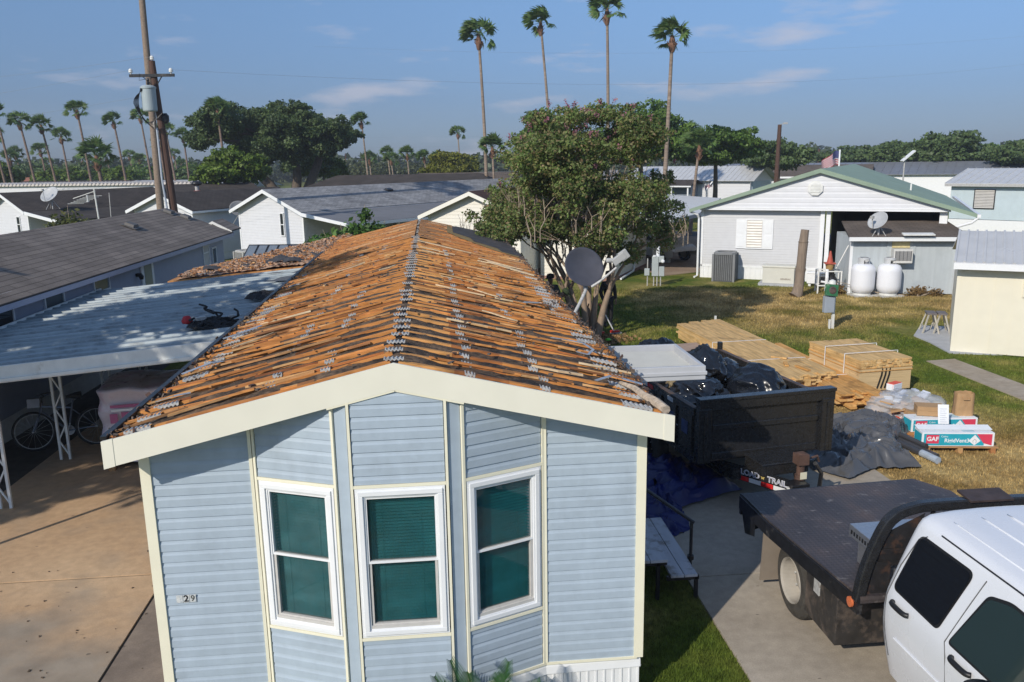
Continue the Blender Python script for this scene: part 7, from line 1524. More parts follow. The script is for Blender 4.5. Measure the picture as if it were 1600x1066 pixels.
def roundtree(name, label, px, D, ytop, ybot, wpx, nl, size, mat, seed, group=None, nb=14, shell=.45, squash=1):
    """tree whose crown spans wpx pixels and ytop..ybot at distance D"""
    x0, y0 = at(px, D); rr = random.Random(seed); zt_ = zpx(px, ytop, D); zb_ = max(.3, zpx(px, ybot, D)); W_ = wpx*D/FPX*1.22; Hh = zt_-zb_; bl = []
    for i in range(nb):
        u = rr.uniform(-1, 1); v = rr.uniform(-1, 1); 
        if u*u+v*v > 1: u, v = u*.7, v*.7
        top = math.sqrt(max(.1, 1-u*u-v*v)); z = zb_+Hh*(.25+rr.random()*.55*top); r = W_*rr.uniform(.15, .24); bl.append((u*W_*.34, v*W_*.34, min(z, zt_-r*.6), r, r, min(r*.85, Hh*.3)*squash))
    bl.append((0, 0, zt_-Hh*.28, W_*.25, W_*.25, Hh*.27)); bl.append((0, 0, zb_+Hh*.35, W_*.36, W_*.36, Hh*.32))
    return tree(name, label, 'tree', x0, y0, bl, nl, size, mat, [([(0, 0, 0), (.1, 0, zb_*.5+.3), (0, 0, zb_+Hh*.4)], max(.12, W_*.035))], seed, group, shell)
roundtree('lime_tree', 'bright lime green round tree under the left side of the oak', 372, 60, 234, 292, 92, 17000, .16, m_lime, 11)
roundtree('lime_tree', 'lime green tree peeping out under the right side of the oak', 515, 76, 238, 280, 66, 9000, .17, m_lime, 12)
roundtree('yellow_green_tree', 'yellow green rounded tree left of the flowering tree', 716, 78, 236, 282, 84, 14000, .18, m_yel, 13)
roundtree('green_tree', 'green tree whose top shows above the flowering tree', 857, 55, 163, 260, 84, 12000, .16, m_mid, 14)
roundtree('green_tree', 'big bright green tree right of the flowering tree, behind the tall palms', 1000, 62, 160, 262, 145, 26000, .18, m_mid, 15)
roundtree('green_tree', 'lower green tree between the big green tree and the brown pole', 1115, 66, 196, 262, 120, 20000, .18, m_mid, 16)
roundtree('green_tree', 'deep green tree just behind the brown pole', 1212, 80, 218, 268, 86, 13000, .2, m_dg, 17)
roundtree('green_tree', 'dark green tree rising at the far right, tallest of the right tree line', 1483, 100, 206, 262, 90, 12000, .26, m_dg, 18)
roundtree('green_tree', 'broad green tree above the torn flag', 1340, 112, 228, 258, 120, 10000, .28, m_dg, 19); roundtree('green_tree', 'dark tree left of the solar lamp', 1390, 100, 222, 262, 66, 9000, .26, m_dg, 20); roundtree('green_tree', 'green tree right of the solar lamp', 1442, 104, 219, 262, 84, 10000, .26, m_mid, 22); roundtree('green_tree', 'dark green tree cut by the right edge', 1585, 96, 216, 262, 90, 11000, .25, m_dg, 23); roundtree('green_tree', 'green tree second from the right edge', 1538, 104, 224, 264, 80, 9000, .26, m_mid, 24)
rr = random.Random(31)
LB = ['leftmost', 'second', 'third', 'fourth', 'fifth', 'sixth', 'seventh', 'eighth', 'ninth', 'tenth', 'eleventh', 'twelfth', 'thirteenth']
for k, (px, D, yt, w, mm) in enumerate(((8, 95, 250, 60, m_lime), (62, 125, 253, 90, m_dg), (118, 112, 262, 62, m_lime), (150, 130, 255, 90, m_dg), (205, 105, 262, 50, m_lime), (228, 120, 257, 80, m_mid), (292, 112, 262, 70, m_dg), (318, 130, 255, 60, m_mid), (600, 150, 251, 90, m_ol), (660, 155, 254, 90, m_ol), (555, 160, 253, 70, m_ol), (700, 140, 256, 50, m_dg))):
    roundtree('distant_tree', LB[k]+' bushy tree of the distant line, counted from the left edge', px, D, yt, 290, w, 6500, .3, mm, 40+k, 'distant bushy trees on the left')
# far wood as one mass
g = np.random.default_rng(8); far = []
for px in range(-160, 1780, 16):
    D = 215+30*math.sin(px*.03); yh = 251-.0166*(px-672); x, y = at(px, D); zt_ = zpx(px, yh-6-5*abs(math.sin(px*.021))-3*math.sin(px*.11), D); far.append((x, y, zt_*.5, 4.5, 4.5, zt_*.5))
tag(leaves('far_wood', leafcloud(30000, far, .9, 77, .55), leafmat('far_leaf', [(.055, .075, .035), (.075, .095, .045), (.045, .065, .035)], .1), None), 'hazy far-off wood running along the horizon', 'wood', kind='stuff')
# shrubs near the stripped roof
def shrub(label, x, y, blobs, nl, size, seed, mat=None, stems=True):
    o = thing('shrub', label, 'shrub', (x, y, 0)); mb = MB(); rr = random.Random(seed)
    for b_ in blobs: mb.tube([(rr.uniform(-.1, .1), rr.uniform(-.1, .1), 0), (b_[0]*.5, b_[1]*.5, b_[2]*.6), (b_[0], b_[1], b_[2]+b_[5]*1.25)], [.03, .022, .008], 5)
    mb.build('stem', P('pale_twig', (1, 1, 1)), o); leaves('foliage', leafcloud(nl, blobs, size, seed, .1, 1.9, .3), mat or m_shrub, o); return o
sx, sy = at(560, 29); shrub('leafy bright green shrub showing above the torn addition roof', sx, sy, [(-1.1, 0, 2.2, .7, .5, .5), (-.5, 0, 2.3, .6, .5, .55), (0, 0, 2.5, .55, .5, .6), (.5, 0, 2.6, .6, .5, .5), (1.0, 0, 2.5, .45, .4, .45), (.35, 0, 3.25, .28, .3, .3), (-.9, 0, 1.7, .8, .5, .5), (.2, 0, 1.8, .9, .5, .6), (1.5, 0, 2.75, .2, .2, .2)], 3600, .12, 3)
sx, sy = at(782, 25); shrub('thin leafed shrub with bare stems at the far right corner of the stripped roof', sx, sy, [(-.3, 0, 2.75, .15, .15, .15), (.1, 0, 2.9, .28, .2, .3), (.25, 0, 2.55, .28, .2, .28), (.0, 0, 3.3, .12, .1, .2), (-.9, 0, 2.85, .15, .12, .12), (.5, 0, 2.15, .22, .2, .25), (-1.2, 0, 2.9, .1, .1, .1)], 420, .11, 6)
sx, sy = at(118, 33); shrub('olive green bush in front of the dark roofs at left', sx, sy, [(-.8, 0, 2.4, .7, .6, .5), (0, 0, 2.8, .8, .6, .75), (.7, 0, 2.5, .7, .6, .5), (1.1, 0, 2.3, .6, .5, .5), (-1.3, 0, 2.0, .5, .5, .4), (0, 0, 1.9, 1.5, .6, .8)], 6500, .10, 8, leafmat('olive_bush_leaf', [(.07, .085, .02), (.11, .12, .03), (.05, .07, .02), (.15, .15, .05)], .25))
o = thing('bare_bush', 'bare branched stem behind the far ridge of the stripped roof', 'bush', (*at(734, 25.5), 0)); mb = MB(); rr = random.Random(6)
for k in range(4): limbs(mb, Vector((0, 0, 1.8)), Vector((rr.uniform(-.2, .2), 0, 1)).normalized(), .7, .02, 2, rr, .35)
mb.tube([(0, 0, 0), (0, 0, 1.9)], .03, 5); mb.build('stem', P('grey_twig', (.24, .20, .17), .8, .2, 6), o)
TLs = thing('garden_trellis', 'slim wooden trellis against the cream gable behind the roof', 'trellis', (*at(745, 26.5), 0)); mb = MB()
for k in range(3): mb.bar((k*.07, 0, 1), (k*.07, 0, 3.25), .015, .015)
for k in range(9): mb.bar((0, 0, 2+k*.14), (.14, 0, 2+k*.14), .012, .012)
mb.build('frame', P('trellis_brown', (.3, .2, .13), .8, .2, 6), TLs)
shrub('weeds and vine growing at the right corner of the green roofed house', 19.95, 22.5, [(0, 0, .4, .25, .2, .35), (.1, .3, .9, .15, .3, .4), (.2, .5, .3, .3, .4, .3)], 900, .09, 15, m_dg)
shrub('dry brown weeds in the bare strip by the propane tanks', 17.6, 21.1, [(0, 0, .2, .5, .15, .2), (.6, -.1, .15, .3, .12, .15), (-2.6, .9, .2, .3, .2, .25)], 900, .06, 16, leafmat('dry_weed', [(.20, .12, .05), (.26, .17, .07), (.14, .09, .04)], .2))
# fallen leaves round the trunk
tag(leaves('leaf_litter', leafcloud(900, [(5.0, 15.9, .03, 1.1, .8, .03)], .07, 4, .1), leafmat('litter_leaf', [(.22, .13, .06), (.30, .18, .08), (.12, .08, .04)], .1), None), 'brown leaf litter around the flowering tree', 'leaf litter', kind='stuff')
# ------------------------------------------------------------------ palms
def fronds(seed, n=30, wind=(-1, 0), L=1.35, wstr=.6):
    g = random.Random(seed); V, F = [], []
    def quad(a, b, c, d): k = len(V); V.extend([a, b, c, d]); F.append((k, k+1, k+2, k+3))
    wd = Vector((wind[0], wind[1], 0))
    for i in range(n):
        a_ = i*2.399+g.uniform(-.2, .2); el = g.uniform(.05, 1.35) if i % 6 else g.uniform(-.6, .0); d = Vector((math.cos(a_)*math.cos(el), math.sin(a_)*math.cos(el), math.sin(el)*.9+.15)).normalized(); d = (d+wd*wstr*.35).normalized()
        pl = L*g.uniform(.45, .62); base = Vector((0, 0, .0)); tip = base+d*pl+Vector((0, 0, -.05*pl)); sd = d.cross(Vector((0, 0, 1))); sd = sd.normalized() if sd.length > .1 else Vector((1, 0, 0)); sd = Matrix.Rotation(g.uniform(-1.1, 1.1), 3, d) @ sd; up = sd.cross(d)
        quad(base-sd*.02, base+sd*.02, tip+sd*.012, tip-sd*.012)
        m_ = 15
        for j in range(m_):
            t_ = (j/(m_-1)-.5)*2.5; ld = (d*math.cos(t_)+sd*math.sin(t_)+wd*wstr*.45).normalized(); ln = L*g.uniform(.42, .62)*(1-.18*abs(t_)); p0 = tip; p1 = tip+ld*ln*.55+up*.03; p2 = p1+(ld+Vector((0, 0, -.55))+wd*wstr*.5).normalized()*ln*.5; w = ld.cross(up).normalized() if ld.cross(up).length > .05 else sd; w = (w+up*g.uniform(-.5, .5)).normalized()*.06
            quad(p0-w*.3, p0+w*.3, p1+w, p1-w); quad(p1-w, p1+w, p2+w*.15, p2-w*.15)
    return V, F
m_palm = leafmat('palm_frond', [(.07, .135, .035), (.10, .18, .048), (.14, .22, .062), (.18, .225, .085)], .25)
m_pt, t, b = newmat('palm_trunk_bark'); c = ramp(t, nz(t, 2.2, 5, stretch=(.3, .3, 4)), [(.3, (.17, .125, .095)), (.55, (.28, .215, .165)), (.75, (.38, .31, .25))]); c = mixc(t, c, ramp(t, nz(t, .5, 3), [(.35, .75), (.65, 1.15)]), 1., 'MULTIPLY'); t.links.new(c, b.inputs['Base Color']); b.inputs['Roughness'].default_value = .95
m_psk = P('palm_boot', (.17, .09, .055), .9, .35, 14, bmp=.8, bscale=18); m_ptd = P('palm_trunk_dark', (.20, .14, .11), .95, .3, 3, stretch=(.4, .4, 4), bmp=.5, bscale=8)
FR = []
for k in range(5): V_, F_ = fronds(100+k, 30, (-1, .15 if k % 2 else -.1), 1.35, .9 if k < 3 else .5); me_o = fastmesh('fronds', V_, F_, m_palm); FR.append(me_o.data); bpy.data.objects.remove(me_o)
PG1, PG2 = 'tall palms over the middle of the park', 'row of palms on the left skyline'
def palm(label, px, D, ytop, lean, sc, group, seed, dark=False, r=.17, ybase=None, pxb=None, trunkless=False):
    x, y = at(pxb if pxb is not None else px, D); zt_ = zpx(px, ytop, D)-.9*sc; tx, ty = at(px, D); off = Vector((tx-x, ty-y, 0)); o = thing('palm_tree', label, 'palm tree', (x, y, 0), 0, group); rr = random.Random(seed)
    q = lambda t_: (off.x*t_**1.3+lean*math.sin(t_*3.14)*.5, off.y*t_**1.3, zt_*t_); mb = MB(); mb.tube([q(i/12) for i in range(13)], [r*sc*(1.25-.1*i if i < 3 else 1.0-.035*i) for i in range(13)], 10, cap=False); mb.build('trunk', m_ptd if dark else m_pt, o, smooth=True)
    tp = Vector(q(1)); mb = MB(); mb.lathe([(r*sc*.85, -.9*sc), (r*sc*1.2, -.7*sc), (r*sc*1.45, -.45*sc), (r*sc*1.1, -.15*sc), (r*sc*.5, .15*sc)], 12, c=tp)
    for k in range(16): a_ = rr.uniform(0, 6.28); z = rr.uniform(-.85, -.3)*sc; mb.bar(tp+Vector((math.cos(a_)*r*sc, math.sin(a_)*r*sc, z)), tp+Vector((math.cos(a_)*r*sc*2.1, math.sin(a_)*r*sc*2.1, z+.22*sc)), .05*sc, .03*sc)
    mb.build('boot_collar', m_psk, o)
    f = bpy.data.objects.new('fronds', FR[seed % 5]); COL.objects.link(f); f.parent = o; f.location = tp; f.scale = (sc, sc, sc); f.rotation_euler = (rr.uniform(-.1, .1), rr.uniform(-.1, .1), rr.uniform(-.35, .35)); return o
palm('tall windswept palm directly above the left side of the flowering tree', 758, 62, 33, .15, 1.08, PG1, 1, pxb=765, r=.14)
palm('tall windswept palm, second of the four in the middle', 850, 66, 16, .1, 1.02, PG1, 2, pxb=868, r=.135); palm('tallest palm, its crown cut by the top of the picture', 948, 62, -8, .15, 1.12, PG1, 0, pxb=950, r=.135); palm('tall palm with thick grey trunk right of the middle', 1045, 56, 36, .1, .98, PG1, 3, r=.175, pxb=1036)
palm('short palm with drooping head right beside the pale metal roofed house', 1090, 56, 208, 0, .95, PG1, 4, r=.13, pxb=1080)
LP_ = [(-4, 90, 190, 16, 4), (4, 92, 206, 20, 0), (18, 88, 195, 30, 1), (28, 84, 160, 42, 2), (40, 105, 234, 38, 3), (62, 84, 174, 76, 1), (94, 86, 181, 108, 4), (88, 120, 222, 92, 0), (122, 98, 200, 126, 3), (122, 90, 300, 126, 3), (151, 82, 157, 160, 0), (172, 74, 220, 176, 4), (187, 125, 234, 194, 2), (204, 92, 175, 213, 2), (222, 150, 232, 225, 1), (50, 130, 228, 54, 4), (96, 140, 244, 100, 1), (150, 150, 240, 152, 3), (245, 95, 168, 252, 1), (281, 88, 190, 289, 0), (270, 100, 212, 272, 3), (307, 98, 200, 308, 4), (276, 130, 228, 280, 2), (290, 140, 230, 293, 1), (300, 150, 246, 302, 0), (362, 66, 154, 366, 3), (578, 84, 175, 583, 2), (587, 110, 236, 587, 3), (615, 105, 228, 617, 4), (620, 100, 236, 622, 1), (645, 96, 228, 645, 4), (671, 100, 233, 672, 2), (723, 100, 195, 724, 1), (237, 130, 238, 238, 0), (690, 120, 236, 691, 3), (775, 60, 212, 775, 4)]
PL = ['cut by the left edge, the upper of the cluster', 'hard at the left edge, lower of the cluster', 'just right of the left edge cluster', 'tall with a full head near the left edge', 'small and low behind the left edge cluster', 'leaning left with ragged windblown head', 'with a long frond blown to the left', 'small, behind and between two tall ones near the left', 'with a round medium head right of the ragged pair', None,
  'tallest and fullest of the left row', 'short and stout with dark trunk in the left row', 'small lone one just left of the slim leaning palm', 'slim and curved, well left of the utility pole', 'tiny far one between the slim palm and the utility pole', 'faint small one behind the leftmost cluster', 'tiniest one low among the left trunks', 'tiny low one behind the tallest of the left row', 'mostly hidden behind the brown utility pole', 'with split windblown head right of the utility pole', 'lower one touching the right side of the utility pole', 'slim one against the left tip of the oak', 'small one behind the split headed palm', 'little one low beside the split headed palm', 'tiny one left of the lime tree', 'rising out of the left side of the oak', 'lone tall one right of the oak', 'small one behind the lone tall palm right of the oak', 'first of the little pair in the centre distance', 'nearer one of the little pair in the centre distance', 'little one with thick trunk in the centre distance', 'thin little one left of the yellow green tree', 'small lone one above the yellow green tree', 'tiny one just left of the utility pole foot', 'tiny head at the left side of the yellow green tree', 'low head peeping out at the left side of the flowering tree']
for k, (px, D, yt, pb, sd) in enumerate(LP_):
    if PL[k] is None: continue
    palm('palm '+PL[k], px, D, yt+3, .0, (.80 if D < 110 else .88)*(1.5 if k == 11 else 1), PG2 if px < 400 else 'palms in the centre distance', sd, dark=px < 400, r=.165 if px < 400 else .14, pxb=pb+3)
TPG = (-11.08, 29.86); TPD = (.084, .318, 11.59)
# trunk palm standing before the leaning pole, crown above the frame
pt = thing('palm_tree', 'thick rough trunk in front of the leaning pole, its head above the picture', 'palm tree', (*TPG, 0)); x0, y0 = TPG; x1_, y1_ = TPG[0]+TPD[0]*14.5/TPD[2]/.86, TPG[1]+TPD[1]*14.5/TPD[2]/.86; H_ = 14.5; mb = MB(); mb.tube([((x1_-x0)*(i/12)*.86, (y1_-y0)*(i/12)*.86, H_*i/12) for i in range(13)], [.165-.0045*i for i in range(13)], 14, cap=False); mb.build('trunk', P('rough_palm_trunk', (.25, .19, .145), .95, .28, 5, stretch=(2.5, 2.5, 5), bmp=1, bscale=22), pt, smooth=True)
f = bpy.data.objects.new('fronds', FR[2]); COL.objects.link(f); f.parent = pt; f.location = ((x1_-x0)*.86, (y1_-y0)*.86, H_); f.scale = (1.3, 1.3, 1.3)
# shade tree outside the left edge: it throws the dappled shade on the carport
rr = random.Random(77); bl = []
for i in range(34): a_ = rr.uniform(0, 6.28); r = 4.3*math.sqrt(rr.random()); bl.append((r*math.cos(a_), r*math.sin(a_), 7.0+rr.uniform(-1.3, 1.3), rr.uniform(.8, 1.2), rr.uniform(.8, 1.2), rr.uniform(.5, .8)))
tree('shade_tree', 'leafy shade tree just outside the left edge of the view', 'tree', -11.2, 1.8, bl, 36000, .13, m_mid, [([(0, 0, 0), (.1, 0, 2.5), (0, 0, 5.5)], .25)], 78)
LM = thing('lattice_post', 'pale lattice post standing off the left edge of the driveway', 'post', (-7.05, 2.75, 0)); mb = MB()
for dx in (-.08, .08): mb.bb(dx-.02, dx+.02, -.02, .02, 0, 2.6)
for k in range(9): mb.bar((-.08*(1 if k % 2 else -1), 0, .1+k*.28), (.08*(1 if k % 2 else -1), 0, .36+k*.28), .025, .025)
mb.build('lattice', m_whited, LM, rotz=R(40))
# sago palm at the bottom edge
SG = thing('sago_palm', 'dark green spiky sago palm below the bay window', 'sago palm', (.62, -1.05, 0)); V_, F_ = [], []; rr = random.Random(12)
def quadc(a, b, c, d): k = len(V_); V_.extend([a, b, c, d]); F_.append((k, k+1, k+2, k+3))
for i in range(70):
    a_ = i*2.399; el = rr.uniform(.1, 1.1); L = rr.uniform(.66, .84); d = Vector((math.cos(a_)*math.cos(el), math.sin(a_)*math.cos(el), math.sin(el))); p = Vector((0, 0, .33)); pts = [p]
    for j in range(10): d = (d+Vector((0, 0, -.035))).normalized(); p = p+d*L/10; pts.append(p)
    for j in range(1, 10):
        d = (pts[j+1]-pts[j]).normalized() if j < 10 else d; s_ = d.cross(Vector((0, 0, 1))).normalized(); up = s_.cross(d)
        for sub in (0, .2, .4, .6, .8):
            c = pts[j].lerp(pts[j+1], sub); wl = .15*math.sin(.35+2.6*(j+sub)/10.5)
            for sg in (-1, 1): e = c+(s_*sg*.75+d*.75+up*.28).normalized()*wl; w = d*.0075; quadc(c-w, c+w, e+w*.3, e-w*.3)
        quadc(pts[j]-s_*.006, pts[j]+s_*.006, pts[j+1]+s_*.005, pts[j+1]-s_*.005)
fastmesh('fronds', V_, F_, leafmat('sago_leaf', [(.012, .045, .010), (.02, .07, .014), (.035, .095, .02)], .1, .35), SG); mb = MB(); mb.lathe([(.13, 0), (.16, .2), (.1, .42)], 12); mb.build('trunk', m_psk, SG)
# dark debris specks on the slab
g = random.Random(3); mb = MB()
for i in range(110): x, y = g.uniform(-6.3, -2.3), g.uniform(-1.5, 4.2); s_ = g.uniform(.004, .022); mb.box((x, y, .036), (s_*g.uniform(.6, 2.2), s_, .008), Matrix.Rotation(g.uniform(0, 3), 3, 'Z'))
tag(mb.build('leaf_specks', P('dead_leaf', (.10, .07, .045), .9, .3, 9)), 'dead leaves and crumbs scattered on the stained driveway', 'debris', kind='stuff')
# ------------------------------------------------------------------ pale car under the rear carport
CA = thing('parked_car', 'pale silver car parked under the white rear carport', 'car', (11.35, 34.1, 0), -R(60)); V, F = [], []
prof = [(-2.15, .5, .9), (-2.1, .95, 1.0), (-1.7, 1.12, 1.0), (-1.3, 1.55, .82), (.3, 1.58, .82), (1.0, 1.12, .98), (2.0, .95, .96), (2.2, .6, .9)]
n_ = 0
secs = []
for x, zt_, wf in prof: secs.append([(x, -.88*wf, .32), (x, -.92*min(1, wf+.1), .7), (x, -.86*wf*(1 if zt_ < 1.2 else 1.0), min(zt_, 1.0)), (x, -.72*wf if zt_ > 1.2 else -.8*wf, zt_-.04), (x, -.45*wf, zt_), (x, .45*wf, zt_), (x, .72*wf if zt_ > 1.2 else .8*wf, zt_-.04), (x, .86*wf, min(zt_, 1.0)), (x, .92*min(1, wf+.1), .7), (x, .88*wf, .32)])
V = [p for s_ in secs for p in s_]; F = [(i*10+k, (i+1)*10+k, (i+1)*10+k+1, i*10+k+1) for i in range(7) for k in range(9)]
cb = fastmesh('body', V, F, P('pale_car_paint', (.55, .53, .50), .3, .03, 3, coat=.6), CA, smooth=False); sb = cb.modifiers.new('s', 'SUBSURF'); sb.levels = sb.render_levels = 2
mb = MB()
for s_ in (-1, 1): mb.face([(-1.35, s_*.80, 1.05), (-1.15, s_*.76, 1.44), (.25, s_*.76, 1.46), (.75, s_*.80, 1.08)])
mb.face([(-1.75, -.6, 1.15), (-1.75, .6, 1.15), (-1.42, .55, 1.5), (-1.42, -.55, 1.5)]); mb.build('window', m_dark, CA)
mb = MB(); mb.bb(-2.17, -2.05, -.8, -.6, .75, .98); mb.build('tail_light', m_red, CA); mb = MB(); mb.bb(-2.17, -2.05, .6, .8, .75, .98); mb.build('tail_light', m_red, CA)
for x in (-1.35, 1.35):
    for s_ in (-1, 1):
        q = Matrix.Rotation(R(90), 3, 'X'); mb = MB(); mb.lathe([(.2, -.1), (.33, -.1), (.34, -.06), (.34, .06), (.33, .1), (.2, .1)], 26, rot=q, cap=False); w_ = mb.build('wheel', m_seal, CA, loc=(x, s_*.86, .34)); mb = MB(); mb.lathe([(.001, -.09), (.2, -.08), (.2, .08), (.001, .09)], 20, rot=q); mb.build('rim', m_galv, w_)
# ------------------------------------------------------------------ people
def skin(name, verts, edges, radii, mat, parent, root=0, sub=2):
    me = bpy.data.meshes.new(name); me.from_pydata([tuple(v) for v in verts], edges, []); me.materials.append(mat); o = bpy.data.objects.new(name, me); COL.objects.link(o); o.parent = parent
    m_ = o.modifiers.new('skin', 'SKIN'); m_.use_smooth_shade = True
    for i, r in enumerate(radii): d = me.skin_vertices[0].data[i]; d.radius = (r, r) if not isinstance(r, tuple) else r; d.use_root = (i == root)
    s_ = o.modifiers.new('sub', 'SUBSURF'); s_.levels = s_.render_levels = sub; return o
def person(label, x, y, rz, J, mats, hat=None, sc=1, holding=None):
    """J: joint dict in local metres; pelvis, chest, neck, head, shoulders, elbows, hands, hips, knees, ankles, toes"""
    o = thing('person', label, 'person', (x, y, 0), rz); o.scale = (sc, sc, sc)
    names = ['pelvis', 'waist', 'chest', 'neck', 'headb', 'headt', 'shl', 'ell', 'wrl', 'shr', 'elr', 'wrr', 'hil', 'knl', 'anl', 'tol', 'hir', 'knr', 'anr', 'tor', 'hnl', 'hnr']
    ix = {k: i for i, k in enumerate(names)}; E_ = [('pelvis', 'waist'), ('waist', 'chest'), ('chest', 'neck'), ('neck', 'headb'), ('headb', 'headt'), ('chest', 'shl'), ('shl', 'ell'), ('ell', 'wrl'), ('chest', 'shr'), ('shr', 'elr'), ('elr', 'wrr'), ('pelvis', 'hil'), ('hil', 'knl'), ('knl', 'anl'), ('anl', 'tol'), ('pelvis', 'hir'), ('hir', 'knr'), ('knr', 'anr'), ('anr', 'tor'), ('wrl', 'hnl'), ('wrr', 'hnr')]
    for s_ in 'lr': e, w = Vector(J['el'+s_]), Vector(J['wr'+s_]); J['hn'+s_] = tuple(w+(w-e).normalized()*.085)
    rad = dict(pelvis=.12, waist=.11, chest=.135, neck=.052, headb=.082, headt=.088, shl=.06, ell=.042, wrl=.028, shr=.06, elr=.042, wrr=.028, hil=.085, knl=.056, anl=.042, tol=.035, hir=.085, knr=.056, anr=.042, tor=.035, hnl=.034, hnr=.034)
    skin('body', [J[k] for k in names], [(ix[a_], ix[b_]) for a_, b_ in E_], [rad[k] for k in names], mats['skin'], o)
    def cl(nm, ks, es, m_, ex):
        jx = {k: i for i, k in enumerate(ks)}; skin(nm, [J[k] for k in ks], [(jx[a_], jx[b_]) for a_, b_ in es], [rad[k]+ex for k in ks], m_, o)
    cl('shirt', ['chest', 'waist', 'pelvis', 'shl', 'ell', 'wrl', 'shr', 'elr', 'wrr'], [('chest', 'waist'), ('waist', 'pelvis'), ('chest', 'shl'), ('shl', 'ell'), ('ell', 'wrl'), ('chest', 'shr'), ('shr', 'elr'), ('elr', 'wrr')], mats['shirt'], .022)
    cl('trousers', ['pelvis', 'hil', 'knl', 'anl', 'hir', 'knr', 'anr'], [('pelvis', 'hil'), ('hil', 'knl'), ('knl', 'anl'), ('pelvis', 'hir'), ('hir', 'knr'), ('knr', 'anr')], mats['trousers'], .024)
    for s_ in 'lr': cl('shoe', ['an'+s_, 'to'+s_], [('an'+s_, 'to'+s_)], mats['shoe'], .014)
    h0, h1_ = Vector(J['headb']), Vector(J['headt']); c = h0.lerp(h1_, .6); f = Vector(J.get('face', (0, -1, 0))).normalized(); sd = f.cross(Vector((0, 0, 1))).normalized()
    if hat: q = (h1_-h0).normalized().to_track_quat('Z', 'Y').to_matrix(); mb = MB(); mb.lathe([(.112, -.0), (.115, .05), (.09, .105), (.03, .125), (.001, .126)], 18, c=h1_-(h1_-h0).normalized()*.02, rot=q); mb.box(h1_+f*.13, (.16, .16, .015), f.to_track_quat('Y', 'Z').to_matrix()); mb.build('cap', hat, o, smooth=True)
    mb = MB(); mb.lathe([(.001, -.02), (.016, 0), (.001, .03)], 8, c=c+f*.10, rot=None); mb.build('nose', mats['skin'], o, smooth=True)
    mb = MB()
    for s_ in (-1, 1): mb.lathe([(.001, -.01), (.010, 0), (.001, .01)], 8, c=c+f*.088+sd*s_*.032+Vector((0, 0, .03)))
    mb.build('eyes', m_black, o)
    for s_ in 'lr':
        w, h_ = Vector(J['wr'+s_]), Vector(J['hn'+s_]); d = (h_-w).normalized(); sx_ = d.cross(Vector((.3, 1, .2))).normalized(); ff = []
        vs = [h_]; es = []; rs = [.026]
        for k in range(5):
            a_ = (k-1.5)*.016 if k < 4 else -.03; L = (.055, .065, .06, .045, .04)[k]; p1 = h_+sx_*a_+d*.02; p2 = p1+d*L*.6+(sx_*-.012 if k == 4 else Vector()); p3 = p2+(d*.6+sx_.cross(d)*.5).normalized()*L*.5; b0 = len(vs); vs += [p1, p2, p3]; rs += [.010, .009, .007]; es += [(0, b0), (b0, b0+1), (b0+1, b0+2)]
        skin('hand', vs, es, rs, mats['skin'], o, 0, 1)
    return o
m_skin = P('tanned_skin', (.30, .17, .11), .6, .08, 8)
Jst = dict(pelvis=(0, 0, .92), waist=(0, .0, 1.06), chest=(0, 0, 1.28), neck=(0, -.02, 1.46), headb=(0, -.03, 1.54), headt=(0, -.04, 1.66), shl=(-.18, 0, 1.38), ell=(-.26, .02, 1.10), wrl=(-.22, -.10, .86), shr=(.18, 0, 1.38), elr=(.26, .02, 1.10), wrr=(.24, -.06, .85), hil=(-.09, 0, .86), knl=(-.10, -.03, .48), anl=(-.11, .02, .09), tol=(-.12, -.12, .04), hir=(.09, 0, .86), knr=(.11, .0, .48), anr=(.12, .05, .09), tor=(.14, -.09, .04), face=(-.3, -1, -.1))
person('person in black work clothes standing behind the tree trunk and dish', 5.58, 17.7, R(20), dict(Jst), dict(skin=m_skin, shirt=m_blk, trousers=P('black_trousers', (.014, .014, .017), .8, .3, 9), shoe=m_seal), m_blk, .98)
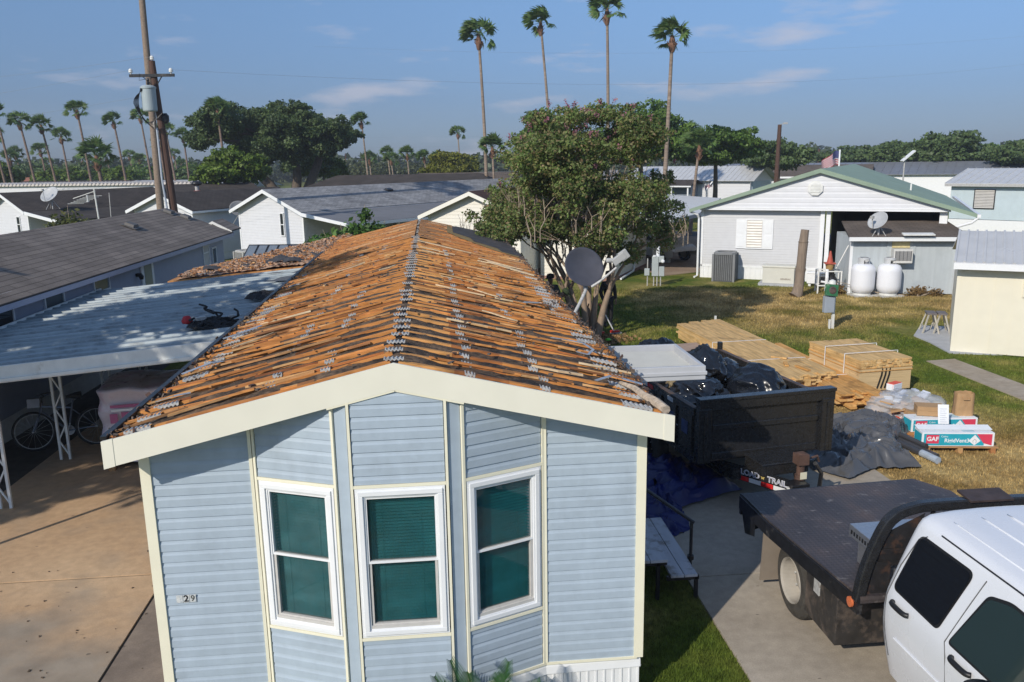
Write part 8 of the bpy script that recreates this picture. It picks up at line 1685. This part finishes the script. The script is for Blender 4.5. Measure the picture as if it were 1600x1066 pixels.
Jc = dict(pelvis=(0, .16, .90), waist=(0, .10, 1.04), chest=(0, -.06, 1.24), neck=(0, -.20, 1.36), headb=(0, -.27, 1.40), headt=(0, -.36, 1.48), shl=(-.19, -.10, 1.30), ell=(-.26, -.22, 1.05), wrl=(-.15, -.40, .92), shr=(.19, -.10, 1.30), elr=(.26, -.22, 1.05), wrr=(.14, -.40, .90), hil=(-.1, .14, .84), knl=(-.13, .0, .47), anl=(-.14, .10, .09), tol=(-.15, -.06, .04), hir=(.1, .14, .84), knr=(.13, .02, .47), anr=(.14, .14, .09), tor=(.15, -.02, .04), face=(0, -.8, -.6))
person('person in olive green top bending down beside the stripped roof', *at(866, 22.6), R(65), dict(Jc), dict(skin=m_skin, shirt=P('olive_cloth', (.035, .055, .018), .9, .2, 9), trousers=P('olive_trousers', (.03, .045, .018), .9, .2, 9), shoe=m_seal), P('olive_cap', (.03, .05, .02), .9, .2, 9), 1.0)
Jb = dict(Jst); 
person('person in grey shirt and black cap standing behind the one in olive green', *at(862, 24.0), R(-10), Jb, dict(skin=m_skin, shirt=P('grey_shirt', (.10, .11, .12), .85, .15, 9), trousers=P('black_trousers', (1, 1, 1)), shoe=m_seal), m_blk, 1.02)
mb = MB(); mb.tube([(0, 0, 0), (.3, 0, 1.05)], .02, 6); tag(mb.build('pry_bar', m_black, None, loc=(4.35, 15.9, 0)), 'black long handled tool leaning between the tree trunk and the roof', 'tool')

# ------------------------------------------------------------------ thin summer haze
mb = MB(); mb.bb(-420, 420, -30, 520, -1, 34); m_hz = bpy.data.materials.new('haze_air'); m_hz.use_nodes = True; t = m_hz.node_tree; t.nodes.clear()
o_ = t.nodes.new('ShaderNodeOutputMaterial'); v_ = t.nodes.new('ShaderNodeVolumePrincipled'); v_.inputs['Color'].default_value = (.86, .90, .97, 1); v_.inputs['Density'].default_value = .0008; v_.inputs['Anisotropy'].default_value = .2
t.links.new(v_.outputs[0], o_.inputs['Volume']); tag(mb.build('haze', m_hz), 'thin pale haze lying over the whole park', 'haze', kind='stuff')
